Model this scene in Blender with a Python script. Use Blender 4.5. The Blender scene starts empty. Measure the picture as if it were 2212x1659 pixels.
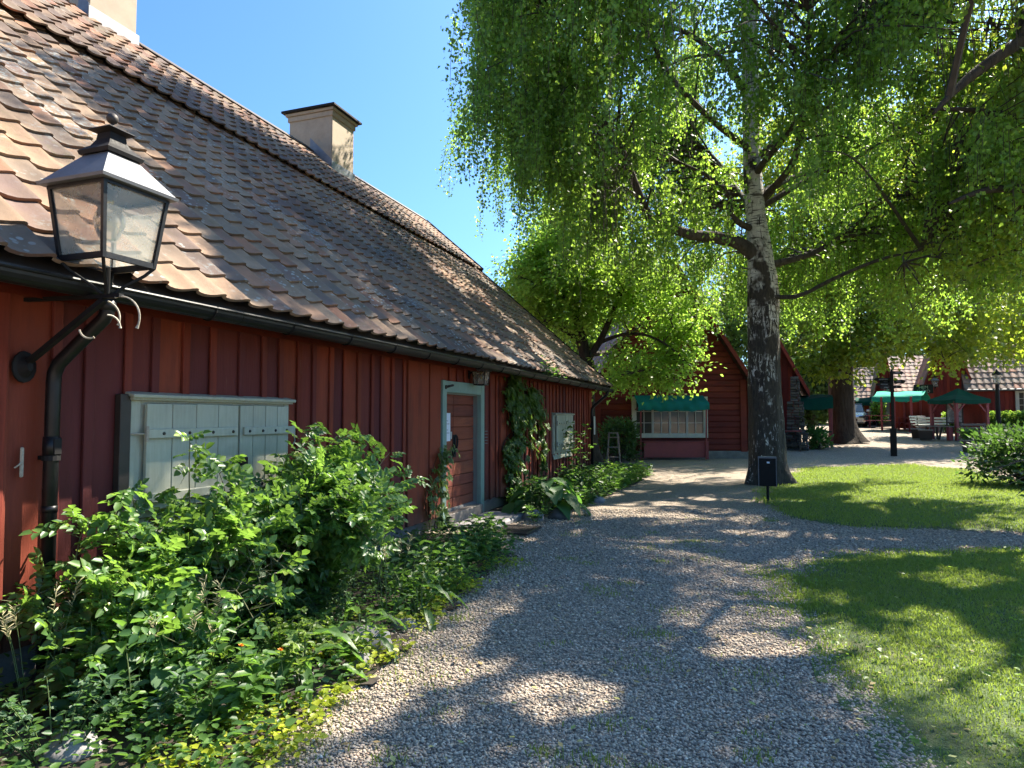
import bpy, math, random
import numpy as np
from mathutils import Vector, Matrix, noise as mnoise
R = math.radians
random.seed(7)
rng = np.random.default_rng(7)
scn = bpy.context.scene
COL = scn.collection

# ------------------------------------------------------------------ camera
YAW, PITCH, EYE = R(19.4), R(2.84), 1.6
cam_d = bpy.data.cameras.new("camera")
cam = bpy.data.objects.new("camera", cam_d)
COL.objects.link(cam)
cam.location = (0, 0, EYE)
cam.rotation_euler = (R(90) + PITCH, 0, YAW)
cam_d.sensor_width = 36
cam_d.lens = 36 * 1440 / 2212
cam_d.clip_end = 3000
scn.camera = cam

# ------------------------------------------------------------------ light
SUN_EL, SUN_AZ = R(48), R(32)          # azimuth measured from +Y towards +X
world = bpy.data.worlds.new("World")
scn.world = world
world.use_nodes = True
wn, wl = world.node_tree.nodes, world.node_tree.links
sky = wn.new("ShaderNodeTexSky")
sky.sky_type = 'NISHITA'
sky.sun_disc = False
sky.sun_elevation = SUN_EL
sky.sun_rotation = SUN_AZ
sky.air_density = 1.0
sky.dust_density = 2.0
sky.ozone_density = 3.2
tint = wn.new("ShaderNodeMix"); tint.data_type = 'RGBA'; tint.blend_type = 'MULTIPLY'; tint.inputs[0].default_value = 1
tint.inputs[7].default_value = (.47, .74, .97, 1)
wl.new(sky.outputs[0], tint.inputs[6])
wl.new(tint.outputs[2], wn["Background"].inputs[0])
wn["Background"].inputs[1].default_value = 0.07
sun_d = bpy.data.lights.new("sun", 'SUN')
sun_d.energy = 4.2
sun_d.angle = R(0.53)
sun_d.color = (1.0, 0.91, 0.77)
sun = bpy.data.objects.new("sun", sun_d)
COL.objects.link(sun)
SDIR = Vector((math.sin(SUN_AZ) * math.cos(SUN_EL), math.cos(SUN_AZ) * math.cos(SUN_EL), math.sin(SUN_EL)))
sun.rotation_euler = SDIR.to_track_quat('Z', 'Y').to_euler()
sun.location = (20, 20, 40)
vs = scn.view_settings
vs.view_transform = 'Standard'
vs.look = 'None'
vs.gamma = 1
vs.exposure = 2.22
cy = scn.cycles
cy.max_bounces = 9
cy.diffuse_bounces = 5
cy.glossy_bounces = 2
cy.transmission_bounces = 5
cy.transparent_max_bounces = 8
cy.caustics_reflective = False
cy.caustics_refractive = False
cy.use_adaptive_sampling = True
cy.adaptive_threshold = 0.02
cy.use_denoising = True

# ------------------------------------------------------------------ measuring helpers
FW = Vector((-math.sin(YAW), math.cos(YAW), 0))    # level view direction
RT = Vector((math.cos(YAW), math.sin(YAW), 0))
def UD(u, d, z=0.0):
    p = FW * d + RT * u
    return Vector((p.x, p.y, z))
def tz(x, y):
    """height of the ground: level near the camera, rising gently beyond 20 m"""
    d = FW.x * x + FW.y * y
    t = d - 20
    if t <= -3: return 0.0
    if t < 3: return 0.046 * (t + 3) ** 2 / 12
    if t < 24: return 0.046 * t
    if t < 30: return 0.046 * (24 + (1 - ((30 - t) / 6) ** 2) * 3)
    return 0.046 * 27
def tzv(X, Y):
    d = FW.x * X + FW.y * Y
    t = d - 20
    z = np.where(t <= -3, 0, np.where(t < 3, 0.046 * (t + 3) ** 2 / 12, np.where(t < 24, 0.046 * t, np.where(t < 30, 0.046 * (24 + (1 - ((30 - t) / 6) ** 2) * 3), 0.046 * 27))))
    return z
def ray(x, y):
    c = Vector(((x - 1106) / 1440, (829.5 - y) / 1440))
    cp, sp = math.cos(PITCH), math.sin(PITCH)
    f, up = cp - sp * c.y, sp + cp * c.y
    return FW * f + RT * c.x + Vector((0, 0, up))
def PT(x, y, d):
    r = ray(x, y)
    k = d / r.dot(FW)
    return Vector((0, 0, EYE)) + r * k
def GP(x, y):
    r = ray(x, y)
    d = 8.0
    for _ in range(40):
        p = PT(x, y, d)
        g = tz(p.x, p.y)
        k = (g - EYE) / r.z if r.z < -1e-6 else 200
        d = 0.5 * d + 0.5 * k * r.dot(FW)
    p = PT(x, y, d)
    return Vector((p.x, p.y, tz(p.x, p.y)))
def GR(u, d):
    p = UD(u, d)
    p.z = tz(p.x, p.y)
    return p

# ------------------------------------------------------------------ mesh helpers
class MB:
    def __init__(s):
        s.v, s.f, s.m = [], [], []
    def add(s, vs_, fs, mi=0):
        n = len(s.v)
        s.v.extend([tuple(v) for v in vs_])
        s.f.extend([tuple(i + n for i in f) for f in fs])
        s.m.extend([mi] * len(fs))
    def box(s, x0, x1, y0, y1, z0, z1, mi=0, M=None, bev=0.0):
        if bev > 0:
            b = min(bev, (x1 - x0) * .45, (y1 - y0) * .45, (z1 - z0) * .45)
            # chamfered box: 24 vertices
            vs_, idx = [], {}
            for sx in (0, 1):
                for sy in (0, 1):
                    for sz in (0, 1):
                        X, Y, Z = (x0, x1)[sx], (y0, y1)[sy], (z0, z1)[sz]
                        dx, dy, dz = (b, -b)[sx], (b, -b)[sy], (b, -b)[sz]
                        for a, p in enumerate(((X, Y + dy, Z + dz), (X + dx, Y, Z + dz), (X + dx, Y + dy, Z))):
                            idx[sx, sy, sz, a] = len(vs_)
                            vs_.append(p)
            fs = []
            I = idx
            for t in (0, 1):
                q = [I[t, 0, 0, 0], I[t, 1, 0, 0], I[t, 1, 1, 0], I[t, 0, 1, 0]]; fs.append(q[::-1] if t == 0 else q)
                q = [I[0, t, 0, 1], I[0, t, 1, 1], I[1, t, 1, 1], I[1, t, 0, 1]]; fs.append(q[::-1] if t == 0 else q)
                q = [I[0, 0, t, 2], I[1, 0, t, 2], I[1, 1, t, 2], I[0, 1, t, 2]]; fs.append(q[::-1] if t == 0 else q)
            for a in (0, 1):
                for c in (0, 1):
                    fs.append([I[a, c, 0, 0], I[a, c, 1, 0], I[a, c, 1, 1], I[a, c, 0, 1]])
                    fs.append([I[a, 0, c, 0], I[a, 1, c, 0], I[a, 1, c, 2], I[a, 0, c, 2]])
                    fs.append([I[0, a, c, 1], I[1, a, c, 1], I[1, a, c, 2], I[0, a, c, 2]])
                    for e in (0, 1):
                        fs.append([I[a, c, e, 0], I[a, c, e, 1], I[a, c, e, 2]])
        else:
            vs_ = [(x, y, z) for x in (x0, x1) for y in (y0, y1) for z in (z0, z1)]
            fs = [(0, 1, 3, 2), (4, 6, 7, 5), (0, 4, 5, 1), (2, 3, 7, 6), (0, 2, 6, 4), (1, 5, 7, 3)]
        if M is not None: vs_ = [tuple(M @ Vector(v)) for v in vs_]
        s.add(vs_, fs, mi)
    def bar(s, a, b, w, h, mi=0, up=(0, 0, 1), bev=0.0):
        """box beam from a to b, w wide, h deep"""
        a, b = Vector(a), Vector(b)
        d = (b - a); L = d.length; d.normalize()
        u = Vector(up)
        if abs(d.dot(u)) > .98: u = Vector((0, 1, 0))
        x = d.cross(u).normalized(); z = x.cross(d).normalized()
        M = Matrix(((x.x, d.x, z.x, a.x), (x.y, d.y, z.y, a.y), (x.z, d.z, z.z, a.z), (0, 0, 0, 1)))
        s.box(-w / 2, w / 2, 0, L, -h / 2, h / 2, mi, M, bev)
    def tube(s, pts, rad, n=8, mi=0, cap=True):
        pts = [Vector(p) for p in pts]
        if not hasattr(rad, '__len__'): rad = [rad] * len(pts)
        rings, prev = [], None
        for i, p in enumerate(pts):
            t = (pts[min(i + 1, len(pts) - 1)] - pts[max(i - 1, 0)])
            if t.length < 1e-9: t = Vector((0, 0, 1))
            t.normalize()
            if prev is None:
                u = Vector((1, 0, 0)) if abs(t.x) < .8 else Vector((0, 1, 0))
                u = (u - t * u.dot(t)).normalized()
            else:
                u = prev - t * prev.dot(t)
                u = u.normalized() if u.length > 1e-6 else t.orthogonal().normalized()
            prev = u
            w = t.cross(u)
            rings.append([p + (u * math.cos(2 * math.pi * k / n) + w * math.sin(2 * math.pi * k / n)) * rad[i] for k in range(n)])
        vs_ = [v for r in rings for v in r]
        fs = []
        for i in range(len(rings) - 1):
            for k in range(n):
                k2 = (k + 1) % n
                fs.append((i * n + k, i * n + k2, (i + 1) * n + k2, (i + 1) * n + k))
        if cap:
            fs.append(tuple(range(n))[::-1])
            fs.append(tuple((len(rings) - 1) * n + k for k in range(n)))
        s.add(vs_, fs, mi)
    def lathe(s, prof, n=16, c=(0, 0, 0), mi=0, M=None):
        vs_ = []
        for r, z in prof:
            for k in range(n):
                a = 2 * math.pi * k / n
                vs_.append((c[0] + r * math.cos(a), c[1] + r * math.sin(a), c[2] + z))
        fs = []
        for i in range(len(prof) - 1):
            for k in range(n):
                k2 = (k + 1) % n
                fs.append((i * n + k, i * n + k2, (i + 1) * n + k2, (i + 1) * n + k))
        fs.append(tuple(range(n))[::-1]); fs.append(tuple((len(prof) - 1) * n + k for k in range(n)))
        if M is not None: vs_ = [tuple(M @ Vector(v)) for v in vs_]
        s.add(vs_, fs, mi)
    def frustum(s, c, w0, z0, w1, z1, mi=0):
        """square frustum about c (w = full width)"""
        a, b = w0 / 2, w1 / 2
        vs_ = [(c[0] + x * a, c[1] + y * a, z0) for x, y in ((-1, -1), (1, -1), (1, 1), (-1, 1))] + \
              [(c[0] + x * b, c[1] + y * b, z1) for x, y in ((-1, -1), (1, -1), (1, 1), (-1, 1))]
        s.add(vs_, [(3, 2, 1, 0), (4, 5, 6, 7), (0, 1, 5, 4), (1, 2, 6, 5), (2, 3, 7, 6), (3, 0, 4, 7)], mi)
    def prism(s, poly, axis, a0, a1, mi=0):
        """extrude a 2-D polygon along an axis ('x','y','z')"""
        def P(p, a):
            return {'x': (a, p[0], p[1]), 'y': (p[0], a, p[1]), 'z': (p[0], p[1], a)}[axis]
        n = len(poly)
        vs_ = [P(p, a0) for p in poly] + [P(p, a1) for p in poly]
        fs = [tuple(range(n))[::-1], tuple(range(n, 2 * n))] + [(i, (i + 1) % n, n + (i + 1) % n, n + i) for i in range(n)]
        s.add(vs_, fs, mi)
    def quad(s, a, b, c, d, mi=0):
        s.add([a, b, c, d], [(0, 1, 2, 3)], mi)
    def build(s, name, mats, parent=None, smooth=False):
        me = bpy.data.meshes.new(name)
        me.from_pydata(s.v, [], s.f)
        mats = mats if isinstance(mats, (list, tuple)) else [mats]
        for m in mats: me.materials.append(m)
        if len(mats) > 1: me.polygons.foreach_set("material_index", s.m)
        if smooth: me.polygons.foreach_set("use_smooth", [True] * len(s.f))
        me.update()
        return link(name, me, parent)

def recalc(o):
    import bmesh
    bm = bmesh.new(); bm.from_mesh(o.data)
    bmesh.ops.recalc_face_normals(bm, faces=bm.faces)
    bm.to_mesh(o.data); bm.free()
    return o

def link(name, me, parent=None):
    o = bpy.data.objects.new(name, me)
    COL.objects.link(o)
    if parent is not None: o.parent = parent
    return o

def np_mesh(name, V, F, mats, parent=None, smooth=False):
    """V (n,3) floats, F (m,k) ints - fast path for big meshes"""
    V = np.ascontiguousarray(V, dtype=np.float32); F = np.ascontiguousarray(F, dtype=np.int32)
    me = bpy.data.meshes.new(name)
    m, k = F.shape
    me.vertices.add(len(V)); me.vertices.foreach_set("co", V.ravel())
    me.loops.add(m * k); me.loops.foreach_set("vertex_index", F.ravel())
    me.polygons.add(m)
    me.polygons.foreach_set("loop_start", np.arange(0, m * k, k, dtype=np.int32))
    if smooth: me.polygons.foreach_set("use_smooth", np.ones(m, dtype=bool))
    me.update(calc_edges=True)
    for mm in (mats if isinstance(mats, (list, tuple)) else [mats]): me.materials.append(mm)
    return link(name, me, parent)

def empty(name, loc, rz=0.0):
    o = bpy.data.objects.new(name, None)
    o.empty_display_size = .2
    COL.objects.link(o)
    o.location = loc
    o.rotation_euler = (0, 0, rz)
    return o
def tag(o, label=None, cat=None, group=None, kind=None):
    if label: o["label"] = label
    if cat: o["category"] = cat
    if group: o["group"] = group
    if kind: o["kind"] = kind
    return o
def copy_tree(o, parent=None):
    c = o.copy(); COL.objects.link(c)
    if parent is not None: c.parent = parent
    for ch in list(o.children): copy_tree(ch, c)
    return c

# ------------------------------------------------------------------ numpy noise
def _h(i, j, k):
    n = (i * 374761393 + j * 668265263 + k * 2147483647 * 3 + 1013904223).astype(np.int64)
    n = (n ^ (n >> 13)) * 1274126177
    n = n & 0x7fffffff
    return ((n ^ (n >> 16)) & 0xffff) / 65535.0
def vnoise(x, y, z=0.0):
    x, y, z = np.broadcast_arrays(np.asarray(x, float), np.asarray(y, float), np.asarray(z, float))
    i, j, k = np.floor(x).astype(np.int64), np.floor(y).astype(np.int64), np.floor(z).astype(np.int64)
    fx, fy, fz = x - i, y - j, z - k
    fx, fy, fz = (t * t * (3 - 2 * t) for t in (fx, fy, fz))
    r = 0
    for a in (0, 1):
        for b in (0, 1):
            for c in (0, 1):
                w = (fx if a else 1 - fx) * (fy if b else 1 - fy) * (fz if c else 1 - fz)
                r = r + w * _h(i + a, j + b, k + c)
    return r
def fbm(x, y, z=0.0, o=3):
    r, a, t = 0, 1.0, 0
    for q in range(o):
        r = r + a * vnoise(x * 2 ** q + 7 * q, y * 2 ** q + 3 * q, np.asarray(z) * 2 ** q)
        t += a; a *= .5
    return r / t
def inpoly(X, Y, poly):
    c = np.zeros(X.shape, bool)
    n = len(poly)
    for i in range(n):
        x0, y0 = poly[i][0], poly[i][1]; x1, y1 = poly[(i + 1) % n][0], poly[(i + 1) % n][1]
        if y0 == y1: continue
        c ^= ((y0 > Y) != (y1 > Y)) & (X < (x1 - x0) * (Y - y0) / (y1 - y0) + x0)
    return c
def edge_dist(X, Y, poly):
    d = np.full(X.shape, 1e9)
    n = len(poly)
    for i in range(n):
        ax, ay = poly[i][0], poly[i][1]; bx, by = poly[(i + 1) % n][0], poly[(i + 1) % n][1]
        dx, dy = bx - ax, by - ay
        t = np.clip(((X - ax) * dx + (Y - ay) * dy) / (dx * dx + dy * dy + 1e-12), 0, 1)
        d = np.minimum(d, np.hypot(X - ax - t * dx, Y - ay - t * dy))
    return d

# ------------------------------------------------------------------ materials
def nodes(name):
    m = bpy.data.materials.new(name)
    m.use_nodes = True
    nt = m.node_tree
    b = nt.nodes["Principled BSDF"]
    return m, nt, b
def N(nt, typ, **kw):
    n = nt.nodes.new(typ)
    for k, v in kw.items():
        if k.startswith("i_"):
            key = k[2:]
            key = int(key) if key.isdigit() else key.replace("_", " ")
            n.inputs[key].default_value = v
        else: setattr(n, k, v)
    return n
def ramp(nt, fac, stops, interp='LINEAR'):
    r = nt.nodes.new("ShaderNodeValToRGB")
    r.color_ramp.interpolation = interp
    el = r.color_ramp.elements
    while len(el) < len(stops): el.new(.5)
    for e, (p, c) in zip(el, stops):
        e.position = p
        e.color = (c, c, c, 1) if not hasattr(c, '__len__') else (*c[:3], 1)
    nt.links.new(fac, r.inputs[0])
    return r.outputs[0]
def mixc(nt, fac, a, b, typ='MIX'):
    n = nt.nodes.new("ShaderNodeMix")
    n.data_type = 'RGBA'; n.blend_type = typ
    def put(sock, v):
        if hasattr(v, 'links') or isinstance(v, bpy.types.NodeSocket): nt.links.new(v, sock)
        else: sock.default_value = (*v[:3], 1) if hasattr(v, '__len__') else v
    put(n.inputs[0], fac); put(n.inputs[6], a); put(n.inputs[7], b)
    return n.outputs[2]
def math_(nt, op, a, b=0.0, clamp=False):
    n = nt.nodes.new("ShaderNodeMath"); n.operation = op; n.use_clamp = clamp
    for s, v in ((n.inputs[0], a), (n.inputs[1], b)):
        if isinstance(v, bpy.types.NodeSocket): nt.links.new(v, s)
        else: s.default_value = v
    return n.outputs[0]
def coords(nt, scale=(1, 1, 1), which='Object'):
    tc = nt.nodes.new("ShaderNodeTexCoord")
    mp = nt.nodes.new("ShaderNodeMapping")
    mp.inputs['Scale'].default_value = scale
    nt.links.new(tc.outputs[which], mp.inputs[0])
    return mp.outputs[0]
def noise(nt, vec, scale, detail=4, rough=.55, dist=0.0):
    n = nt.nodes.new("ShaderNodeTexNoise")
    n.inputs['Scale'].default_value = scale; n.inputs['Detail'].default_value = detail
    n.inputs['Roughness'].default_value = rough; n.inputs['Distortion'].default_value = dist
    if vec is not None: nt.links.new(vec, n.inputs['Vector'])
    return n.outputs[0]
def voronoi(nt, vec, scale, feature='F1', out='Distance'):
    n = nt.nodes.new("ShaderNodeTexVoronoi"); n.feature = feature
    n.inputs['Scale'].default_value = scale
    nt.links.new(vec, n.inputs['Vector'])
    return n.outputs[out]
def bump(nt, b, h, strength=.5, dist=.01):
    n = nt.nodes.new("ShaderNodeBump")
    n.inputs['Strength'].default_value = strength; n.inputs['Distance'].default_value = dist
    nt.links.new(h, n.inputs['Height'])
    nt.links.new(n.outputs[0], b.inputs['Normal'])
def island(nt):
    g = nt.nodes.new("ShaderNodeNewGeometry")
    return g.outputs['Random Per Island']

def simple(name, c, rough=.6, var=.25, scale=6, metal=0.0, bmp=.15, spec=.5, stretch=(1, 1, 1), isl=0.0):
    """painted or bare surface with uneven tone, a little grain and wear"""
    m, nt, b = nodes(name)
    v = coords(nt, stretch)
    n1 = noise(nt, v, scale, 5, .6)
    n2 = noise(nt, v, scale * 7, 3, .6)
    f = math_(nt, 'ADD', math_(nt, 'MULTIPLY', n1, .65), math_(nt, 'MULTIPLY', n2, .35))
    if isl > 0:
        f = math_(nt, 'ADD', f, math_(nt, 'MULTIPLY', math_(nt, 'SUBTRACT', island(nt), .5), isl))
    lo = tuple(x * (1 - var) for x in c); hi = tuple(min(1, x * (1 + var)) for x in c)
    col = ramp(nt, f, [(.3, lo), (.7, hi)])
    nt.links.new(col, b.inputs['Base Color'])
    nt.links.new(ramp(nt, n2, [(.2, max(0, rough - .12)), (.8, min(1, rough + .12))]), b.inputs['Roughness'])
    b.inputs['Metallic'].default_value = metal
    b.inputs['Specular IOR Level'].default_value = spec
    bump(nt, b, f, bmp, .01)
    return m

def leafmat(name, dark, light, trans, tfac=.45, rough=.45, yellow=None):
    """two-sided leaf: gloss on top, light passing through; every leaf its own tone"""
    dark, light = (tuple(x * 1.30 for x in q) for q in (dark, light))
    trans = tuple(min(.8, x * 1.2) for x in trans)
    m, nt, b = nodes(name)
    r = island(nt)
    stops = [(0.0, dark), (.55, tuple((a + c) / 2 for a, c in zip(dark, light))), (.93, light)]
    if yellow: stops.append((1.0, yellow))
    col = ramp(nt, r, stops)
    nt.links.new(col, b.inputs['Base Color'])
    b.inputs['Roughness'].default_value = rough
    b.inputs['Specular IOR Level'].default_value = .45
    t = nt.nodes.new("ShaderNodeBsdfTranslucent")
    tc = mixc(nt, r, tuple(x * .75 for x in trans), tuple(min(1, x * 1.2) for x in trans))
    nt.links.new(tc, t.inputs[0])
    mx = nt.nodes.new("ShaderNodeMixShader")
    mx.inputs[0].default_value = tfac
    nt.links.new(b.outputs[0], mx.inputs[1]); nt.links.new(t.outputs[0], mx.inputs[2])
    nt.links.new(mx.outputs[0], nt.nodes["Material Output"].inputs[0])
    return m

M = {}
def redwood(name, c=(.215, .039, .022), vert=True, worn=.5, var=1.0):
    m, nt, b = nodes(name)
    st = (14, 14, .7) if vert else (.7, .7, 14)
    v = coords(nt, st)
    v1 = coords(nt, (1, 1, .5) if vert else (.5, .5, 1))
    g = noise(nt, v, 3.0, 6, .65)
    blot = noise(nt, v1, 2.2, 5, .6)
    isl = island(nt)
    f = math_(nt, 'ADD', math_(nt, 'MULTIPLY', g, .45), math_(nt, 'ADD', math_(nt, 'MULTIPLY', blot, .35), math_(nt, 'MULTIPLY', isl, .25)))
    col = ramp(nt, f, [(.25, tuple(x * .5 for x in c)), (.5, c), (.75, (c[0] * 1.35, c[1] * 1.6, c[2] * 1.4))])
    # per board: towards brown or towards plum
    h2 = math_(nt, 'FRACT', math_(nt, 'MULTIPLY', isl, 7.31))
    col = mixc(nt, ramp(nt, h2, [(.18, 0.0), (.8, .92 * var)]), col, (c[0] * .50, c[1] * .66, c[2] * 1.15))
    col = mixc(nt, ramp(nt, math_(nt, 'FRACT', math_(nt, 'MULTIPLY', isl, 13.7)), [(.72, 0.0), (.9, .5 * var)]), col, (c[0] * 1.25, c[1] * 1.5, c[2] * 1.1))
    drt = ramp(nt, noise(nt, coords(nt, (2.5, 2.5, .45) if vert else (.5, .5, 3)), 1.6, 5, .65), [(.50, 0.0), (.68, .62)])
    col = mixc(nt, drt, col, (c[0] * .38, c[1] * .55, c[2] * .8))
    if name == 'falu_red_boards':            # splashed earth near the ground
        sz = nt.nodes.new("ShaderNodeSeparateXYZ"); nt.links.new(coords(nt), sz.inputs[0])
        sp = math_(nt, 'ADD', sz.outputs[2], math_(nt, 'MULTIPLY', noise(nt, coords(nt, (3, 3, 1)), 2.0, 5, .7), .55))
        col = mixc(nt, ramp(nt, sp, [(.42, .75), (.85, 0.0)]), col, (.085, .055, .042))
    # bare weathered streaks
    w = noise(nt, coords(nt, (9, 9, .8) if vert else (.8, .8, 9)), 2.4, 4, .7)
    wf = ramp(nt, w, [(.66, 0.0), (.80, worn)])
    col = mixc(nt, wf, col, (.30, .17, .11))
    nt.links.new(col, b.inputs['Base Color'])
    b.inputs['Roughness'].default_value = .8
    b.inputs['Specular IOR Level'].default_value = .25
    bump(nt, b, g, .35, .012)
    return m
M['red'] = redwood('falu_red_boards')
M['redlog'] = redwood('falu_red_logs', (.135, .023, .019), vert=False, var=.35)
M['redfar'] = redwood('falu_red_far', (.22, .034, .026), vert=True, worn=.15, var=.4)
M['door'] = redwood('brown_red_door', (.235, .062, .035), vert=False, worn=.3, var=.3)
def weathered(name, c, bare, amount=.5, stretch=(8, 8, .8)):
    m, nt, b = nodes(name)
    v = coords(nt, stretch)
    g = noise(nt, v, 4, 6, .65)
    bl = noise(nt, coords(nt), 3.1, 5, .65)
    f = math_(nt, 'ADD', math_(nt, 'MULTIPLY', g, .5), math_(nt, 'MULTIPLY', bl, .5))
    col = ramp(nt, f, [(.3, tuple(x * .72 for x in c)), (.55, c), (.75, tuple(min(1, x * 1.18) for x in c))])
    w = noise(nt, coords(nt, tuple(x * 1.4 for x in stretch)), 5, 5, .75)
    col = mixc(nt, ramp(nt, w, [(.60, 0.0), (.72, amount)]), col, bare)
    col = mixc(nt, math_(nt, 'MULTIPLY', math_(nt, 'SUBTRACT', island(nt), .5, True), .5), col, tuple(x * .8 for x in c))
    nt.links.new(col, b.inputs['Base Color'])
    b.inputs['Roughness'].default_value = .62
    bump(nt, b, f, .25, .008)
    return m
M['sage'] = weathered('pale_sage_paint', (.41, .41, .315), (.33, .29, .22), .45)
M['green_frame'] = weathered('green_grey_paint', (.22, .33, .27), (.30, .27, .22), .6)
M['grey_frame'] = weathered('weathered_grey_wood', (.20, .22, .195), (.15, .14, .12), .6)
M['white_paint'] = weathered('white_window_paint', (.50, .52, .47), (.35, .33, .28), .3)
M['black'] = simple('black_enamel', (.008, .008, .009), .42, .5, 9, spec=.35, bmp=.06)
M['bin'] = simple('black_bin_paint', (.006, .006, .006), .6, .4, 9, spec=.2, bmp=.06)
M['black_matt'] = simple('black_matt_metal', (.011, .010, .010), .7, .5, 12, bmp=.15, spec=.25)
M['iron'] = simple('rusty_iron', (.045, .038, .034), .6, .5, 20, metal=.4, bmp=.3)
M['creamhook'] = simple('flaking_cream_paint', (.34, .30, .23), .6, .35, 40, bmp=.3)
M['zinc'] = simple('grey_sheet_metal', (.13, .135, .145), .55, .25, 7, metal=.3, bmp=.08)
M['lead'] = simple('dull_flashing', (.17, .18, .20), .5, .3, 6, metal=.3, bmp=.1)
M['stone'] = simple('granite_stone', (.21, .20, .20), .8, .45, 9, bmp=.5)
M['darkstone'] = simple('dark_slate_stone', (.075, .068, .062), .85, .5, 9, bmp=.5, isl=.6)
M['plinth'] = simple('plinth_stone', (.16, .15, .14), .85, .4, 5, bmp=.5)
M['plaster'] = simple('beige_render', (.33, .27, .20), .85, .22, 2.2, bmp=.25)
M['wood_grey'] = simple('silvered_wood', (.21, .18, .15), .75, .35, 3, bmp=.3, stretch=(6, 6, 6), isl=.3)
M['wood_dark'] = simple('dark_stained_wood', (.035, .026, .02), .6, .4, 5, bmp=.2, isl=.4)
M['paper'] = simple('paper', (.72, .76, .82), .7, .05, 4, bmp=.02)
M['soil'] = simple('bed_soil', (.035, .025, .018), .95, .5, 7, bmp=.8)
M['teal_cloth'] = simple('teal_awning_cloth', (.009, .14, .145), .85, .18, 3, bmp=.1, spec=.15)
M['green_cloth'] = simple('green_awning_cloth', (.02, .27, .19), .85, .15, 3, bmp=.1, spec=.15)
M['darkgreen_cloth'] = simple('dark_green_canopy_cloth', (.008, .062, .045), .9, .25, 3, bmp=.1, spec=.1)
M['red_stall'] = simple('red_stall_paint', (.20, .03, .035), .55, .3, 4, bmp=.1, isl=.3)
M['poster'] = None
def glassmat(name, tint=(.9, .92, .9), dirt=.3, refl=.08):
    m, nt, b = nodes(name)
    tr = N(nt, "ShaderNodeBsdfTransparent"); tr.inputs[0].default_value = (*tint, 1)
    df = N(nt, "ShaderNodeBsdfTranslucent"); df.inputs[0].default_value = (.62, .63, .58, 1)
    dd = N(nt, "ShaderNodeBsdfDiffuse"); dd.inputs[0].default_value = (.55, .56, .52, 1)
    gl = N(nt, "ShaderNodeBsdfGlossy"); gl.inputs['Roughness'].default_value = .05
    d2 = N(nt, "ShaderNodeMixShader", i_0=.5)
    nt.links.new(df.outputs[0], d2.inputs[1]); nt.links.new(dd.outputs[0], d2.inputs[2])
    nf = ramp(nt, noise(nt, coords(nt), 9, 5, .6), [(.3, dirt * .7), (.7, min(1, dirt * 1.3))])
    a = N(nt, "ShaderNodeMixShader")
    nt.links.new(nf, a.inputs[0]); nt.links.new(tr.outputs[0], a.inputs[1]); nt.links.new(d2.outputs[0], a.inputs[2])
    fr = N(nt, "ShaderNodeFresnel"); fr.inputs[0].default_value = 1.45
    c = N(nt, "ShaderNodeMixShader")
    nt.links.new(fr.outputs[0], c.inputs[0]); nt.links.new(a.outputs[0], c.inputs[1]); nt.links.new(gl.outputs[0], c.inputs[2])
    nt.links.new(c.outputs[0], nt.nodes["Material Output"].inputs[0])
    return m
M['lampglass'] = glassmat('dusty_lantern_glass', dirt=.36)
M['bulb'] = glassmat('clear_bulb_glass', (1, .97, .88), .25)
def winglass():
    m, nt, b = nodes('dark_window_glass')
    b.inputs['Base Color'].default_value = (.05, .055, .05, 1)
    b.inputs['Roughness'].default_value = .06
    b.inputs['Specular IOR Level'].default_value = .7
    v = noise(nt, coords(nt), 1.2, 2, .5)
    bump(nt, b, v, .12, .02)
    return m
M['glass'] = winglass()
def brass():
    m, nt, b = nodes('brass_lamp_holder')
    b.inputs['Base Color'].default_value = (.6, .42, .12, 1); b.inputs['Metallic'].default_value = .9
    b.inputs['Roughness'].default_value = .35
    return m
M['brass'] = brass()

def tile_mat(name, a, bcol, c, dark, lich=.6):
    m, nt, b = nodes(name)
    isl = island(nt)
    v = coords(nt)
    base = ramp(nt, isl, [(0, a), (.22, bcol), (.40, c), (.60, dark), (.74, (dark[0] * 1.5, dark[1] * 1.25, dark[2] * 1.2)), (.84, (a[0] * 1.0, a[1] * .72, a[2] * .64)), (1, a)])
    n1 = noise(nt, v, 5, 6, .65)
    base = mixc(nt, ramp(nt, n1, [(.35, .65), (.65, 0.0)]), base, tuple(x * .55 for x in bcol))
    grime = noise(nt, v, .55, 4, .6)                       # large weathered patches
    base = mixc(nt, ramp(nt, grime, [(.46, 0.0), (.60, .62)]), base, tuple(x * .5 for x in dark))
    sp = voronoi(nt, v, 16)
    sp2 = noise(nt, v, 1.6, 4, .65)
    lf = math_(nt, 'MULTIPLY', ramp(nt, sp, [(.24, 1.0), (.32, 0.0)]), ramp(nt, sp2, [(.50, 0.0), (.60, lich)]))
    base = mixc(nt, lf, base, (.38, .41, .38))
    l2 = math_(nt, 'MULTIPLY', ramp(nt, noise(nt, v, 26, 5, .7), [(.5, 0.0), (.6, 1.0)]), ramp(nt, noise(nt, v, .9, 3, .6), [(.55, 0.0), (.64, lich * .9)]))
    base = mixc(nt, l2, base, (.26, .33, .34))
    moss = math_(nt, 'MULTIPLY', ramp(nt, noise(nt, v, 14, 5, .7), [(.5, 0.0), (.62, 1.0)]), ramp(nt, noise(nt, v, .7, 3, .5, .4), [(.56, 0.0), (.66, .5)]))
    base = mixc(nt, moss, base, (.12, .115, .045))
    nt.links.new(base, b.inputs['Base Color'])
    b.inputs['Roughness'].default_value = .85
    b.inputs['Specular IOR Level'].default_value = .3
    bump(nt, b, noise(nt, v, 40, 5, .7), .35, .008)
    return m
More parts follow.
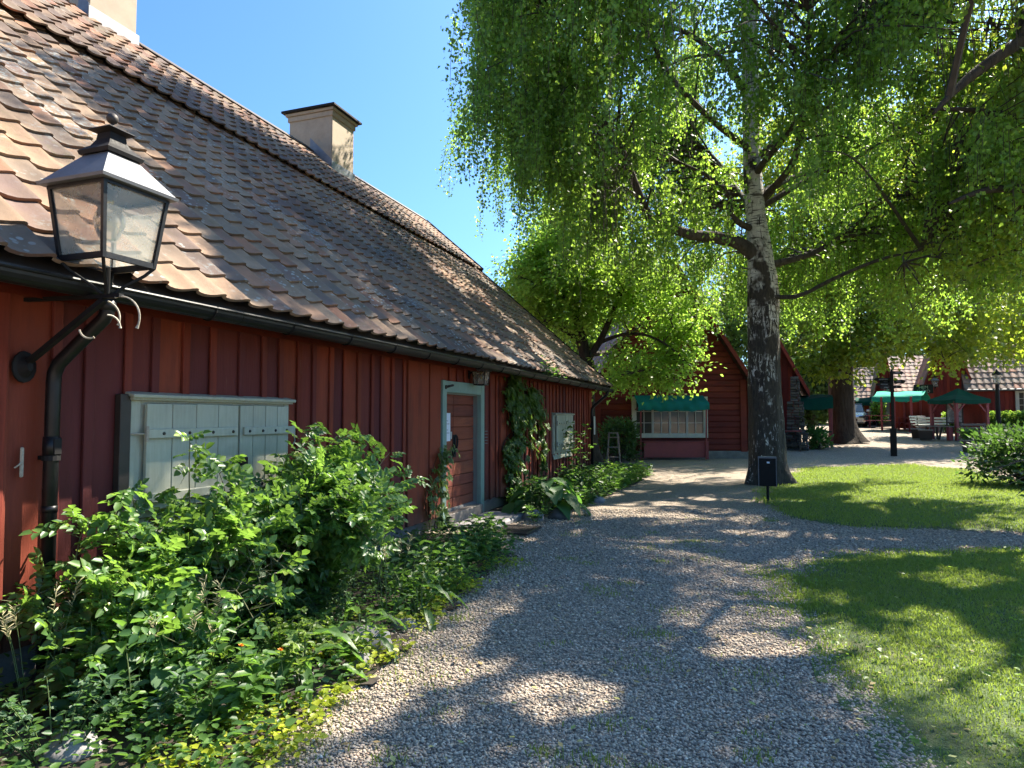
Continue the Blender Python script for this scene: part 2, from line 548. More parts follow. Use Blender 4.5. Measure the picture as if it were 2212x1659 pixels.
M['tile'] = tile_mat('old_clay_pantiles', (.31, .195, .122), (.28, .19, .122), (.23, .168, .118), (.115, .09, .078))
M['tile_upper'] = tile_mat('old_clay_pantiles_upper', (.29, .175, .115), (.26, .175, .118), (.21, .155, .112), (.105, .08, .072), .35)
M['tile_far'] = tile_mat('pinkish_far_tiles', (.42, .28, .22), (.38, .28, .23), (.34, .27, .23), (.22, .18, .17), .2)
# ================================================================== GROUND
def gravel_mat():
    m, nt, b = nodes('grey_gravel')
    v = coords(nt)
    vo = nt.nodes.new("ShaderNodeTexVoronoi"); vo.inputs['Scale'].default_value = 60
    nt.links.new(v, vo.inputs['Vector'])
    sep = nt.nodes.new("ShaderNodeSeparateColor"); nt.links.new(vo.outputs['Color'], sep.inputs[0])
    col = ramp(nt, sep.outputs[0], [(0, (.16, .133, .108)), (.4, (.345, .29, .225)), (.75, (.45, .375, .28)), (.92, (.46, .32, .225)), (1, (.64, .57, .46))])
    col = mixc(nt, ramp(nt, vo.outputs['Distance'], [(.35, 0.0), (.8, .75)]), col, (.045, .04, .036))
    big = noise(nt, v, .6, 5, .6)
    col = mixc(nt, ramp(nt, big, [(.4, 0.0), (.65, .35)]), col, (.19, .155, .125))
    nt.links.new(col, b.inputs['Base Color'])
    b.inputs['Roughness'].default_value = .9
    b.inputs['Specular IOR Level'].default_value = .25
    h = math_(nt, 'SUBTRACT', 1.0, vo.outputs['Distance'])
    bump(nt, b, h, .9, .014)
    return m
M['gravel'] = gravel_mat()
def stone_mat():
    m, nt, b = nodes('gravel_stone')
    col = ramp(nt, island(nt), [(0, (.17, .143, .115)), (.45, (.355, .30, .235)), (.8, (.48, .40, .305)), (.93, (.48, .33, .23)), (1, (.66, .59, .48))])
    nt.links.new(col, b.inputs['Base Color'])
    b.inputs['Roughness'].default_value = .85
    b.inputs['Specular IOR Level'].default_value = .3
    return m
M['pebble'] = stone_mat()

def axis_pts(lo, hi, fine_lo, fine_hi, step):
    a = list(np.arange(fine_lo, fine_hi + 1e-6, step))
    s, x = step, fine_hi
    while x < hi: s *= 1.25; x += s; a.append(x)
    s, x = step, fine_lo
    while x > lo: s *= 1.25; x -= s; a.insert(0, x)
    return np.array(a)
gx = axis_pts(-900, 900, -12, 34, .5); gy = axis_pts(-300, 1500, -4, 56, .5)
GX, GY = np.meshgrid(gx, gy)
GZ = tzv(GX, GY) + (fbm(GX * .45, GY * .45) - .5) * .035 * (np.hypot(GX, GY) < 60)
nx, ny = len(gx), len(gy)
ii = np.arange(nx * ny).reshape(ny, nx)
GF = np.stack([ii[:-1, :-1], ii[:-1, 1:], ii[1:, 1:], ii[1:, :-1]], -1).reshape(-1, 4)
ground = np_mesh('ground', np.stack([GX, GY, GZ], -1).reshape(-1, 3), GF, M['gravel'], smooth=True)
tag(ground, 'grey crushed gravel path and yard', kind='structure')
def gz(X, Y):
    return tzv(X, Y) + (fbm(X * .45, Y * .45) - .5) * .035

def gpl(pts):
    return [(p.x, p.y) for p in (GP(x, y) for x, y in pts)]
LAWN_A = gpl([(1960, 1659), (1850, 1500), (1765, 1420), (1725, 1330), (1715, 1260), (1735, 1212), (1790, 1197), (1950, 1190), (2212, 1186)])
LAWN_A += [tuple(UD(12, 8.2).xy), tuple(UD(12, 1.0).xy), tuple(UD(1.35, 1.0).xy)]
LAWN_B = gpl([(1650, 1085), (1690, 1108), (1760, 1128), (1850, 1138), (2000, 1142), (2212, 1148)])
LAWN_B += [tuple(UD(16, 10).xy), tuple(UD(16, 16.2).xy)] + gpl([(2180, 1042), (2080, 1016), (1980, 1006), (1860, 1006), (1760, 1013), (1700, 1026), (1672, 1045)])
BED_A = [(-4.2, .4), (-2.15, .4)] + [(-2.05, 1.9), (-2.12, 2.6), (-2.23, 2.95), (-2.33, 3.7), (-2.43, 4.5), (-2.48, 5.5), (-2.5, 6.6), (-2.55, 7.4), (-3.0, 8.0), (-3.35, 8.35), (-4.2, 8.4)]
BED_B = [(-4.2, 10.35), (-3.3, 10.3), (-3.0, 10.5), (-2.8, 11.4), (-2.75, 12.5), (-2.7, 14.0), (-2.66, 15.6), (-2.6, 17.2), (-2.5, 18.2), (-2.7, 18.7), (-4.2, 18.8)]

def sheet(name, poly, mat, step, lift, label, kind='structure'):
    P = np.array(poly)
    xs = np.arange(P[:, 0].min(), P[:, 0].max(), step); ys = np.arange(P[:, 1].min(), P[:, 1].max(), step)
    X, Y = np.meshgrid(xs, ys)
    ins = inpoly(X + step / 2 + (fbm(X * 1.7, Y * 1.7, 2) - .5) * .5, Y + step / 2 + (fbm(X * 1.7, Y * 1.7, 8) - .5) * .5, poly)[:-1, :-1]
    Z = gz(X, Y) + lift * np.clip(edge_dist(X, Y, poly) / .35, .12, 1)
    k = np.arange(X.size).reshape(X.shape)
    F = np.stack([k[:-1, :-1], k[:-1, 1:], k[1:, 1:], k[1:, :-1]], -1)[ins]
    used, inv = np.unique(F, return_inverse=True)
    V = np.stack([X, Y, Z], -1).reshape(-1, 3)[used]
    o = np_mesh(name, V, inv.reshape(-1, 4), mat, smooth=True)
    return tag(o, label, kind=kind)
def lawn_mat():
    m, nt, b = nodes('lawn_turf')
    v = coords(nt)
    f = noise(nt, v, 60, 4, .7); g = noise(nt, v, 1.1, 4, .6)
    col = ramp(nt, f, [(.3, (.03, .055, .012)), (.6, (.08, .13, .028)), (.8, (.12, .16, .04))])
    col = mixc(nt, ramp(nt, g, [(.5, 0.0), (.68, .7)]), col, (.10, .085, .04))
    nt.links.new(col, b.inputs['Base Color'])
    b.inputs['Roughness'].default_value = .9
    bump(nt, b, f, .8, .03)
    return m
M['lawn'] = lawn_mat()
sheet('near_lawn', LAWN_A, M['lawn'], .09, .02, 'near lawn, its turf thinning out into the gravel')
sheet('tree_lawn', LAWN_B, M['lawn'], .12, .035, 'lawn around the foot of the birch, half in sun')
sheet('planting_bed', BED_A, M['soil'], .10, .05, 'dark soil bed along the red wall before the door')
sheet('corner_bed', BED_B, M['soil'], .12, .05, 'dark soil bed along the red wall beyond the door')

# ---- crushed stones lying on the path near the camera
def stones():
    n = 240000
    d = 2.2 + (rng.random(n) ** 1.35) * 9.5
    u = (rng.random(n) * 1.75 - .82) * (d * .8 + .3)
    X = FW.x * d + RT.x * u; Y = FW.y * d + RT.y * u
    keep = (rng.random(n) < np.clip(.25 + 1.25 * fbm(X * .8 + 3, Y * .8), .35, 1)) & (X > -3.9) & ~(inpoly(X, Y, BED_A) & (edge_dist(X, Y, BED_A) > .12))
    ea = edge_dist(X, Y, LAWN_A); ia = inpoly(X, Y, LAWN_A)
    keep &= ~(ia & (ea > rng.random(n) ** 2 * .8))
    keep &= ~(inpoly(X, Y, LAWN_B))
    X, Y, d = X[keep], Y[keep], d[keep]; n = len(X)
    Z = gz(X, Y)
    s = (.005 + .0065 * rng.random(n) ** 2) * (1 + .055 * d)
    base = np.array([[1, 0, 0], [0, 1, 0], [-1, 0, 0], [0, -1, 0], [0, 0, 1], [0, 0, -1]], float)
    jit = base[None] * (.75 + .5 * rng.random((n, 6, 1))) + (rng.random((n, 6, 3)) - .5) * .55
    sc = s[:, None] * np.stack([1 + .5 * rng.random(n), .7 + .4 * rng.random(n), .5 + .35 * rng.random(n)], -1)
    jit = jit * sc[:, None, :]
    a = rng.random(n) * 6.283
    ca, sa = np.cos(a)[:, None], np.sin(a)[:, None]
    x, y = jit[..., 0] * ca - jit[..., 1] * sa, jit[..., 0] * sa + jit[..., 1] * ca
    V = np.stack([x + X[:, None], y + Y[:, None], jit[..., 2] + (Z + s * .35)[:, None]], -1).reshape(-1, 3)
    f = np.array([[0, 1, 4], [1, 2, 4], [2, 3, 4], [3, 0, 4], [1, 0, 5], [2, 1, 5], [3, 2, 5], [0, 3, 5]])
    F = (np.arange(n)[:, None, None] * 6 + f[None]).reshape(-1, 3)
    tag(np_mesh('gravel', V, F, M['pebble']), 'loose crushed stones of the gravel path', kind='stuff')
stones()

# ---- grass blades
def blade_mat():
    m, nt, b = nodes('grass_blade')
    r = island(nt)
    g = noise(nt, coords(nt), .8, 4, .6)
    col = ramp(nt, r, [(0, (.08, .135, .02)), (.55, (.155, .22, .036)), (.86, (.23, .275, .055)), (1, (.38, .32, .15))])
    col = mixc(nt, ramp(nt, g, [(.5, 0.0), (.7, .55)]), col, (.15, .13, .055))
    nt.links.new(col, b.inputs['Base Color']); b.inputs['Roughness'].default_value = .5
    b.inputs['Specular IOR Level'].default_value = .35
    t = nt.nodes.new("ShaderNodeBsdfTranslucent"); t.inputs[0].default_value = (.34, .46, .06, 1)
    mx = N(nt, "ShaderNodeMixShader", i_0=.42)
    nt.links.new(b.outputs[0], mx.inputs[1]); nt.links.new(t.outputs[0], mx.inputs[2])
    nt.links.new(mx.outputs[0], nt.nodes["Material Output"].inputs[0])
    return m
M['blade'] = blade_mat()
def blades(X, Y, Z, h, w):
    n = len(X)
    a = rng.random(n) * 6.283
    dx, dy = np.cos(a), np.sin(a)
    b = rng.random(n) * 6.283; ln = .25 + .75 * rng.random(n)
    lx, ly = np.cos(b) * ln, np.sin(b) * ln
    P = np.stack([X, Y, Z], -1)
    S = np.stack([dx, dy, 0 * dx], -1) * w[:, None] / 2
    mid = P + np.stack([lx * .25 * h, ly * .25 * h, .6 * h], -1)
    tip = P + np.stack([lx * .8 * h, ly * .8 * h, h * (1 - .35 * ln)], -1)
    V = np.stack([P - S, P + S, mid + S * .7, tip, mid - S * .7], 1).reshape(-1, 3)
    return V
def blade_mesh(name, V, label):
    n = len(V) // 5
    k = np.arange(n)[:, None] * 5
    F = np.concatenate([k + np.array([[0, 1, 2]]), k + np.array([[0, 2, 4]]), k + np.array([[4, 2, 3]])], 0)
    F = F.reshape(3, n, 3).transpose(1, 0, 2).reshape(-1, 3)
    return tag(np_mesh(name, V, F, M['blade']), label, kind='stuff')
def scatter_poly(poly, n, dmin=1.5, dmax=40, pad=.15):
    P = np.array(poly)
    lo, hi = P.min(0) - pad, P.max(0) + pad
    X = lo[0] + (hi[0] - lo[0]) * rng.random(n); Y = lo[1] + (hi[1] - lo[1]) * rng.random(n)
    d = FW.x * X + FW.y * Y; u = RT.x * X + RT.y * Y
    k = (d > dmin) & (d < dmax) & (np.abs(u) < d * .86 + .6)
    X, Y = X[k], Y[k]
    i = inpoly(X, Y, poly); e = edge_dist(X, Y, poly)
    return X, Y, np.where(i, e, -e)
def near_grass():
    X, Y, e = scatter_poly(LAWN_A, 1000000, pad=.7)
    d = FW.x * X + FW.y * Y
    e = e + (fbm(X * 1.3, Y * 1.3, 7) - .5) * 1.0 * np.clip(1.0 - e, 0, 1)
    p = np.clip((e + .30) / .9, 0, 1) ** 1.6 * np.clip(1.35 - fbm(X * 1.6, Y * 1.6) * .9, 0, 1)
    p *= np.clip(6.5 / d, .35, 1)
    k = rng.random(len(X)) < p
    X, Y, d, e = X[k], Y[k], d[k], e[k]
    h = (.018 + .028 * rng.random(len(X))) * np.clip(.7 + e, .6, 1.15) * (1 + .035 * d)
    return blades(X, Y, gz(X, Y) + .004, h, .0035 + .0009 * d)
blade_mesh('near_lawn_grass', near_grass(), 'short grass blades of the near lawn')
def far_grass():
    X, Y, e = scatter_poly(LAWN_B, 280000, pad=.35)
    e = e + (fbm(X * 1.1, Y * 1.1, 5) - .5) * .8
    d = FW.x * X + FW.y * Y
    k = rng.random(len(X)) < np.clip((e + .28) / .75, 0, 1)
    X, Y, d = X[k], Y[k], d[k]
    h = .035 + .04 * rng.random(len(X))
    return blades(X, Y, gz(X, Y) + .02, h, .010 + 0 * d)
blade_mesh('tree_lawn_grass', far_grass(), 'grass blades of the lawn under the birch')
def path_tufts():
    c = 70
    D = 2.6 + rng.random(c) ** 1.4 * 8; Uu = -D * .33 + (rng.random(c) ** .8) * D * .75
    xs, ys = [], []
    for d, u in zip(D, Uu):
        n = int(20 + 60 * rng.random())
        r = .05 + .10 * rng.random()
        p = UD(u, d)
        xs.append(p.x + rng.normal(0, r, n)); ys.append(p.y + rng.normal(0, r * .7, n))
    # a looser green fringe where the bed meets the gravel
    X, Y, e = scatter_poly(BED_A, 60000, pad=.7)
    k = (e < .05) & (rng.random(len(X)) < np.clip((e + .55) / .6, 0, 1) ** 2 * np.clip(fbm(X * 2, Y * 2) * 2.4 - .75, 0, 1)) & (X > -3)
    xs.append(X[k]); ys.append(Y[k])
    X = np.concatenate(xs); Y = np.concatenate(ys)
    k = X > -3.2
    X, Y = X[k], Y[k]
    return blades(X, Y, gz(X, Y) + .004, .015 + .03 * rng.random(len(X)), .006 + 0 * X)
blade_mesh('path_weeds_grass', path_tufts(), 'thin tufts of grass growing through the gravel path')

# ---- fallen leaves and small lawn weeds
def litter():
    n = 900
    d = 2.6 + 12 * rng.random(n) ** 1.2; u = (rng.random(n) * 1.5 - .55) * d * .75
    X = FW.x * d + RT.x * u; Y = FW.y * d + RT.y * u
    k = (X > -2.4); X, Y, d = X[k], Y[k], d[k]; n = len(X)
    a = rng.random(n) * 6.283; s = (.010 + .016 * rng.random(n)) * (1 + .03 * d)
    dx, dy = np.cos(a) * s, np.sin(a) * s
    Z = gz(X, Y) + .022 + .012 * rng.random(n); t = (rng.random(n) - .3) * s
    V = np.stack([np.stack([X - dx, Y - dy, Z], -1), np.stack([X + dy * .55, Y - dx * .55, Z + t * .6], -1), np.stack([X + dx, Y + dy, Z + t], -1), np.stack([X - dy * .55, Y + dx * .55, Z + t * .6], -1)], 1).reshape(-1, 3)
    m, nt, b = nodes('fallen_leaf')
    col = ramp(nt, island(nt), [(0, (.16, .10, .045)), (.4, (.30, .22, .08)), (.7, (.42, .36, .12)), (1, (.20, .25, .06))])
    nt.links.new(col, b.inputs['Base Color']); b.inputs['Roughness'].default_value = .7
    tag(np_mesh('fallen_leaves', V, np.arange(n * 4).reshape(-1, 4), m), 'small dry leaves scattered over path and lawn', kind='stuff')
litter()
# ================================================================== THE LONG RED HOUSE
WX = -4.13            # face of the boards
Y0, Y1 = -2.0, 18.3   # ends of the house
XE, ZE = -3.62, 2.46  # tile edge at the eaves
XR, ZR = -9.60, 7.75  # ridge
XS = -7.64            # where the upper layer of tiles ends
slope = (ZR - ZE) / (XE - XR)
house = empty('long_house', ((WX + 2 * XR - WX) / 2, 8, 0))
tag(house, 'long red board and batten house with old clay tiled roof and two chimneys', 'house')
HL = Vector(house.location)
def hpart(mb, name, mats, parent=None, smooth=False):
    """build in world coordinates, hang under the house"""
    p = parent if parent is not None else house
    off = HL if p is house else HL
    mb.v = [(x - off.x, y - off.y, z - off.z) for x, y, z in mb.v]
    return mb.build(name, mats, p, smooth)

# -- boards and battens
DOOR_Y0, DOOR_Y1, DOOR_Z = 8.66, 10.18, 2.13
def wall_front():
    mb = MB()
    bat = [.60, .9, 1.2, 1.5, 1.8, 2.1, 2.42, 2.70, 3.02, 3.24, 3.52, 3.745, 4.04, 4.32, 4.63, 4.94, 5.17, 5.42]
    y = bat[-1]
    rr = random.Random(3)
    while y < Y1 - .35:
        y += .235 + .075 * rr.random(); bat.append(y)
    y = bat[0]
    while y > Y0 + .3:
        y -= .28; bat.insert(0, y)
    edges = [Y0] + bat + [Y1]
    def zlo(a, b): return .22
    for a, b in zip(edges[:-1], edges[1:]):
        dx = rr.uniform(-.004, .004)
        segs = [(zlo(a, b), 2.52)]
        if b > DOOR_Y0 + .02 and a < DOOR_Y1 - .02:
            segs = [(DOOR_Z - .03, 2.52)]
            for p, q in ((a, min(b, DOOR_Y0 + .05)), (max(a, DOOR_Y1 - .05), b)):
                if q > p + .005: mb.box(WX - .03, WX + dx, p + .002, q - .002, .22, DOOR_Z - .035)
        for z0, z1 in segs:
            if b - a < .12: mb.box(WX - .03, WX + dx, a + .002, b - .002, z0, z1)
            else:
                mb.box(WX - .03, WX + dx, a + .002, b - .002, z0, z1)
    for y in bat:
        w = .028 + rr.random() * .008
        lean = rr.uniform(-.008, .008)
        t = .026 + rr.random() * .006
        z0 = DOOR_Z + .004 if DOOR_Y0 - .03 < y < DOOR_Y1 + .03 else .2 + rr.uniform(-.03, .03)
        Mx = Matrix.Translation((WX, y, z0)) @ Matrix.Rotation(lean, 4, 'X')
        mb.box(.006, t, -w, w, 0, 2.5 - z0, 0, Mx, .004)
    return mb
hpart(wall_front(), 'wall', M['red'])
# wide flat boards that break the rhythm of the battens
def wide_boards():
    for y0, y1, t in ((7.62, 8.20, .034), (8.24, 8.58, .036), (11.02, 11.30, .036), (11.42, 11.84, .034), (17.98, 18.32, .036)):
        mb = MB()
        mb.box(WX - .01, WX + t + .006, y0, y1, .2 if y0 < 8.5 or y0 > 10 else DOOR_Z + .01, 2.49, 0, None, .006)
        hpart(mb, 'corner_board', M['red'])
wide_boards()
mb = MB(); mb.box(WX - .25, WX - .035, Y0, Y1, 0, .24, 0, None, .02)
hpart(mb, 'plinth', M['plinth'])
# inner core + gables + back
mb = MB()
xb = 2 * XR - WX
mb.prism([(WX - .26, .01), (WX - .26, 2.4), (XE - .30, ZE - .16), (XR, ZR - .18), (2 * XR - XE + .30, ZE - .16), (xb, 2.4), (xb, .01)], 'y', Y0 + .04, Y1 - .04)
hpart(mb, 'gable_wall', M['red'])
def gable_boards():
    mb = MB(); rr = random.Random(5)
    x = WX - .03
    while x > 2 * XR - WX:
        w = .17 + .07 * rr.random()
        zt = min(ZE + (XE - x) * slope, ZE + (x - w - (2 * XR - XE)) * slope) - .2
        mb.box(x - w + .006, x, Y1 - .039, Y1 - .01 + rr.uniform(-.006, .006), .2, max(zt, 2.2))
        x -= w
    return mb
hpart(gable_boards(), 'end_boarding', M['red'])
# soffit / eaves board
mb = MB()
mb.prism([(WX - .1, 2.49), (WX + .03, 2.455), (XE - .06, ZE - .075), (XE - .06, ZE - .045), (WX - .1, 2.56)], 'y', Y0 - .2, Y1 + .25)
hpart(mb, 'eaves_board', M['red'])

# -- wide flush door at the near end
mb = MB()
for k, (a, b) in enumerate(((1.55, 1.83), (1.834, 2.12), (2.124, 2.40), (2.404, 2.70))):
    mb.box(WX - .02, WX + .040 + .003 * (k % 2), a, b, .3, 2.34, 0, None, .004)
mb.box(WX + .0, WX + .055, 1.50, 2.78, 2.345, 2.44, 0, None, .004)
hatch = hpart(mb, 'plank_door', M['red'])
mb = MB(); mb.box(WX + .030, WX + .046, 2.79, 2.812, 1.24, 1.42, 0, None, .006)
mb.tube([(WX + .044, 2.755, 1.30), (WX + .056, 2.77, 1.315), (WX + .05, 2.79, 1.33)], .005, 6)
hpart(mb, 'latch', [M['creamhook']], hatch)

# -- shuttered windows
def shutter_window(ya, yb, za, zb, mat_face, label):
    mb = MB()
    # casing boards
    mb.box(WX + .002, WX + .05, ya - .03, ya + .05, za - .02, zb + .02, 0, None, .004)
    mb.box(WX + .002, WX + .05, yb - .05, yb + .02, za - .02, zb + .02, 0, None, .004)
    mb.box(WX + .002, WX + .048, ya + .051, yb - .051, zb - .04, zb + .02, 0, None, .004)
    mb.box(WX + .002, WX + .048, ya + .051, yb - .051, za - .02, za + .04, 0, None, .004)
    mb.box(WX - .02, WX + .044, ya + .051, yb - .051, za + .041, zb - .041)
    w = hpart(mb, 'window', mat_face)
    mb = MB()
    Mx = Matrix.Translation((WX, 0, zb + .03)) @ Matrix.Rotation(R(12), 4, 'Y')
    mb.box(.0, .115, ya - .06, yb + .05, -.012, .014, 0, Mx, .005)
    mb.box(WX + .051, WX + .088, ya - .045, yb + .035, zb - .02, zb + .012, 0, None, .004)
    hpart(mb, 'head_moulding', mat_face, w)
    mb = MB()
    Mx = Matrix.Translation((WX, 0, za - .06)) @ Matrix.Rotation(R(-14), 4, 'Y')
    mb.box(.012, .03, ya + .0, yb - .0, -.10, .035, 0, Mx, .004)
    hpart(mb, 'sill_board', mat_face, w)
    return w
def shutter(w, ya, yb, za, zb, hinge, mat_face, bars, nb=4):
    mb = MB(); rr = random.Random(int(ya * 100))
    x0, x1 = WX + .062, WX + .092
    bw = (yb - ya) / nb
    for k in range(nb):
        a, b = ya + bw * k, ya + bw * (k + 1)
        mb.box(x0 + rr.uniform(0, .002), x1 + rr.uniform(-.002, .002), a + .003, b - .003, za + rr.uniform(0, .006), zb + rr.uniform(-.006, 0), 0, None, .003)
    s = hpart(mb, 'shutter', mat_face, w)
    for zc in bars:
        mb = MB()
        a, b = (ya - .0, yb - .03) if hinge < 0 else (ya + .03, yb + .055)
        mb.box(x1 + .001, x1 + .026, a, b, zc - .035, zc + .035, 0, None, .006)
        hpart(mb, 'shutter_bar', mat_face, w)
        for t in (.14, .40, .66, .9):
            y = ya + (yb - ya) * t
            mb = MB()
            mb.lathe([(.013, 0), (.012, .006), (.006, .012)], 8, M=Matrix.Translation((x1 + .026, y, zc)) @ Matrix.Rotation(R(90), 4, 'Y'))
            hpart(mb, 'screw', M['iron'], w)
        mb = MB()
        yh = ya - .005 if hinge < 0 else yb + .06
        mb.tube([(x1 + .012, yh, zc - .055), (x1 + .012, yh, zc + .055)], .014, 8)
        if hinge < 0: mb.tube([(x1 + .012, yh, zc), (WX + .03, yh - .12, zc)], .007, 6)
        else: mb.tube([(x1 + .012, yh, zc - .05), (x1 + .02, yh + .01, zc - .10), (x1, yh - .02, zc - .17)], .006, 6)
        hpart(mb, 'hinge', M['creamhook'], w)
w1 = shutter_window(3.56, 5.22, .90, 1.74, M['sage'], '')
shutter(w1, 3.625, 4.54, .93, 1.70, -1, M['sage'], (1.02, 1.48))
shutter(w1, 4.555, 5.19, .93, 1.70, 1, M['sage'], (1.02, 1.48))
mb = MB()
mb.box(WX + .093, WX + .100, 4.44, 4.52, 1.19, 1.25, 0, None, .003)
mb.lathe([(.010, 0), (.012, .008), (.004, .014)], 8, M=Matrix.Translation((WX + .1, 4.47, 1.22)) @ Matrix.Rotation(R(90), 4, 'Y'))
mb.box(WX + .100, WX + .112, 4.53, 4.64, 1.195, 1.26, 1, None, .004)
hpart(mb, 'lock_plate', [M['zinc'], M['black_matt']], w1)
mb = MB(); mb.box(WX + .004, WX + .06, 3.44, 3.525, .75, 1.76, 0, None, .004)  # dark strip put in for the dark gap and reveal beside the shutters
hpart(mb, 'dark_gap_strip', M['wood_dark'], w1)
w2 = shutter_window(14.42, 16.05, .80, 1.66, M['sage'], '')
shutter(w2, 14.52, 15.28, .84, 1.64, -1, M['sage'], (.98, 1.46), 3)
shutter(w2, 15.295, 16.0, .84, 1.64, 1, M['sage'], (.98, 1.46), 3)
mb = MB(); mb.box(WX + .1, WX + .115, 15.15, 15.45, 1.20, 1.23, 0, None, .004); mb.box(WX + .1, WX + .12, 15.25, 15.34, 1.16, 1.27, 0, None, .004)
hpart(mb, 'lock_plate', M['black_matt'], w2)

# -- the door
def door():
    mb = MB(); rr = random.Random(9)
    zs = [.20]
    while zs[-1] < 1.95: zs.append(min(zs[-1] + .155 + .05 * rr.random(), 1.99))
    ym = DOOR_Y0 + .62
    for k, (a, b) in enumerate(zip(zs[:-1], zs[1:])):
        if b - a < .03: continue
        for p, q in ((DOOR_Y0 + .08, ym - .008), (ym + .008, DOOR_Y1 - .10)):
            j = rr.uniform(-.012, .012)
            mb.box(WX - .13, WX - .085 + rr.uniform(-.003, .003), p, q, a + .004 + j * 0, b - .004, 0, None, .006)
    mb.box(WX - .16, WX - .131, DOOR_Y0 + .07, DOOR_Y1 - .09, .18, 2.0)
    d = hpart(mb, 'door', M['door'])
    mb = MB()
    # dark iron escutcheon with ring handle
    x = WX - .082
    pts = [(x + .018, DOOR_Y0 + .68 + .055 * math.cos(t), 1.22 + .10 * math.sin(t)) for t in np.linspace(R(-60), R(200), 14)]
    mb.tube(pts, .014, 6)
    pts = [(x + .018, DOOR_Y0 + .60 + .05 * math.cos(t), 1.10 + .08 * math.sin(t)) for t in np.linspace(R(150), R(400), 12)]
    mb.tube(pts, .013, 6)
    mb.box(x, x + .012, DOOR_Y0 + .59, DOOR_Y0 + .70, .99, 1.33, 0, None, .004)
    hpart(mb, 'handle', M['black_matt'], d)
    mb = MB()
    mb.box(x, x + .01, DOOR_Y0 + .50, DOOR_Y0 + .55, 1.27, 1.38, 0, None, .003)
    hpart(mb, 'key_plate', M['white_paint'], d)
    mb = MB()
    f = .035
    mb.box(WX - .02, WX + .055, DOOR_Y0 - .04, DOOR_Y0 + .09, .0, DOOR_Z + .0, 0, None, .006)
    mb.box(WX - .02, WX + .055, DOOR_Y1 - .11, DOOR_Y1 + .03, .0, DOOR_Z + .0, 0, None, .006)
    mb.box(WX - .02, WX + .050, DOOR_Y0 + .091, DOOR_Y1 - .111, DOOR_Z - .17, DOOR_Z - .002, 0, None, .006)
    fr = hpart(mb, 'door_frame', M['green_frame'])
    mb = MB()
    mb.box(WX - .13, WX - .021, DOOR_Y0 + .05, DOOR_Y0 + .088, .1, DOOR_Z - .17)
    mb.box(WX - .13, WX - .021, DOOR_Y1 - .108, DOOR_Y1 - .06, .1, DOOR_Z - .17)
    mb.box(WX - .13, WX - .021, DOOR_Y0 + .089, DOOR_Y1 - .109, DOOR_Z - .19, DOOR_Z - .14)
    hpart(mb, 'reveal', M['grey_frame'], fr)
    mb = MB()
    mb.box(WX - .15, WX + .10, DOOR_Y0 + .093, DOOR_Y1 - .113, .05, .205, 0, None, .012)
    hpart(mb, 'threshold', M['wood_grey'], fr)
    mb = MB()
    mb.tube([(WX + .05, DOOR_Y0 + .06, 2.03), (WX + .10, DOOR_Y0 + .08, 2.045), (WX + .13, DOOR_Y0 + .14, 2.06)], .018, 7)
    mb.lathe([(.03, 0), (.028, .012), (.01, .02)], 10, M=Matrix.Translation((WX + .055, DOOR_Y0 + .05, 2.03)) @ Matrix.Rotation(R(90), 4, 'Y'))
    hpart(mb, 'peg', M['iron'], fr)
    mb = MB()
    for k in range(5):
        mb.box(WX + .03, WX + .062, DOOR_Y1 + .05, DOOR_Y1 + .16, 1.16 + .05 * k, 1.172 + .05 * k)
    hpart(mb, 'name_rail', M['zinc'])
door()

# -- roof of clay pantiles
TW, TL = .252, .325
def pantiles(mb, xa, za, xb_, zb_, ya, yb, lift, rr, TWd=TW, TLd=TL, nseg=8):
    """lay courses from the low edge (xa,za) up to (xb,zb)"""
    d = Vector((xb_ - xa, 0, zb_ - za)); L = d.length; d.normalize()
    n = Vector((-d.z, 0, d.x)) if xb_ > xa else Vector((d.z, 0, -d.x))
    if n.z < 0: n = -n
    nc = int(math.ceil(L / TLd)); ncol = int((yb - ya) / TWd)
    PT_ = (0, .10, .28, .48, .66, .80, .90, .96, 1.0); PH_ = (.010, -.001, -.007, -.004, .008, .021, .029, .029, .020)
    h = list(PH_) if nseg == 8 else [.0165 * math.sin(2 * math.pi * (k / nseg) + .6) + (.003 * math.sin(4 * math.pi * k / nseg)) for k in range(nseg + 1)]
    for r in range(nc):
        s0 = r * TLd; s1 = min(s0 + TLd + .05, L)
        for c in range(ncol):
            y0 = ya + c * TWd
            jl = rr.uniform(-.014, .014); jn = rr.uniform(-.004, .005); sk = rr.uniform(-.014, .008)
            vs_ = []
            for k in range(nseg + 1):
                y = y0 + TWd * 1.03 * (PT_[k] if nseg == 8 else k / nseg)
                a = s0 + jl + sk * (k / nseg)
                top = lift + h[k] + .036 + jn
                p0 = Vector((xa, y, za)) + d * a + n * top
                p1 = Vector((xa, y, za)) + d * s1 + n * (lift + h[k] + .006)
                pb = Vector((xa, y, za)) + d * (a + .004) + n * (top - .024)
                vs_ += [p0, p1, pb]
            fs = []
            for k in range(nseg):
                i, j = 3 * k, 3 * k + 3
                fs.append((i, j, j + 1, i + 1)); fs.append((i + 2, j + 2, j, i))
            mb.add(vs_, fs)
def slopez(x): return ZE + (XE - x) * slope
roof_parent = None
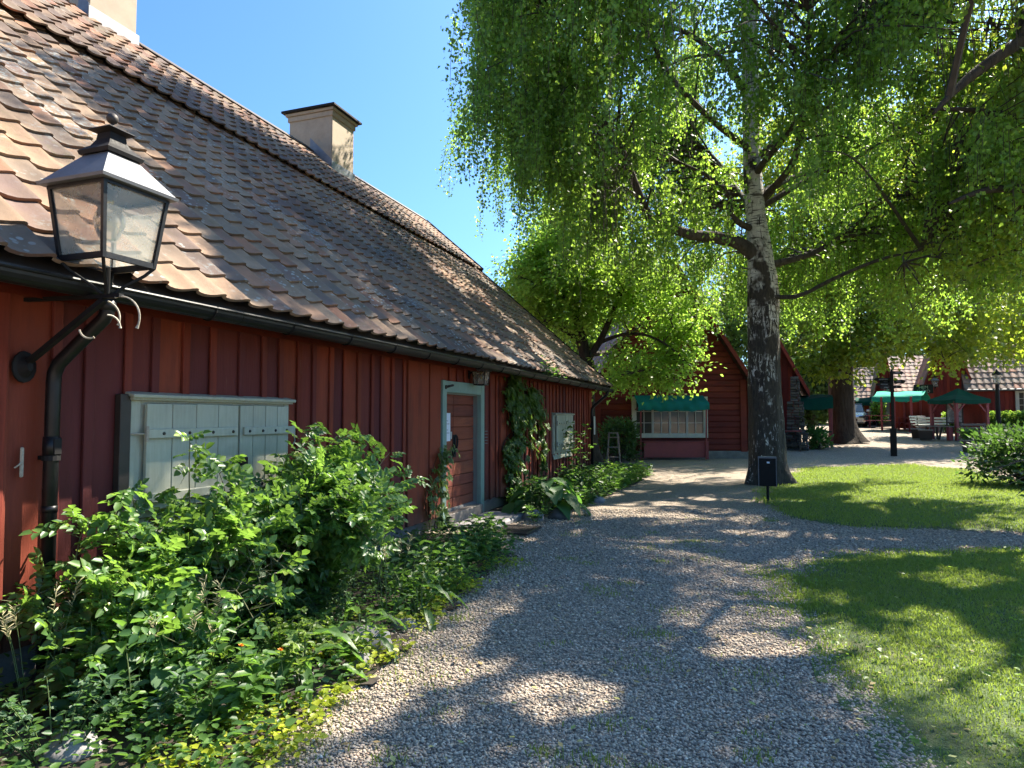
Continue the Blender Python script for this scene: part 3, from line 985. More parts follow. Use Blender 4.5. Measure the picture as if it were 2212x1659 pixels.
def roof():
    rr = random.Random(11)
    mb = MB()
    pantiles(mb, XE + .03, ZE - .02, XS - .4, slopez(XS - .4), -.2, Y1 + .42, .0, rr)
    r = hpart(mb, 'roof', M['tile'], None, True); r.data.set_sharp_from_angle(angle=R(38))
    mb = MB()
    pantiles(mb, XS, slopez(XS), XR, ZR, 1.5, Y1 + .42, .085, rr)
    hpart(mb, 'upper_roof', M['tile_upper'], r, True).data.set_sharp_from_angle(angle=R(38))
    mb = MB()   # roof deck below the tiles and the far slope
    e = .03
    mb.prism([(XE - .02, ZE - .05), (XR, ZR - .06), (2 * XR - XE, ZE - .05), (2 * XR - XE, ZE - .12), (XR, ZR - .14), (XE - .02, ZE - .12)], 'y', Y0 - .3, Y1 + .36)
    hpart(mb, 'roof_deck', M['wood_dark'], r)
    mb = MB()
    pantiles(mb, 2 * XR - XE, ZE, XR, ZR, 2.0, Y1 + .42, .0, rr, .5, .72, 6)
    hpart(mb, 'rear_roof', M['tile'], r)
    mb = MB()   # ridge boards
    d = Vector((1, 0, -slope)).normalized()
    for y0, y1 in ((1.0, 6.9), (8.15, 12.85), (13.95, Y1 + .42)):
        for s in (1, -1):
            a = Vector((XR, 0, ZR + .17)); b = Vector((XR + s * .17, 0, ZR + .17 - .17 * slope * .95))
            nn = Vector((s * slope, 0, 1)).normalized() * .022
            mb.v += []; n0 = len(mb.v)
            mb.add([(a.x, y0, a.z), (b.x, y0, b.z), (b.x, y1, b.z), (a.x, y1, a.z), (a.x, y0, a.z + .028), (b.x + nn.x, y0, b.z + nn.z), (b.x + nn.x, y1, b.z + nn.z), (a.x, y1, a.z + .028)],
                   [(0, 1, 2, 3), (4, 7, 6, 5), (0, 4, 5, 1), (2, 6, 7, 3), (1, 5, 6, 2)])
    recalc(hpart(mb, 'ridge_board', M['wood_dark'], r))
    mb = MB()   # verge boards on the far gable
    for s in (1, -1):
        a = Vector((XR + s * .0, Y1 + .44, ZR + .20)); b = Vector((XR + s * (XR - XS) * -1.0, Y1 + .44, slopez(XS) + .14))
        mb.bar(a, b, .05, .17, 0, (0, 1, 0)) if False else None
    def verge(x0, z0, x1, z1, lift, hgt):
        d = Vector((x1 - x0, 0, z1 - z0)).normalized(); n = Vector((-d.z, 0, d.x))
        if n.z < 0: n = -n
        a0 = Vector((x0, 0, z0)) + n * (lift - hgt); a1 = Vector((x0, 0, z0)) + n * lift
        b0 = Vector((x1, 0, z1)) + n * (lift - hgt); b1 = Vector((x1, 0, z1)) + n * lift
        mb.prism([(a0.x, a0.z), (b0.x, b0.z), (b1.x, b1.z), (a1.x, a1.z)], 'y', Y1 + .425, Y1 + .455)
    verge(XS + .02, slopez(XS + .02), XR + .05, ZR - .045, .17, .20)
    verge(XE, ZE, XS + .03, slopez(XS + .03), .075, .20)
    recalc(hpart(mb, 'verge_board', M['black_matt'], r))
roof()

# -- chimneys
def chimney(y0, y1, x1, x0, ztop, capped):
    zb = slopez(x1) - .4
    mb = MB(); mb.box(x0, x1, y0, y1, zb, ztop, 0, None, .015)
    c = hpart(mb, 'chimney', M['plaster'])
    mb = MB()
    zf = slopez(x1)
    k = slope
    for s in (0,):   # stepped flashing strip on the side that faces the yard and on the near end
        mb.quad((x1 + .006, y0 - .01, zf + .02), (x1 + .006, y1 + .05, zf + .02), (x1 + .006, y1 + .05, zf + .34), (x1 + .006, y0 - .01, zf + .34))
        mb.quad((x1 + .006, y0 - .03, zf + .06), (x1 + .20, y0 - .03, zf + .06 - .194 * k + .07), (x1 + .20, y1 + .1, zf + .06 - .194 * k + .07), (x1 + .006, y1 + .1, zf + .06))
        mb.prism([(x1 + .006, zf + .05), (x1 + .006, zf + .36), (XR, ZR + .42), (XR, ZR + .08)], 'y', y0 - .008, y0 - .003)
    recalc(hpart(mb, 'flashing', M['lead'], c))
    if capped:
        mb = MB()
        mb.box(x0 - .03, x1 + .03, y0 - .03, y1 + .03, ztop - .10, ztop + .02, 0, None, .01)
        mb.box(x0 - .07, x1 + .07, y0 - .07, y1 + .07, ztop + .021, ztop + .09, 0, None, .01)
        hpart(mb, 'collar', M['plaster'], c)
        mb = MB()
        mb.box(x0 - .14, x1 + .14, y0 - .14, y1 + .14, ztop + .091, ztop + .145, 0, None, .008)
        mb.frustum(((x0 + x1) / 2, (y0 + y1) / 2), 1.0, ztop + .146, .5, ztop + .18)
        hpart(mb, 'cap', M['black_matt'], c)
chimney(12.95, 13.86, -9.0, -10.2, 8.72, True)
chimney(7.18, 8.02, -9.38, -10.4, 10.6, True)

# -- gutter and downpipes
def gutter():
    XG, ZG, r = -3.60, 2.365, .072
    mb = MB()
    y0, y1 = Y0, Y1 + .32
    n = 9
    pr = []
    for k in range(n + 1):
        a = math.pi + math.pi * k / n
        pr.append((XG + r * math.cos(a), ZG + r * math.sin(a)))
    pr = [(pr[0][0], pr[0][1] + .02)] + pr
    inn = [(x + (XG - x) * .08, z + .006) for x, z in pr]
    poly = pr + inn[::-1]
    yy = y0
    segs = list(np.arange(y0, y1, 2.0)) + [y1]
    for a, b in zip(segs[:-1], segs[1:]):
        mb.prism(poly, 'y', a + .002, b - .002)
    mb.tube([(XG + r + .004, y0, ZG + .004), (XG + r + .004, y1, ZG + .004)], .0115, 8)
    g = recalc(hpart(mb, 'gutter', M['black'], None, False))
    y = .4
    rr = random.Random(2)
    while y < y1:
        pts = [(XG + (r + .006) * math.cos(a), y, ZG + (r + .006) * math.sin(a)) for a in np.linspace(math.pi, 2 * math.pi, 10)]
        mb = MB(); mb.tube(pts + [(XG + r + .012, y, ZG + .016)], .006, 5)
        hpart(mb, 'bracket', M['black_matt'], g)
        y += .78 + .1 * rr.random()
    mb = MB()
    mb.box(XG - r, XG + r, y1 - .012, y1 - .004, ZG - r * .75, ZG + .01)
    hpart(mb, 'end_cap', M['black_matt'], g)
gutter()
def downpipe(y, elbow_z, label=''):
    mb = MB()
    xw, XG = WX + .105, -3.60
    pts = [(XG, y, 2.30), (XG, y, 2.225), (XG - .02, y, 2.19), (xw + .04, y, elbow_z + .03), (xw + .005, y, elbow_z - .03), (xw, y, elbow_z - .09), (xw, y, .06)]
    mb.tube(pts, .041, 14)
    mb.tube([(xw, y, elbow_z - .42), (xw, y, elbow_z - .54)], .047, 14)
    mb.tube([(xw, y, 1.02), (xw, y, 1.06)], .0435, 14)
    mb.tube([(XG, y, 2.235), (XG, y, 2.30)], [.048, .052], 14)
    p = hpart(mb, 'downpipe', M['black'], None, True)
    for z in (1.35, .42):
        mb = MB()
        mb.box(xw - .10, xw - .044, y - .012, y + .012, z - .012, z + .012)
        mb.lathe([(.05, -.016), (.05, .016)], 14, (xw, y, z))
        hpart(mb, 'clamp', M['black_matt'], p)
    mb = MB()
    mb.box(xw + .036, xw + .052, y - .02, y + .03, elbow_z - .53, elbow_z - .43, 0, None, .004)
    hpart(mb, 'pipe_lug', M['black_matt'], p)
downpipe(2.93, 1.90)
downpipe(18.05, 1.86)

# -- things fixed to the house
def lantern(name, loc, rz, s, label, open_bottom=True):
    """square tapered lantern; local z=0 at the underside of its glass"""
    t = empty(name, loc, rz)
    tag(t, label, 'lamp')
    wb, wt, h = .34 * s, .43 * s, .43 * s
    mb = MB(); k = .011 * s
    for sx in (-1, 1):
        for sy in (-1, 1):
            mb.bar((sx * wb / 2, sy * wb / 2, 0), (sx * wt / 2, sy * wt / 2, h), k * 2, k * 2, 0, (0, 1, 0))
    for w_, z, hh in ((wb, .012 * s, .034 * s), (wt, h - .008 * s, .02 * s)):
        for a in (-1, 1):
            mb.box(-w_ / 2 - k, w_ / 2 + k, a * w_ / 2 - k, a * w_ / 2 + k, z - hh / 2, z + hh / 2)
            mb.box(a * w_ / 2 - k * .98, a * w_ / 2 + k * .98, -w_ / 2 + k, w_ / 2 - k, z - hh / 2 * .97, z + hh / 2 * .97)
    mb.build('frame', M['black'], t)
    mb = MB()
    g = .004 * s
    for sx, sy in ((1, 0), (-1, 0), (0, 1), (0, -1)):
        b_, t_ = wb / 2 - .004 * s, wt / 2 - .004 * s
        if sx: q = [(sx * b_, -b_, .03 * s), (sx * b_, b_, .03 * s), (sx * t_, t_, h - .01 * s), (sx * t_, -t_, h - .01 * s)]
        else: q = [(-b_, sy * b_, .03 * s), (b_, sy * b_, .03 * s), (t_, sy * t_, h - .01 * s), (-t_, sy * t_, h - .01 * s)]
        mb.quad(*q)
    mb.build('glass', M['lampglass'], t)
    mb = MB()
    rw = .52 * s
    mb.frustum((0, 0), rw, h + .004 * s, rw + .01 * s, h + .022 * s)
    mb.frustum((0, 0), rw - .01 * s, h + .0225 * s, .20 * s, h + .215 * s)
    mb.build('lamp_roof', M['zinc'], t)
    mb = MB()
    z = h + .216 * s
    for (w0, z0, w1, z1) in ((.235, 0, .25, .022), (.25, .0225, .17, .06), (.16, .0605, .115, .105), (.115, .1055, .105, .145), (.105, .1455, .185, .160), (.185, .1605, .16, .172), (.155, .1725, .03, .195)):
        mb.frustum((0, 0), w0 * s, z + z0 * s, w1 * s, z + z1 * s)
    mb.build('vent_cowl', M['black_matt'], t)
    mb = MB()
    c0 = z + .250 * s
    mb.lathe([(.012 * s, -.060 * s), (.010 * s, -.034 * s)] + [(.034 * s * math.cos(a), .034 * s * math.sin(a)) for a in np.linspace(-1.4, 1.5, 9)], 14, (0, 0, c0))
    mb.build('finial', M['iron'], t, True)
    mb = MB()
    mb.lathe([(.025 * s, h * .86), (.06 * s, h * .80), (.085 * s, h * .64), (.085 * s, h * .56), (.06 * s, h * .40), (.04 * s, h * .33)], 16)
    bu = mb.build('bulb', M['bulb'], t, True)
    mb = MB()
    mb.lathe([(.02 * s, h * .48), (.024 * s, h * .55), (.02 * s, h * .74)], 10)
    mb.lathe([(.024 * s, h * .80), (.024 * s, h - .0)], 10)
    mb.build('lamp_holder', M['brass'], t, True)
    return t
LX, LY, LZ = -3.43, 2.79, 2.47
st = lantern('wall_lantern', (LX, LY, LZ), 0, .95, 'large black lantern with pointed grey roof on an iron wall bracket', True)
def street_bracket(t):
    mb = MB()
    # cradle of four bent straps below the glass
    for sx in (-1, 1):
        for sy in (-1, 1):
            pts = [(sx * .165, sy * .165, .0), (sx * .13, sy * .13, -.05), (sx * .06, sy * .06, -.12), (sx * .02, sy * .02, -.17)]
            mb.tube(pts, .0095, 6)
    mb.tube([(0, 0, -.02), (0, 0, -.19)], .014, 8)
    mb.build('cradle', M['black_matt'], t)
    mb = MB()
    w = WX - LX
    mb.bar((w + .04, 0, -.165), (.11, 0, -.185), .03, .022)
    mb.bar((w + .05, -.0, -.56), (-.02, 0, -.20), .032, .03)
    mb.lathe([(.072, 0), (.07, .012), (.05, .018), (.025, .05), (.018, .06)], 14, M=Matrix.Translation((w + .04, 0, -.57)) @ Matrix.Rotation(R(90), 4, 'Y') @ Matrix.Scale(1.35, 4, (1, 0, 0)))
    mb.build('bracket_arm', M['black_matt'], t)
    mb = MB()
    def hook(ox, oz, r, a0, a1, ry):
        pts = [(ox + r * math.cos(a) * math.cos(ry), r * math.cos(a) * math.sin(ry), oz + r * 1.15 * math.sin(a)) for a in np.linspace(a0, a1, 12)]
        mb = MB(); mb.tube(pts, [.0055] * 11 + [.009], 6); mb.build('hook', M['creamhook'], t)
    hook(-.03, -.30, .085, R(75), R(-25), R(55))
    hook(.11, -.31, .105, R(110), R(-30), R(20))
    hook(-.13, -.36, .05, R(190), R(300), R(40))
    hook(.02, -.36, .06, R(100), R(0), R(70))
street_bracket(st)
wl_ = lantern('door_lantern', (WX + .20, 9.70, 2.10), 0, .50, 'small black lantern on the red wall above the green door frame')
mb = MB(); mb.bar((-.19, 0, .20), (-.12, 0, .20), .03, .03); mb.box(-.205, -.19, -.05, .05, .10, .32)
mb.build('wall_mount', M['black_matt'], wl_)

def flat_sheet(name, x, y0, y1, z0, z1, label, cat, parent=None):
    mb = MB()
    mb.box(x, x + .003, y0, y1, z0, z1)
    o = mb.build(name, M['paper'])
    return tag(o, label, cat)
nt_ = flat_sheet('notice', WX - .081, DOOR_Y0 + .24, DOOR_Y0 + .50, 1.24, 1.66, 'pale blue paper notice pinned to the brown red door', 'notice')
mb = MB()
for k in range(6):
    mb.box(WX - .0775, WX - .0765, DOOR_Y0 + .27, DOOR_Y0 + .46 - .05 * (k % 3), 1.36 + .045 * k, 1.366 + .045 * k)
mb.build('print_lines', M['black_matt'], nt_)
mb = MB(); mb.box(WX + .165, WX + .18, 17.98, 18.13, 1.12, 1.62, 0, None, .003)
tag(mb.build('sign_board', M['white_paint']), 'narrow white board tied to the downpipe at the far corner', 'sign')
mb = MB()
mb.tube([(WX + .03, 6.55, .98), (WX + .06, 6.555, .98), (WX + .06, 6.58, 1.05), (WX + .06, 6.60, 1.17)], .007, 6)
tag(mb.build('wall_hook', M['creamhook']), 'small pale hook on the red boards beyond the shutters', 'hook')

# -- step and drain grate before the door
mb = MB()
mb.box(WX + .14, WX + .78, DOOR_Y0 + .05, DOOR_Y1 - .02, -.02, .085, 0, None, .03)
o = mb.build('door_step', M['stone'])
tag(o, 'flat grey stone step at the foot of the brown red door', 'step')
def grate():
    c = GP(1108, 1148)
    t = empty('drain_grate', (c.x, c.y, c.z + .012))
    tag(t, 'rusty iron drain grate in the gravel beside the door step', 'grate')
    mb = MB()
    for a in (-.30, .30): mb.box(-.32, .32, a - .025, a + .025, 0, .03, 0, None, .004)
    for a in (-.30, .30): mb.box(a - .02, a + .02, -.274, .274, 0, .0295)
    mb.build('rim', M['iron'], t)
    mb = MB()
    for k in range(11): mb.box(-.278 , .278, -.255 + k * .05, -.232 + k * .05, .002, .022)
    mb.build('bars', M['iron'], t)
grate()
def ladder():
    base = Vector((-3.62, 19.0, 0.0)); t = empty('step_ladder', base, R(8))
    tag(t, 'old pale wooden ladder standing just beyond the far house corner', 'ladder')
    for s in (0, 1):
        mb = MB(); mb.bar((-.22 if s == 0 else .22, .0, .0), (-.13 if s == 0 else .10, .35, 1.12), .035, .07, 0, (0, 1, 0)); mb.build('rail', M['wood_grey'], t)
    for k in range(4):
        f = .14 + k * .25
        x0, x1 = -.22 + .09 * f, .22 - .12 * f
        mb = MB(); mb.box(x0, x1, .35 * f - .05, .35 * f + .05, 1.12 * f, 1.12 * f + .025, 0, None, .004); mb.build('tread', M['wood_grey'], t)
    mb = MB(); mb.box(-.16, .13, .28, .44, 1.121, 1.15, 0, None, .005); mb.build('top_board', M['wood_grey'], t)
    for s in (-.16, .13):
        mb = MB(); mb.bar((s, .42, 1.10), (s * 1.3, .85, 0), .03, .04, 0, (0, 1, 0)); mb.build('rear_leg', M['wood_grey'], t)
ladder()
# ================================================================== FOLIAGE
def unit(a): return a / np.maximum(np.linalg.norm(a, axis=-1, keepdims=True), 1e-9)
def rnd_dirs(n): return unit(rng.normal(size=(n, 3)))
def leaf4(P, D, Nn, L, W, fold=.25):
    """rhombic leaves, folded a little along the midrib: returns V,F"""
    S = unit(np.cross(D, Nn)); Nn = np.cross(S, D)
    L = L[:, None]; W = W[:, None]
    a = P; b = P + D * L * .42 + S * W / 2 + Nn * W * fold * .5
    c = P + D * L - Nn * L * .06; d = P + D * L * .42 - S * W / 2 + Nn * W * fold * .5
    V = np.stack([a, b, c, d], 1).reshape(-1, 3)
    F = np.arange(len(P) * 4).reshape(-1, 4)
    return V, F
def leaf6(P, D, Nn, L, W, fold=.22, droop=.12):
    S = unit(np.cross(D, Nn)); Nn = np.cross(S, D)
    L = L[:, None]; W = W[:, None]
    up = Nn * W * fold
    V = np.stack([P, P + D * L * .28 + S * W * .46 + up, P + D * L * .66 + S * W * .40 + up * .8 - Nn * L * droop * .3, P + D * L - Nn * L * droop,
                  P + D * L * .66 - S * W * .40 + up * .8 - Nn * L * droop * .3, P + D * L * .28 - S * W * .46 + up], 1).reshape(-1, 3)
    k = np.arange(len(P))[:, None] * 6
    F = np.concatenate([k + np.array([[0, 1, 2, 3]]), k + np.array([[0, 3, 4, 5]])], 1).reshape(-1, 4)
    return V, F
def cat_mesh(parts):
    Vs, Fs, n = [], [], 0
    for V, F in parts:
        Vs.append(V); Fs.append(F + n); n += len(V)
    return np.concatenate(Vs), np.concatenate(Fs)

LF = {}
LF['birch'] = leafmat('birch_leaf', (.030, .078, .018), (.092, .170, .032), (.34, .54, .06), .50, .42)
LF['linden'] = leafmat('linden_leaf', (.030, .070, .012), (.085, .14, .022), (.36, .46, .035), .55, .45)
LF['maple'] = leafmat('young_maple_leaf', (.055, .120, .020), (.14, .225, .040), (.40, .62, .08), .52, .45)
LF['far'] = leafmat('far_leaf', (.030, .065, .015), (.07, .115, .028), (.24, .36, .06), .45, .5)
LF['olive'] = leafmat('olive_backlit_leaf', (.034, .068, .014), (.088, .135, .026), (.40, .50, .05), .5, .5)
LF['rose'] = leafmat('rose_leaf', (.030, .080, .024), (.095, .168, .040), (.24, .43, .055), .38, .38, (.22, .26, .04))
LF['weed'] = leafmat('weed_leaf', (.022, .062, .018), (.075, .140, .032), (.17, .34, .045), .38, .42)
LF['money'] = leafmat('yellow_ground_leaf', (.12, .18, .018), (.28, .30, .025), (.40, .48, .03), .4, .45)
LF['hosta'] = leafmat('hosta_leaf', (.030, .088, .026), (.06, .125, .035), (.16, .36, .05), .35, .55)
LF['vine'] = leafmat('creeper_leaf', (.032, .072, .02), (.085, .13, .03), (.22, .36, .05), .4, .42)
LF['shrub'] = leafmat('dark_shrub_leaf', (.014, .038, .012), (.038, .075, .018), (.10, .20, .03), .35, .65)
LF['hedge'] = leafmat('clipped_hedge_leaf', (.04, .10, .016), (.12, .20, .03), (.3, .46, .05), .45, .45)

def birch_bark():
    m, nt, b = nodes('birch_bark')
    v = coords(nt)
    sx = nt.nodes.new("ShaderNodeSeparateXYZ"); nt.links.new(v, sx.inputs[0])
    z = sx.outputs[2]
    lowness = ramp(nt, math_(nt, 'MULTIPLY', z, .1), [(.14, 1.0), (.40, .66), (.52, .36), (.75, .30)])
    hi = coords(nt, (1.4, 1.4, 9))
    band = noise(nt, hi, 2.2, 5, .65)                       # lying lenticel bands
    fis = noise(nt, coords(nt, (8, 8, 2.2)), 1.7, 6, .68, 1.3)  # upright fissures
    blot = noise(nt, coords(nt, (1, 1, .8)), 1.3, 4, .6)
    dark1 = ramp(nt, math_(nt, 'ADD', fis, math_(nt, 'MULTIPLY', math_(nt, 'SUBTRACT', lowness, .5), .30)), [(.51, 0.0), (.56, 1.0)])
    dark2 = ramp(nt, band, [(.54, 0.0), (.60, .9)])
    dark3 = ramp(nt, math_(nt, 'ADD', blot, math_(nt, 'MULTIPLY', lowness, .16)), [(.60, 0.0), (.66, 1.0)])
    white = ramp(nt, noise(nt, v, 3, 4, .6), [(.3, (.44, .40, .34)), (.6, (.76, .73, .66)), (.8, (.34, .37, .29))])
    dk = ramp(nt, fis, [(.3, (.095, .078, .06)), (.7, (.028, .024, .02))])
    col = mixc(nt, math_(nt, 'MAXIMUM', dark1, math_(nt, 'MAXIMUM', dark2, dark3)), white, dk)
    nt.links.new(col, b.inputs['Base Color'])
    b.inputs['Roughness'].default_value = .85; b.inputs['Specular IOR Level'].default_value = .25
    bump(nt, b, math_(nt, 'ADD', fis, math_(nt, 'MULTIPLY', noise(nt, v, 22, 5, .7), .35)), .9, .05)
    return m
M['birch_bark'] = birch_bark()
def bark(name, c):
    m, nt, b = nodes(name)
    f = noise(nt, coords(nt, (8, 8, 1.2)), 1.5, 6, .7, .5)
    col = ramp(nt, f, [(.3, tuple(x * .35 for x in c)), (.6, c), (.8, tuple(x * 1.5 for x in c))])
    nt.links.new(col, b.inputs['Base Color'])
    b.inputs['Roughness'].default_value = .9; b.inputs['Specular IOR Level'].default_value = .2
    bump(nt, b, f, .9, .04)
    return m
M['limb_bark'] = bark('grey_brown_limb_bark', (.105, .088, .07))
M['bark'] = bark('dark_bark', (.060, .047, .036))
M['twig'] = simple('thin_twig', (.05, .038, .028), .8, .4, 8)
M['stem'] = simple('green_stem', (.09, .13, .035), .6, .3, 8)
M['cane'] = simple('rose_cane', (.085, .09, .035), .6, .4, 8)

def smooth_path(pts, rad, sub=4):
    """Catmull-Rom through points (Vector) with radii"""
    P = [Vector(p) for p in pts]; out, rr = [], []
    for i in range(len(P) - 1):
        p0, p1, p2, p3 = P[max(i - 1, 0)], P[i], P[i + 1], P[min(i + 2, len(P) - 1)]
        for k in range(sub):
            t = k / sub
            out.append(0.5 * ((2 * p1) + (p2 - p0) * t + (2 * p0 - 5 * p1 + 4 * p2 - p3) * t * t + (3 * p1 - p0 - 3 * p2 + p3) * t ** 3))
            rr.append(rad[i] * (1 - t) + rad[i + 1] * t)
    out.append(P[-1]); rr.append(rad[-1])
    return out, rr
def wobble(path, amp, f=1.0, seed=0):
    return [p + Vector((mnoise.noise(p * f + Vector((seed, 3, 1))), mnoise.noise(p * f + Vector((9, seed, 4))), .4 * mnoise.noise(p * f + Vector((2, 7, seed))))) * amp for p in path]
def trunk_tube(mb, path, rads, n=26, rough=.10, flare=None):
    """trunk with lobes, ridges and root flare"""
    rings = []
    for i, p in enumerate(path):
        t = (path[min(i + 1, len(path) - 1)] - path[max(i - 1, 0)]).normalized()
        u = Vector((1, 0, 0)); u = (u - t * u.dot(t)).normalized(); w = t.cross(u)
        ring = []
        for k in range(n):
            a = 2 * math.pi * k / n
            q = Vector((math.cos(a) * 2.2, math.sin(a) * 2.2, p.z * .55))
            r = rads[i] * (1 + rough * mnoise.noise(q) + rough * .7 * mnoise.noise(Vector((math.cos(a) * 7, math.sin(a) * 7, p.z * 1.7))))
            if flare:
                h = max(0.0, 1 - (p.z - path[0].z) / flare[1])
                r *= 1 + flare[0] * h * h * (1 + .55 * math.cos(a * 5 + 1.1) + .25 * math.cos(a * 3))
            ring.append(p + (u * math.cos(a) + w * math.sin(a)) * r)
        rings.append(ring)
    vs_ = [v for r in rings for v in r]; fs = []
    for i in range(len(rings) - 1):
        for k in range(n):
            k2 = (k + 1) % n
            fs.append((i * n + k, i * n + k2, (i + 1) * n + k2, (i + 1) * n + k))
    fs.append(tuple(range((len(rings) - 1) * n, len(rings) * n)))
    mb.add(vs_, fs)
def tree_part(mb, root, name, mat, smooth=True):
    o = Vector(root.location)
    mb.v = [(x - o.x, y - o.y, z - o.z) for x, y, z in mb.v]
    return mb.build(name, mat, root, smooth)
def leaf_part(parts, root, name, mat):
    V, F = cat_mesh(parts)
    V = V - np.array(root.location)[None]
    return np_mesh(name, V, F, mat, root)

KX, KY = SDIR.x / SDIR.z, SDIR.y / SDIR.z
def sun_gap(P, thr=.61):
    """gaps that run through a crown along the light, so that sun reaches the ground in patches"""
    gx, gy = P[:, 0] - P[:, 2] * KX, P[:, 1] - P[:, 2] * KY
    f = fbm(gx * .95 + 11, gy * .80 + 5, 3.3, 3)
    g = (f > np.where(gx < -4.6, thr - .075, np.where((gx < 2.2) & (gy > 2) & (gy < 15), thr - .03, thr)))
    for cx, cy_, rx, ry in ((-2.0, 8.3, .95, .22), (-1.7, 8.75, .8, .16), (.45, 9.9, 1.0, .28), (-.9, 9.0, .7, .16), (-.2, 7.4, .5, .14), (-1.5, 6.6, .9, .14), (.2, 12.2, 1.1, .25), (-1.4, 11.0, .9, .2), (1.5, 8.9, .6, .22), (-.2, 13.6, 1.2, .3), (-1.6, 14.4, .9, .35), (.3, 6.2, .45, .13), (-2.9, 13.5, .5, .9), (-3.4, 9.2, .5, .35), (-3.3, 15.2, .5, .9), (2.0, 7.6, .7, .25), (3.4, 8.2, .8, .3), (-3.4, 3.7, 1.75, 2.2), (-7.8, -.6, 3.2, 2.2), (-12.4, 10.6, 2.0, 3.2), (-8.2, 9.4, 1.0, .5), (-9.6, 7.0, 1.4, .5), (-6.2, 8.6, .8, .4), (-7.3, 17.0, 2.6, 3.0), (-5.2, 16.0, 1.2, 1.2)):
        g |= ((gx - cx) / rx) ** 2 + ((gy - cy_) / ry) ** 2 + .9 * (vnoise(gx * 4, gy * 4) - .5) < 1
    return g & (rng.random(len(P)) < .95)
def strands(tops, length, drift):
    """hanging twigs: list of points per strand -> arrays; tops (n,3)"""
    n = len(tops)
    k = 5
    t = np.linspace(0, 1, k)[None, :, None]
    dn = np.zeros((n, 1, 3)); dn[..., 2] = -1
    dr = drift[:, None, :]
    bend = 1 - (1 - t) ** 2
    return tops[:, None, :] + dr * bend * length[:, None, None] * .5 + dn * length[:, None, None] * t ** 1.15
def strand_tubes(S, r):
    n, k, _ = S.shape
    o = np.array([[1, 0, 0], [-.5, .87, 0], [-.5, -.87, 0]]) * r
    V = (S[:, :, None, :] + o[None, None]).reshape(-1, 3)
    b = (np.arange(n)[:, None] * k + np.arange(k - 1)[None]).reshape(-1) * 3
    F = np.concatenate([np.stack([b + i, b + (i + 1) % 3, b + 3 + (i + 1) % 3, b + 3 + i], -1) for i in range(3)])
    return V, F
def at_strand(S, t, idx):
    k = S.shape[1] - 1
    f = t * k; i = np.minimum(f.astype(int), k - 1); w = (f - i)[:, None]
    return S[idx, i] * (1 - w) + S[idx, i + 1] * w

def nearest_on(skel, p):
    best = min(skel, key=lambda q: (q - p).length_squared + 6 * max(0, q.z - p.z - .3) ** 2)
    return best

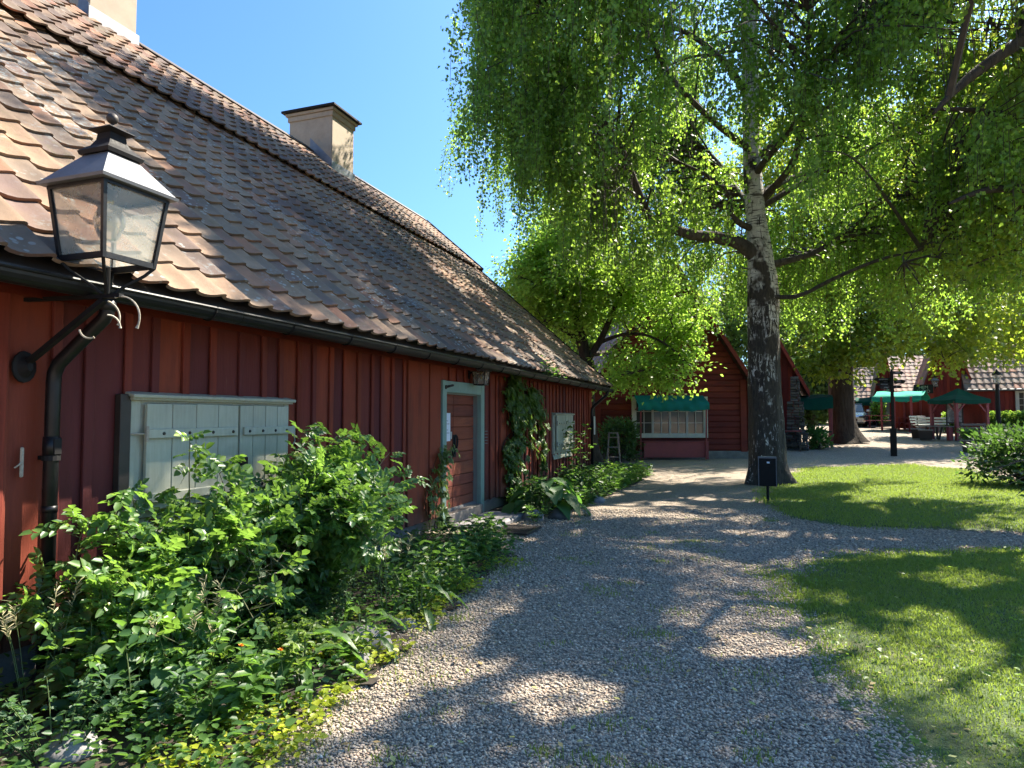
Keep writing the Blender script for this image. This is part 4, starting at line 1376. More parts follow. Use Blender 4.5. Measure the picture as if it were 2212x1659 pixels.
# ------------------------------------------------------------------ the big birch
def birch():
    base = PT(1661, 1048, 16.0); base.z = tz(base.x, base.y) - .03
    root = empty('birch_tree', base)
    tag(root, 'tall weeping birch with thick dark fissured trunk turning white higher up', 'tree')
    D0 = 16.0
    tp = [(1661, 1050, D0), (1657, 1000, D0), (1655, 900, D0), (1650, 750, D0), (1647, 620, D0), (1640, 540, D0), (1631, 450, D0), (1623, 300, D0), (1621, 150, D0 + .05), (1617, 0, D0 + .1), (1602, -300, D0 + .2), (1592, -600, D0 + .2)]
    path, rads = smooth_path([PT(*t) for t in tp], [r * D0 / 1440 for r in (39, 37, 35, 33, 30, 25, 20, 18, 17, 16, 11, 3)], 9)
    path[0].z = base.z
    mb = MB()
    trunk_tube(mb, path, rads, 40, .13, (.34, .8))
    skel = [p for p in path if p.z > 5]; lb_ = MB()
    def limb(pts, r, sub=5, wob=.06):
        P, rr = smooth_path(pts, r, sub)
        P = [P[0]] + wobble(P[1:], wob, .9, len(skel) % 17)
        (lb_ if r[0] < .2 else lb_).tube(P, rr, 10)
        skel.extend(P[2:])
    px = 16 / 1440
    L = [([(1640, 560, 16.0), (1600, 528, 15.9), (1560, 514, 15.8), (1500, 508, 15.6), (1450, 490, 15.4), (1405, 470, 15.2), (1382, 425, 15.0), (1330, 300, 14.7), (1255, 195, 14.4), (1190, 40, 14.2), (1160, -120, 14.1)], (24, 20, 17, 15, 14, 13, 11, 9, 8, 6, 3)),
         ([(1632, 500, 16.0), (1600, 484, 15.8), (1582, 462, 15.7), (1576, 420, 15.6), (1530, 380, 15.5), (1470, 350, 15.6)], (10, 9, 8, 6, 5, 3)),
         ([(1655, 575, 16.0), (1700, 564, 15.9), (1760, 545, 15.9), (1830, 500, 15.7), (1900, 440, 15.5), (1960, 420, 15.4)], (12, 10, 8, 6, 4, 2)),
         ([(1628, 345, 16.0), (1700, 290, 15.8), (1770, 250, 15.6), (1850, 130, 15.4), (1910, 10, 15.2)], (9, 8, 8, 6, 3)),
         ([(1636, 455, 16.0), (1740, 390, 16.3), (1830, 350, 16.6), (1900, 310, 16.8), (1990, 275, 17)], (9, 7, 6, 5, 2)),
         ([(1622, 215, 16.0), (1560, 130, 15.7), (1480, 70, 15.4), (1400, 30, 15.0), (1320, -60, 14.6)], (10, 9, 7, 6, 3)),
         ([(1650, 430, 16.0), (1700, 370, 15.0), (1730, 280, 13.6), (1740, 150, 12.6), (1750, 20, 12)], (10, 9, 8, 6, 3)),
         ([(1630, 380, 16.0), (1690, 300, 14.6), (1780, 180, 13.4), (1850, 60, 12.6)], (10, 8, 7, 3)),
         ([(1625, 330, 16.0), (1540, 260, 14.8), (1440, 150, 13.6), (1380, 0, 12.8)], (10, 8, 7, 3)),
         ([(1640, 480, 16.0), (1600, 420, 17.8), (1560, 360, 19.2), (1500, 300, 20.6)], (10, 8, 7, 3)),
         ([(1635, 420, 16.0), (1720, 380, 17.8), (1800, 360, 19.6), (1860, 330, 21)], (10, 8, 7, 3)),
         ([(1617, 20, 16.1), (1500, -200, 15.2), (1380, -350, 14.4), (1300, -420, 13.8)], (9, 8, 6, 3)),
         ([(1612, -80, 16.1), (1760, -260, 15.6), (1900, -380, 15.0), (2000, -420, 14.6)], (9, 8, 6, 3)),
         ([(1606, -180, 16.2), (1650, -380, 13.8), (1700, -520, 12)], (8, 7, 3)),
         ([(1606, -150, 16.2), (1560, -300, 18.5), (1500, -400, 20.5)], (8, 7, 3)),
         ([(1650, 640, 16.0), (1720, 640, 15.4), (1800, 600, 14.6), (1900, 560, 13.8), (1990, 540, 13.2)], (7, 6, 5, 4, 2))]
    for pts, r in L: limb([PT(*p) for p in pts], [x * px * (.74 if i else .80) for i, x in enumerate(r)])
    tr = tree_part(mb, root, 'trunk', M['birch_bark'])
    tree_part(lb_, root, 'limbs', M['limb_bark'])
    # crown: branch ends spread through the envelope, each with its own curtain of hanging twigs
    mb = MB()
    c0 = UD(6.1, 15.6)
    tops, lens, drifts = [], [], []
    rr = random.Random(21)
    tries = 0; ends = 0
    while ends < 1040 and tries < 20000:
        tries += 1
        a = rr.uniform(0, 2 * math.pi); q = math.sqrt(rr.random()); z = rr.uniform(4.2, 17.5)
        prof = 7.6 if z < 10.5 else max(.8, 7.6 - (z - 10.5) * .85)
        if math.cos(a) < -.45: prof = 8.4 if z < 13.5 else max(.8, 8.4 - (z - 13.5) * 1.9)
        rad = prof * (.18 + .82 * q)
        p = c0 + RT * (rad * math.cos(a)) + FW * (rad * .92 * math.sin(a)); p.z = z
        u, d = p.dot(RT), p.dot(FW)
        rel = u - 6.1
        if u / d < -.095 + .02 * rr.random(): continue
        low = 7.9 if rel < -6.2 else (6.6 if rel < -5 else (5.2 if rel < -3.6 else (5.0 if rel < -1 else (4.6 if rel < 1 else 4.3))))
        if z < low + .7 * rr.random(): continue
        if z < 7 and abs(rel) < 1.0 and d < 16.2: continue
        if z < 5.4 and d < 12.5: continue
        # thinner, broken near the outside: leave sky holes
        hole = vnoise(p.x * .5 + 3, p.y * .5, p.z * .5)
        if hole < (.42 if z < 9 else .38): continue
        s = nearest_on(skel, p)
        L_ = (p - s).length
        if L_ > 6.5: continue
        ends += 1
        mid = s.lerp(p, .5) + Vector((0, 0, .16 * L_)) + Vector((rr.uniform(-.12, .12), rr.uniform(-.12, .12), 0)) * L_
        bp, br = smooth_path([s, mid, p], [.028 + .004 * L_, .018, .006], 4)
        mb.tube(bp, br, 5, cap=False)
        ns = rr.randint(10, 16)
        for k in range(ns):
            t = rr.uniform(.35, 1.0)
            i = min(int(t * (len(bp) - 1)), len(bp) - 2)
            o = bp[i].lerp(bp[i + 1], t * (len(bp) - 1) - i)
            o = o + Vector((rr.gauss(0, .26), rr.gauss(0, .26), rr.gauss(0, .10)))
            ln = rr.uniform(.7, 2.4) if rel < -4 else rr.uniform(.35, 1.0) + 1.0 * rr.random() ** 2.2
            floor_ = (6.4 if rel < -6.6 else (5.3 if rel < -5.4 else (3.9 if rel < -3.2 else (3.6 if rel < -.9 else (2.8 if rel > .9 else 3.4))))) + rr.random() * .9
            if d < 13: floor_ = max(floor_, 3.9)
            ln = min(ln, o.z - floor_)
            ud = o.dot(RT) / o.dot(FW)          # the near side is thin before the trunk, so the stem shows
            if o.dot(FW) < 15.9 and .342 < ud < .392 and rr.random() < .36: continue
            if o.dot(FW) < 15.3 and .20 < ud < .342 and o.z < 7.6 and o.z - ln < 4.6 + 6 * abs(ud - .27) and rr.random() < .4: continue
            if ln < .35: continue
            tops.append(o); lens.append(ln); drifts.append((rr.gauss(0, .22), rr.gauss(0, .22), .12))
    tree_part(mb, root, 'branches', M['twig'], False)
    T = np.array([tuple(t) for t in tops]); Ln = np.array(lens); Dr = np.array(drifts)
    S = strands(T, Ln, Dr)
    leaf_part([strand_tubes(S, .0045)], root, 'hanging_twigs', M['twig'])
    cnt = np.maximum((Ln * 54).astype(int), 8)
    idx = np.repeat(np.arange(len(T)), cnt)
    n = len(idx)
    t = rng.random(n) ** .85
    P = at_strand(S, t, idx) + rng.normal(0, .085, (n, 3))
    h = rnd_dirs(n); D = unit(h * np.array([.9, .9, .5]) + np.array([0, 0, -.75]))
    k = ~sun_gap(P) | (P @ np.array(RT) - 6.1 < -4.6); P, D = P[k], D[k]; n = len(P)
    V, F = leaf4(P, D, rnd_dirs(n), .060 + .038 * rng.random(n), .050 + .030 * rng.random(n))
    leaf_part([(V, F)], root, 'crown', LF['birch'])
    print('birch leaves', n)
birch()

# ------------------------------------------------------------------ broad-leaved trees
def broadleaf(name, label, base, trunk_pts, trunk_r, limbs, blobs, nclump, leaves_per, leaf_len, mat, barkmat, clump_r=.42, seed=1, group=None, droop=0.0, hole=.30, cat='tree', hang=0, shade_pads=()):
    """blobs: list of (centre, (ru, rd, rz)) ellipsoids filled with leafy branch ends"""
    root = empty(name, base)
    tag(root, label, cat, group)
    rr = random.Random(seed)
    mb = MB(); skel = []
    P, rd = smooth_path(trunk_pts, trunk_r, 6)
    trunk_tube(mb, P, rd, 20, .12, (.5, .8))
    skel += [p for p in P if p.z > base[2] + 1.4]
    for pts, r in limbs:
        q, rq = smooth_path(pts, r, 5)
        q = [q[0]] + wobble(q[1:], .07, .8, seed)
        mb.tube(q, rq, 8)
        skel += q[1:]
    tree_part(mb, root, 'trunk', barkmat)
    mb = MB(); C = []
    vol = [b[1][0] * b[1][1] * b[1][2] for b in blobs]
    tot = 0; tries = 0
    while len(C) < nclump and tries < nclump * 40:
        tries += 1
        c, (ru, rd_, rz) = rr.choices(blobs, vol)[0]
        v = Vector((rr.gauss(0, 1), rr.gauss(0, 1), rr.gauss(0, 1))).normalized() * rr.random() ** (1 / 3)
        v = v * (.45 + .55 * rr.random()) if rr.random() < .12 else v
        p = Vector(c) + RT * (v.x * ru) + FW * (v.y * rd_) + Vector((0, 0, v.z * rz))
        if vnoise(p.x * .7 + seed, p.y * .7, p.z * .75) < hole: continue
        s = nearest_on(skel, p); L_ = (p - s).length
        mid = s.lerp(p, .55) + Vector((rr.uniform(-.1, .1), rr.uniform(-.1, .1), .10)) * L_
        bp, br = smooth_path([s, mid, p], [.02 + .006 * L_, .014, .005], 3)
        mb.tube(bp, br, 4, cap=False)
        C.append(p)
        if rr.random() < .5: skel.append(bp[-3])
    for (x, y, z, r) in shade_pads:                 # unseen boughs added for dappled shade: flat leafy fans with daylight between them
        c = Vector((x, y, z)); s = nearest_on(skel, c)
        bp, br = smooth_path([s, s.lerp(c, .5) + Vector((0, 0, .35)), c], [.06, .04, .012], 4)
        mb.tube(bp, br, 5, cap=False)
        for k in range(int(17 * r * r) + 7):
            a = rr.random() * 6.283; q = r * math.sqrt(rr.random())
            C.append(c + Vector((math.cos(a) * q, math.sin(a) * q, rr.gauss(0, .12))))
    tree_part(mb, root, 'branches', M['twig'], False)
    C = np.array([tuple(c) for c in C])
    cnt = rng.integers(int(leaves_per * .55), int(leaves_per * 1.45), len(C))
    idx = np.repeat(np.arange(len(C)), cnt); n = len(idx)
    off = rng.normal(0, 1, (n, 3)) * clump_r * np.array([.62, .62, .42]) * (.6 + .8 * rng.random(len(C)))[idx][:, None]
    if hang: off[:, 2] -= rng.random(n) ** 1.5 * hang
    P_ = C[idx] + off
    out = unit(off * np.array([1, 1, .3]) + rng.normal(0, .35, (n, 3)))
    D = unit(out + np.array([0, 0, -.45 - droop]))
    Nn = unit(np.array([0, 0, 1.0]) + rng.normal(0, .55, (n, 3)) + out * .35)
    if shade_pads:
        k = ~sun_gap(P_); P_, D, Nn = P_[k], D[k], Nn[k]; n = len(P_)
    V, F = leaf4(P_, D, Nn, leaf_len * (.7 + .6 * rng.random(n)), leaf_len * (.55 + .4 * rng.random(n)), .2)
    leaf_part([(V, F)], root, 'crown', mat)
    return root

# young maple beyond the house end
mb_ = GR(2.5, 21.2)
broadleaf('maple_tree', 'fresh yellow green maple forking low behind the far end of the red house', mb_,
    [mb_, PT(1268, 900, 21.2), PT(1270, 800, 21.2), PT(1264, 770, 21.2), PT(1250, 700, 21.2), PT(1236, 620, 21.2), PT(1228, 540, 21.0)], [.30, .26, .24, .2, .15, .10, .04],
    [([PT(1266, 780, 21.2), PT(1300, 730, 21.0), PT(1322, 680, 20.8), PT(1345, 610, 20.6), PT(1370, 560, 20.4)], (.12, .10, .08, .05, .02)),
     ([PT(1256, 745, 21.2), PT(1215, 710, 21.3), PT(1165, 690, 21.4), PT(1120, 640, 21.6)], (.12, .10, .07, .03)),
     ([PT(1290, 742, 21.1), PT(1360, 720, 20.4), PT(1430, 740, 19.9), PT(1500, 800, 19.6)], (.065, .05, .035, .015)),
     ([PT(1250, 690, 21.2), PT(1270, 620, 22), PT(1300, 540, 22.6)], (.12, .08, .03)),
     ([PT(1245, 680, 21.2), PT(1190, 600, 21.8), PT(1150, 520, 22)], (.10, .07, .03)),
     ([PT(1262, 760, 21.2), PT(1310, 760, 22.6), PT(1400, 690, 23)], (.10, .07, .03))],
    [(PT(1225, 600, 21.4), (2.0, 2.2, 1.8)), (PT(1150, 610, 21.6), (1.0, 1.3, 1.1)), (PT(1155, 525, 21.6), (.5, .8, .9)), (PT(1190, 690, 21.3), (1.4, 1.3, .9)), (PT(1380, 640, 20.8), (1.5, 1.6, 1.4)), (PT(1420, 745, 20.0), (1.55, 1.1, .75)), (PT(1390, 820, 19.8), (1.5, .9, .45)), (PT(1310, 800, 20.4), (.9, .8, .5)), (PT(1280, 500, 21.8), (1.1, 1.2, 1.0)), (PT(1460, 830, 19.7), (.7, .6, .4)), (PT(1455, 690, 20.4), (1.0, 1.0, .8)), (PT(1490, 770, 19.7), (.55, .6, .45))],
    520, 66, .13, LF['maple'], M['bark'], .40, 4, hole=.27)

# linden with the massive dark trunk beyond the yard
lb = GR(14.85, 29.9)
broadleaf('linden_tree', 'old broad tree with massive dark trunk and sunlit hanging crown across the yard', lb,
    [lb, PT(1820, 905, 29.9), PT(1818, 860, 29.9), PT(1815, 760, 29.9), PT(1812, 620, 29.9), PT(1810, 450, 29.9), PT(1806, 250, 30)], [.60, .55, .52, .50, .42, .3, .08],
    [([PT(1815, 760, 29.9), PT(1880, 690, 29), PT(1960, 640, 28.4), PT(2060, 600, 28), PT(2190, 640, 28.6)], (.22, .18, .14, .09, .03)),
     ([PT(1814, 740, 29.9), PT(1760, 680, 29), PT(1700, 640, 28.5)], (.2, .14, .04)),
     ([PT(1812, 640, 29.9), PT(1900, 540, 30.5), PT(2000, 420, 31)], (.2, .14, .04)),
     ([PT(1811, 560, 29.9), PT(1730, 460, 30.5), PT(1660, 380, 31)], (.2, .14, .04))],
    [(PT(1730, 790, 28.6), (1.1, 1.6, .9)), (PT(1830, 770, 27.6), (1.8, 1.7, 1.1)), (PT(1780, 700, 28.5), (2.6, 2.4, 1.5)), (PT(1900, 700, 28.0), (2.2, 2.2, 1.2)), (PT(1820, 560, 29.5), (4.6, 3.4, 2.4)), (PT(1960, 600, 29.5), (3.2, 2.6, 2.0)), (PT(1965, 735, 27.6), (1.9, 1.7, 1.1)), (PT(2080, 700, 28.4), (2.6, 2.0, 1.7)), (PT(2200, 690, 29.5), (2.6, 2.2, 1.9)), (PT(2060, 785, 27.2), (1.3, 1.0, .5)), (PT(1800, 380, 30), (5.0, 3.4, 3.4)), (PT(2060, 420, 31), (3.4, 2.6, 2.8))],
    1050, 62, .20, LF['linden'], M['bark'], .60, 5, hole=.30, droop=.35)

# tree standing to the right of the lawn, its limbs reaching in over the path
rb = GR(13.4, 11.2); rb.z -= .03
broadleaf('lawn_tree', 'large tree beside the lawn whose dark crooked limbs reach in over the path', rb,
    [rb, rb + Vector((0, 0, 2)), rb + Vector((.05, .05, 4.5)), rb + Vector((.1, 0, 7)), rb + Vector((0, .1, 10.5))], [.48, .42, .38, .28, .08],
    [([rb + Vector((0, 0, 4.2)), PT(2330, 330, 11), PT(2212, 262, 10.8), PT(2120, 240, 10.6), PT(2020, 236, 10.4)], (.15, .10, .075, .05, .02)),
     ([rb + Vector((0, 0, 3.6)), PT(2350, 420, 10.6), PT(2212, 408, 10.4), PT(2130, 412, 10.2), PT(2050, 440, 10)], (.15, .10, .07, .05, .02)),
     ([rb + Vector((0, 0, 5.4)), PT(2300, 40, 10), PT(2205, 92, 9.8), PT(2120, 150, 9.6), PT(2060, 200, 9.4), PT(2010, 250, 9.3)], (.18, .13, .10, .08, .05, .02)),
     ([rb + Vector((0, 0, 6)), UD(9.6, 9.4, 8.6), UD(7.4, 8.2, 10)], (.10, .045, .015)),
     ([rb + Vector((0, 0, 6)), UD(10.5, 13.5, 8.6), UD(8.6, 14.6, 10.2)], (.16, .1, .04))],
    [(UD(10.2, 11.4, 7.6), (2.2, 2.6, 3.0)), (UD(8.8, 10.6, 6.0), (1.3, 2.2, 2.2)), (UD(8.6, 8.8, 9.0), (2.0, 2.0, 1.3)), (UD(9.6, 13.2, 6.6), (2.2, 1.8, 3.0)), (UD(8.8, 12.6, 4.2), (1.5, 1.5, 1.1))],
    380, 78, .09, LF['olive'], M['bark'], .40, 6, hole=.40, droop=.3, hang=.5,
    shade_pads=[(4.2, 11.6, 7.2, .9), (5.4, 12.6, 8.4, 1.0), (4.9, 13.6, 7.0, .9), (4.0, 12.5, 9.4, .8), (3.7, 10.9, 8.2, .55), (5.9, 13.9, 9.2, 1.1), (3.2, 11.8, 9.8, .7), (4.8, 11.0, 9.6, .5), (6.2, 12.0, 9.0, .6), (3.4, 10.0, 8.0, .5), (4.4, 14.6, 8.8, .9), (3.0, 9.2, 7.4, .45), (5.2, 10.4, 10.2, .45), (2.8, 11.0, 10.6, .7), (6.6, 13.0, 7.4, .8), (2.3, 10.4, 11.2, .6), (3.5, 10.6, 10, .5), (3.7, 9.8, 9, .5), (3.4, 12.4, 10.5, .5), (3.6, 11.1, 9.5, .35), (4.4, 10.2, 9.0, .4), (3.0, 10.2, 9.6, .4)])

# tree added at the outer side of the yard to shade the peaked stall
yb = GR(28.6, 36.0)
broadleaf('stall_shade_tree', 'broad tree added at the yard edge, its crown shading the peaked stall', yb,
    [yb, yb + Vector((0, 0, 2.5)), yb + Vector((-.1, 0, 5.5)), yb + Vector((0, .1, 10.5))], [.42, .36, .28, .06],
    [([yb + Vector((0, 0, 3.6)), UD(26.4, 35.6, 6.6), UD(24.2, 34.6, 7.8)], (.18, .12, .04)), ([yb + Vector((0, 0, 4.6)), UD(27.2, 34.4, 7.6), UD(25.4, 33.0, 9)], (.16, .1, .03))],
    [(UD(25.6, 35.6, 8.4), (2.8, 2.3, 2.3)), (UD(23.4, 34.2, 6.9), (1.9, 1.7, 1.3)), (UD(28.4, 35.6, 8.6), (2.6, 2.4, 2.8)), (UD(26.2, 34.6, 5.6), (1.7, 1.4, 1.0))],
    420, 60, .19, LF['olive'], M['bark'], .56, 12, hole=.30, droop=.3)

# trees closing the view behind the yard
def far_tree(u, d, h, r, label, mat, seed, name='broadleaf_tree', n=110, lp=58, ll=.34, cr=.8):
    b = GR(u, d)
    z0 = b.z
    up = lambda du, dd, z: UD(u + du, d + dd, z0 + z)
    broadleaf(name, label, b, [b, up(0, 0, h * .3), up(.1, 0, h * .6), up(0, 0, h * .92)], [.34, .28, .18, .05],
        [([up(0, 0, h * .35), up(r * .4, 0, h * .5), up(r * .75, 0, h * .62)], (.14, .09, .03)), ([up(0, 0, h * .4), up(-r * .4, 0, h * .52), up(-r * .7, 0, h * .66)], (.14, .09, .03)), ([up(0, 0, h * .45), up(0, -r * .4, h * .6), up(.2, -r * .7, h * .7)], (.12, .08, .03))],
        [(up(0, 0, h * .62), (r, r * .9, h * .34)), (up(0, 0, h * .36), (r * .85, r * .8, h * .2)), (up(-r * .4, 0, h * .5), (r * .6, r * .6, h * .2)), (up(r * .45, 0, h * .52), (r * .6, r * .6, h * .2))],
        n, lp, ll, mat, M['bark'], cr, seed, group='trees behind the yard', hole=.26)
far_tree(4.6, 40, 11.5, 3.4, 'pale green tree behind the maple, rising past the roof end', LF['far'], 31)
far_tree(17.2, 52, 15, 4.6, 'tall tree between the awning house gable and the birch trunk', LF['far'], 39, n=150)
far_tree(9.2, 46, 15, 4.6, 'tall tree directly behind the awning house gable', LF['far'], 32, n=150)
far_tree(23.5, 56, 17, 5.4, 'tall tree filling the gap between birch trunk and linden', LF['far'], 33, n=170)
far_tree(36.5, 64, 16, 6.0, 'wide tree behind the steep red gables', LF['far'], 34, n=170)
far_tree(44.0, 66, 17, 6.4, 'wide tree over the stall canopy roofs', LF['olive'], 35, n=180)
far_tree(50, 64, 16, 6.4, 'far tree over the clipped hedge', LF['olive'], 36, n=170)
far_tree(30, 68, 17, 6, 'far tree behind the massive trunk', LF['far'], 37, n=140)
far_tree(35, 76, 9, 5.4, 'low bright tree seen under the dark stall awning', LF['maple'], 38, n=120)
# weeping birch far behind
def far_birch():
    b = GR(2.6, 44); root = empty('weeping_birch', b)
    tag(root, 'slender pale weeping birch far behind the maple', 'tree')
    mb = MB(); top = UD(2.8, 44, 15.5)
    P, rd = smooth_path([b, b.lerp(top, .5), top], [.2, .13, .02], 6)
    trunk_tube(mb, P, rd, 10, .05); tree_part(mb, root, 'trunk', M['birch_bark'])
    n = 420
    a = rng.random(n) * 6.283; z = 5 + 10 * rng.random(n) ** .8
    r = 3.0 * np.clip((16.5 - z) / 8, .15, 1) * np.sqrt(rng.random(n))
    T = np.stack([b.x + r * np.cos(a), b.y + r * np.sin(a), z + b.z], -1)
    Ln = .8 + 1.8 * rng.random(n)
    S = strands(T, Ln, rng.normal(0, .2, (n, 3)))
    leaf_part([strand_tubes(S, .010)], root, 'hanging_twigs', M['twig'])
    idx = np.repeat(np.arange(n), 26)
    Pp = at_strand(S, rng.random(len(idx)), idx) + rng.normal(0, .06, (len(idx), 3))
    D = unit(rnd_dirs(len(idx)) * .8 + np.array([0, 0, -.7]))
    leaf_part([leaf4(Pp, D, rnd_dirs(len(idx)), .13 + .06 * rng.random(len(idx)), .09 + 0 * rng.random(len(idx)))], root, 'crown', LF['far'])
far_birch()

for u, d, r, h, lab, lf, sd in ((20.9, 46, 2.4, 3.6, 'big lilac like bush seen under the low dark stall canopy', 'far', 61), (27.3, 53, 2.6, 4.0, 'tall bush beyond the parked car', 'olive', 62), (17.0, 38, 1.6, 4.6, 'dark tall bush behind the stone stack', 'shrub', 63)):
    g = GR(u, d); root = tag(empty('tall_bush', g), lab, 'bush', 'tall bushes behind the yard')
    n = 5200
    C = rnd_dirs(n) * (rng.random((n, 1)) ** .5) * np.array([r, r, h * .5]) + np.array([g.x, g.y, g.z + h * .5])
    C += (fbm(C[:, 0] * .8, C[:, 1] * .8, C[:, 2] * .8)[:, None] - .5) * 1.2
    D = unit(rnd_dirs(n) + np.array([0, 0, -.2]))
    leaf_part([leaf4(C, D, unit(rnd_dirs(n) + np.array([0, 0, .8])), .24 + .12 * rng.random(n), .18 + .08 * rng.random(n))], root, 'foliage', LF[lf])
    mb = MB()
    for k in range(7):
        a = k * .9; mb.tube([g, g + Vector((math.cos(a) * r * .3, math.sin(a) * r * .3, h * .4)), g + Vector((math.cos(a) * r * .6, math.sin(a) * r * .6, h * .8))], [.05, .035, .01], 5, cap=False)
    tree_part(mb, root, 'stems', M['twig'], False)
# ================================================================== PLANTS ALONG THE WALL
def pinnate(base, D, Nn, nleaf, L, W, gap):
    """compound leaves: base (n,3), rachis direction D; nleaf odd; returns P,D,N,L,W arrays"""
    n = len(base)
    S = unit(np.cross(D, Nn)); Nn = np.cross(S, D)
    Ps, Ds, Ns, Ls, Ws = [], [], [], [], []
    pairs = nleaf // 2
    for k in range(pairs):
        q = base + D * (gap * (k + 1))[:, None] - Nn * (gap * .12 * (k + 1) ** 1.4)[:, None]
        for s in (1, -1):
            Ps.append(q); Ds.append(unit(S * s * .85 + D * .5 - Nn * .12)); Ns.append(Nn + rng.normal(0, .18, (n, 3))); Ls.append(L * (.78 + .1 * k)); Ws.append(W * (.78 + .1 * k))
    q = base + D * (gap * (pairs + .7))[:, None] - Nn * (gap * .2 * pairs)[:, None]
    Ps.append(q); Ds.append(unit(D - Nn * .25)); Ns.append(Nn + rng.normal(0, .15, (n, 3))); Ls.append(L * 1.1); Ws.append(W * 1.05)
    return [np.concatenate(x) for x in (Ps, Ds, Ns, Ls, Ws)]

def rose_bush():
    root = empty('rose_bush', (-3.45, 4.7, .04))
    tag(root, 'sprawling leafy rose bush growing up over the pale shutters', 'bush')
    rr = random.Random(8)
    mb = MB(); B, Dd = [], []
    canes = []
    for k in range(125):
        y0 = rr.uniform(2.95, 5.05); x0 = rr.uniform(-3.95, -3.35)
        hmax = .68 + .235 * (min(y0, 5.4) - 3.2) - max(0, y0 - 5.4) * .45 + rr.uniform(-.40, .06)
        if y0 < 3.7: hmax *= .92
        out = rr.uniform(.05, .78) * (.75 if y0 < 4.2 else (1.0 if y0 < 4.8 else .7)); side = rr.uniform(-.5, .5) if y0 < 4.2 else rr.uniform(-.5, .18)
        p0 = Vector((x0, y0, .04)); p1 = p0 + Vector((out * .15, side * .25, hmax * .62)); p2 = p0 + Vector((out * .62, side * .75, hmax)); p3 = p0 + Vector((out * 1.15, side * 1.15, hmax * rr.uniform(.62, .95)))
        canes.append(([p0, p1, p2, p3], [.008, .007, .005, .003]))
    # upright young shoots standing out above the bush
    for y, x, h, lean in ((3.62, -3.72, 1.42, -.12), (3.75, -3.55, 1.20, -.28), (4.70, -3.62, 1.46, .12), (4.9, -3.5, 1.40, .34), (5.1, -3.45, 1.36, .15), (5.2, -3.35, 1.34, .22), (5.3, -3.2, 1.24, .32), (5.4, -3.0, 1.02, .36), (3.25, -3.8, 1.12, -.2), (5.0, -3.75, 1.4, -.1), (5.4, -3.6, 1.30, .1), (2.95, -3.85, .95, .02), (3.05, -3.7, .9, .14)):
        p0 = Vector((x, y - lean, .04))
        canes.append(([p0, p0 + Vector((.02, lean * .3, h * .5)), p0 + Vector((.06, lean * .8, h * .85)), p0 + Vector((.12, lean * 1.3, h))], [.008, .006, .004, .0021]))
    for pts, r in canes:
        P, rr_ = smooth_path(pts, r, 7)
        mb.tube(P, rr_, 5, cap=False)
        n = len(P)
        for i in range(2, n):
            f = i / n
            shoot = r[-1] == .0021
            m = 1 if shoot else rr.randint(1, 3)
            for _ in range(m):
                B.append(P[i] + Vector((rr.gauss(0, .012), rr.gauss(0, .012), rr.gauss(0, .012))))
                t = (P[min(i + 1, n - 1)] - P[i - 1]).normalized()
                v = Vector((rr.gauss(.28, 1), rr.gauss(0, 1), rr.gauss(.25, .8)))
                v = v - t * v.dot(t) * .6
                Dd.append((v.normalized() + t * .35).normalized())
                if rr.random() < (.10 if shoot else .45) and f > .3:          # short side shoots carry more leaves
                    q = P[i] + v.normalized() * rr.uniform(.06, .22)
                    mb.tube([P[i], q], [.003, .0015], 4, cap=False)
                    B.append(q); Dd.append((v.normalized() + Vector((rr.gauss(0, .5), rr.gauss(0, .5), rr.gauss(0, .3)))).normalized())
                    B.append(q); Dd.append((v.normalized() + Vector((rr.gauss(0, .8), rr.gauss(0, .8), rr.gauss(0, .5)))).normalized())
    tree_part(mb, root, 'canes', M['cane'], False)
    B = np.array([tuple(b) for b in B]); Dd = unit(np.array([tuple(d) for d in Dd]))
    k = B[:, 0] > -4.05
    B, Dd = B[k], Dd[k]; n = len(B)
    # thin the middle near the base: the bush has a dark hollow there
    hol = ((B[:, 1] - 3.75) / .55) ** 2 + ((B[:, 2] - .50) / .30) ** 2 < 1
    k = ~hol | (rng.random(n) < .12)
    B, Dd = B[k], Dd[k]; n = len(B)
    Nn = unit(np.array([.35, .1, 1.0]) + rng.normal(0, .42, (n, 3)))
    sz = .8 + .45 * rng.random(n)
    P, D, Q, L, W = pinnate(B, Dd, Nn, 7, .056 * sz, .040 * sz, .031 * sz)
    k = P[:, 0] > -4.09
    print('rose leaflets', k.sum())
    leaf_part([leaf6(P[k], D[k], Q[k], L[k], W[k])], root, 'foliage', LF['rose'])
rose_bush()

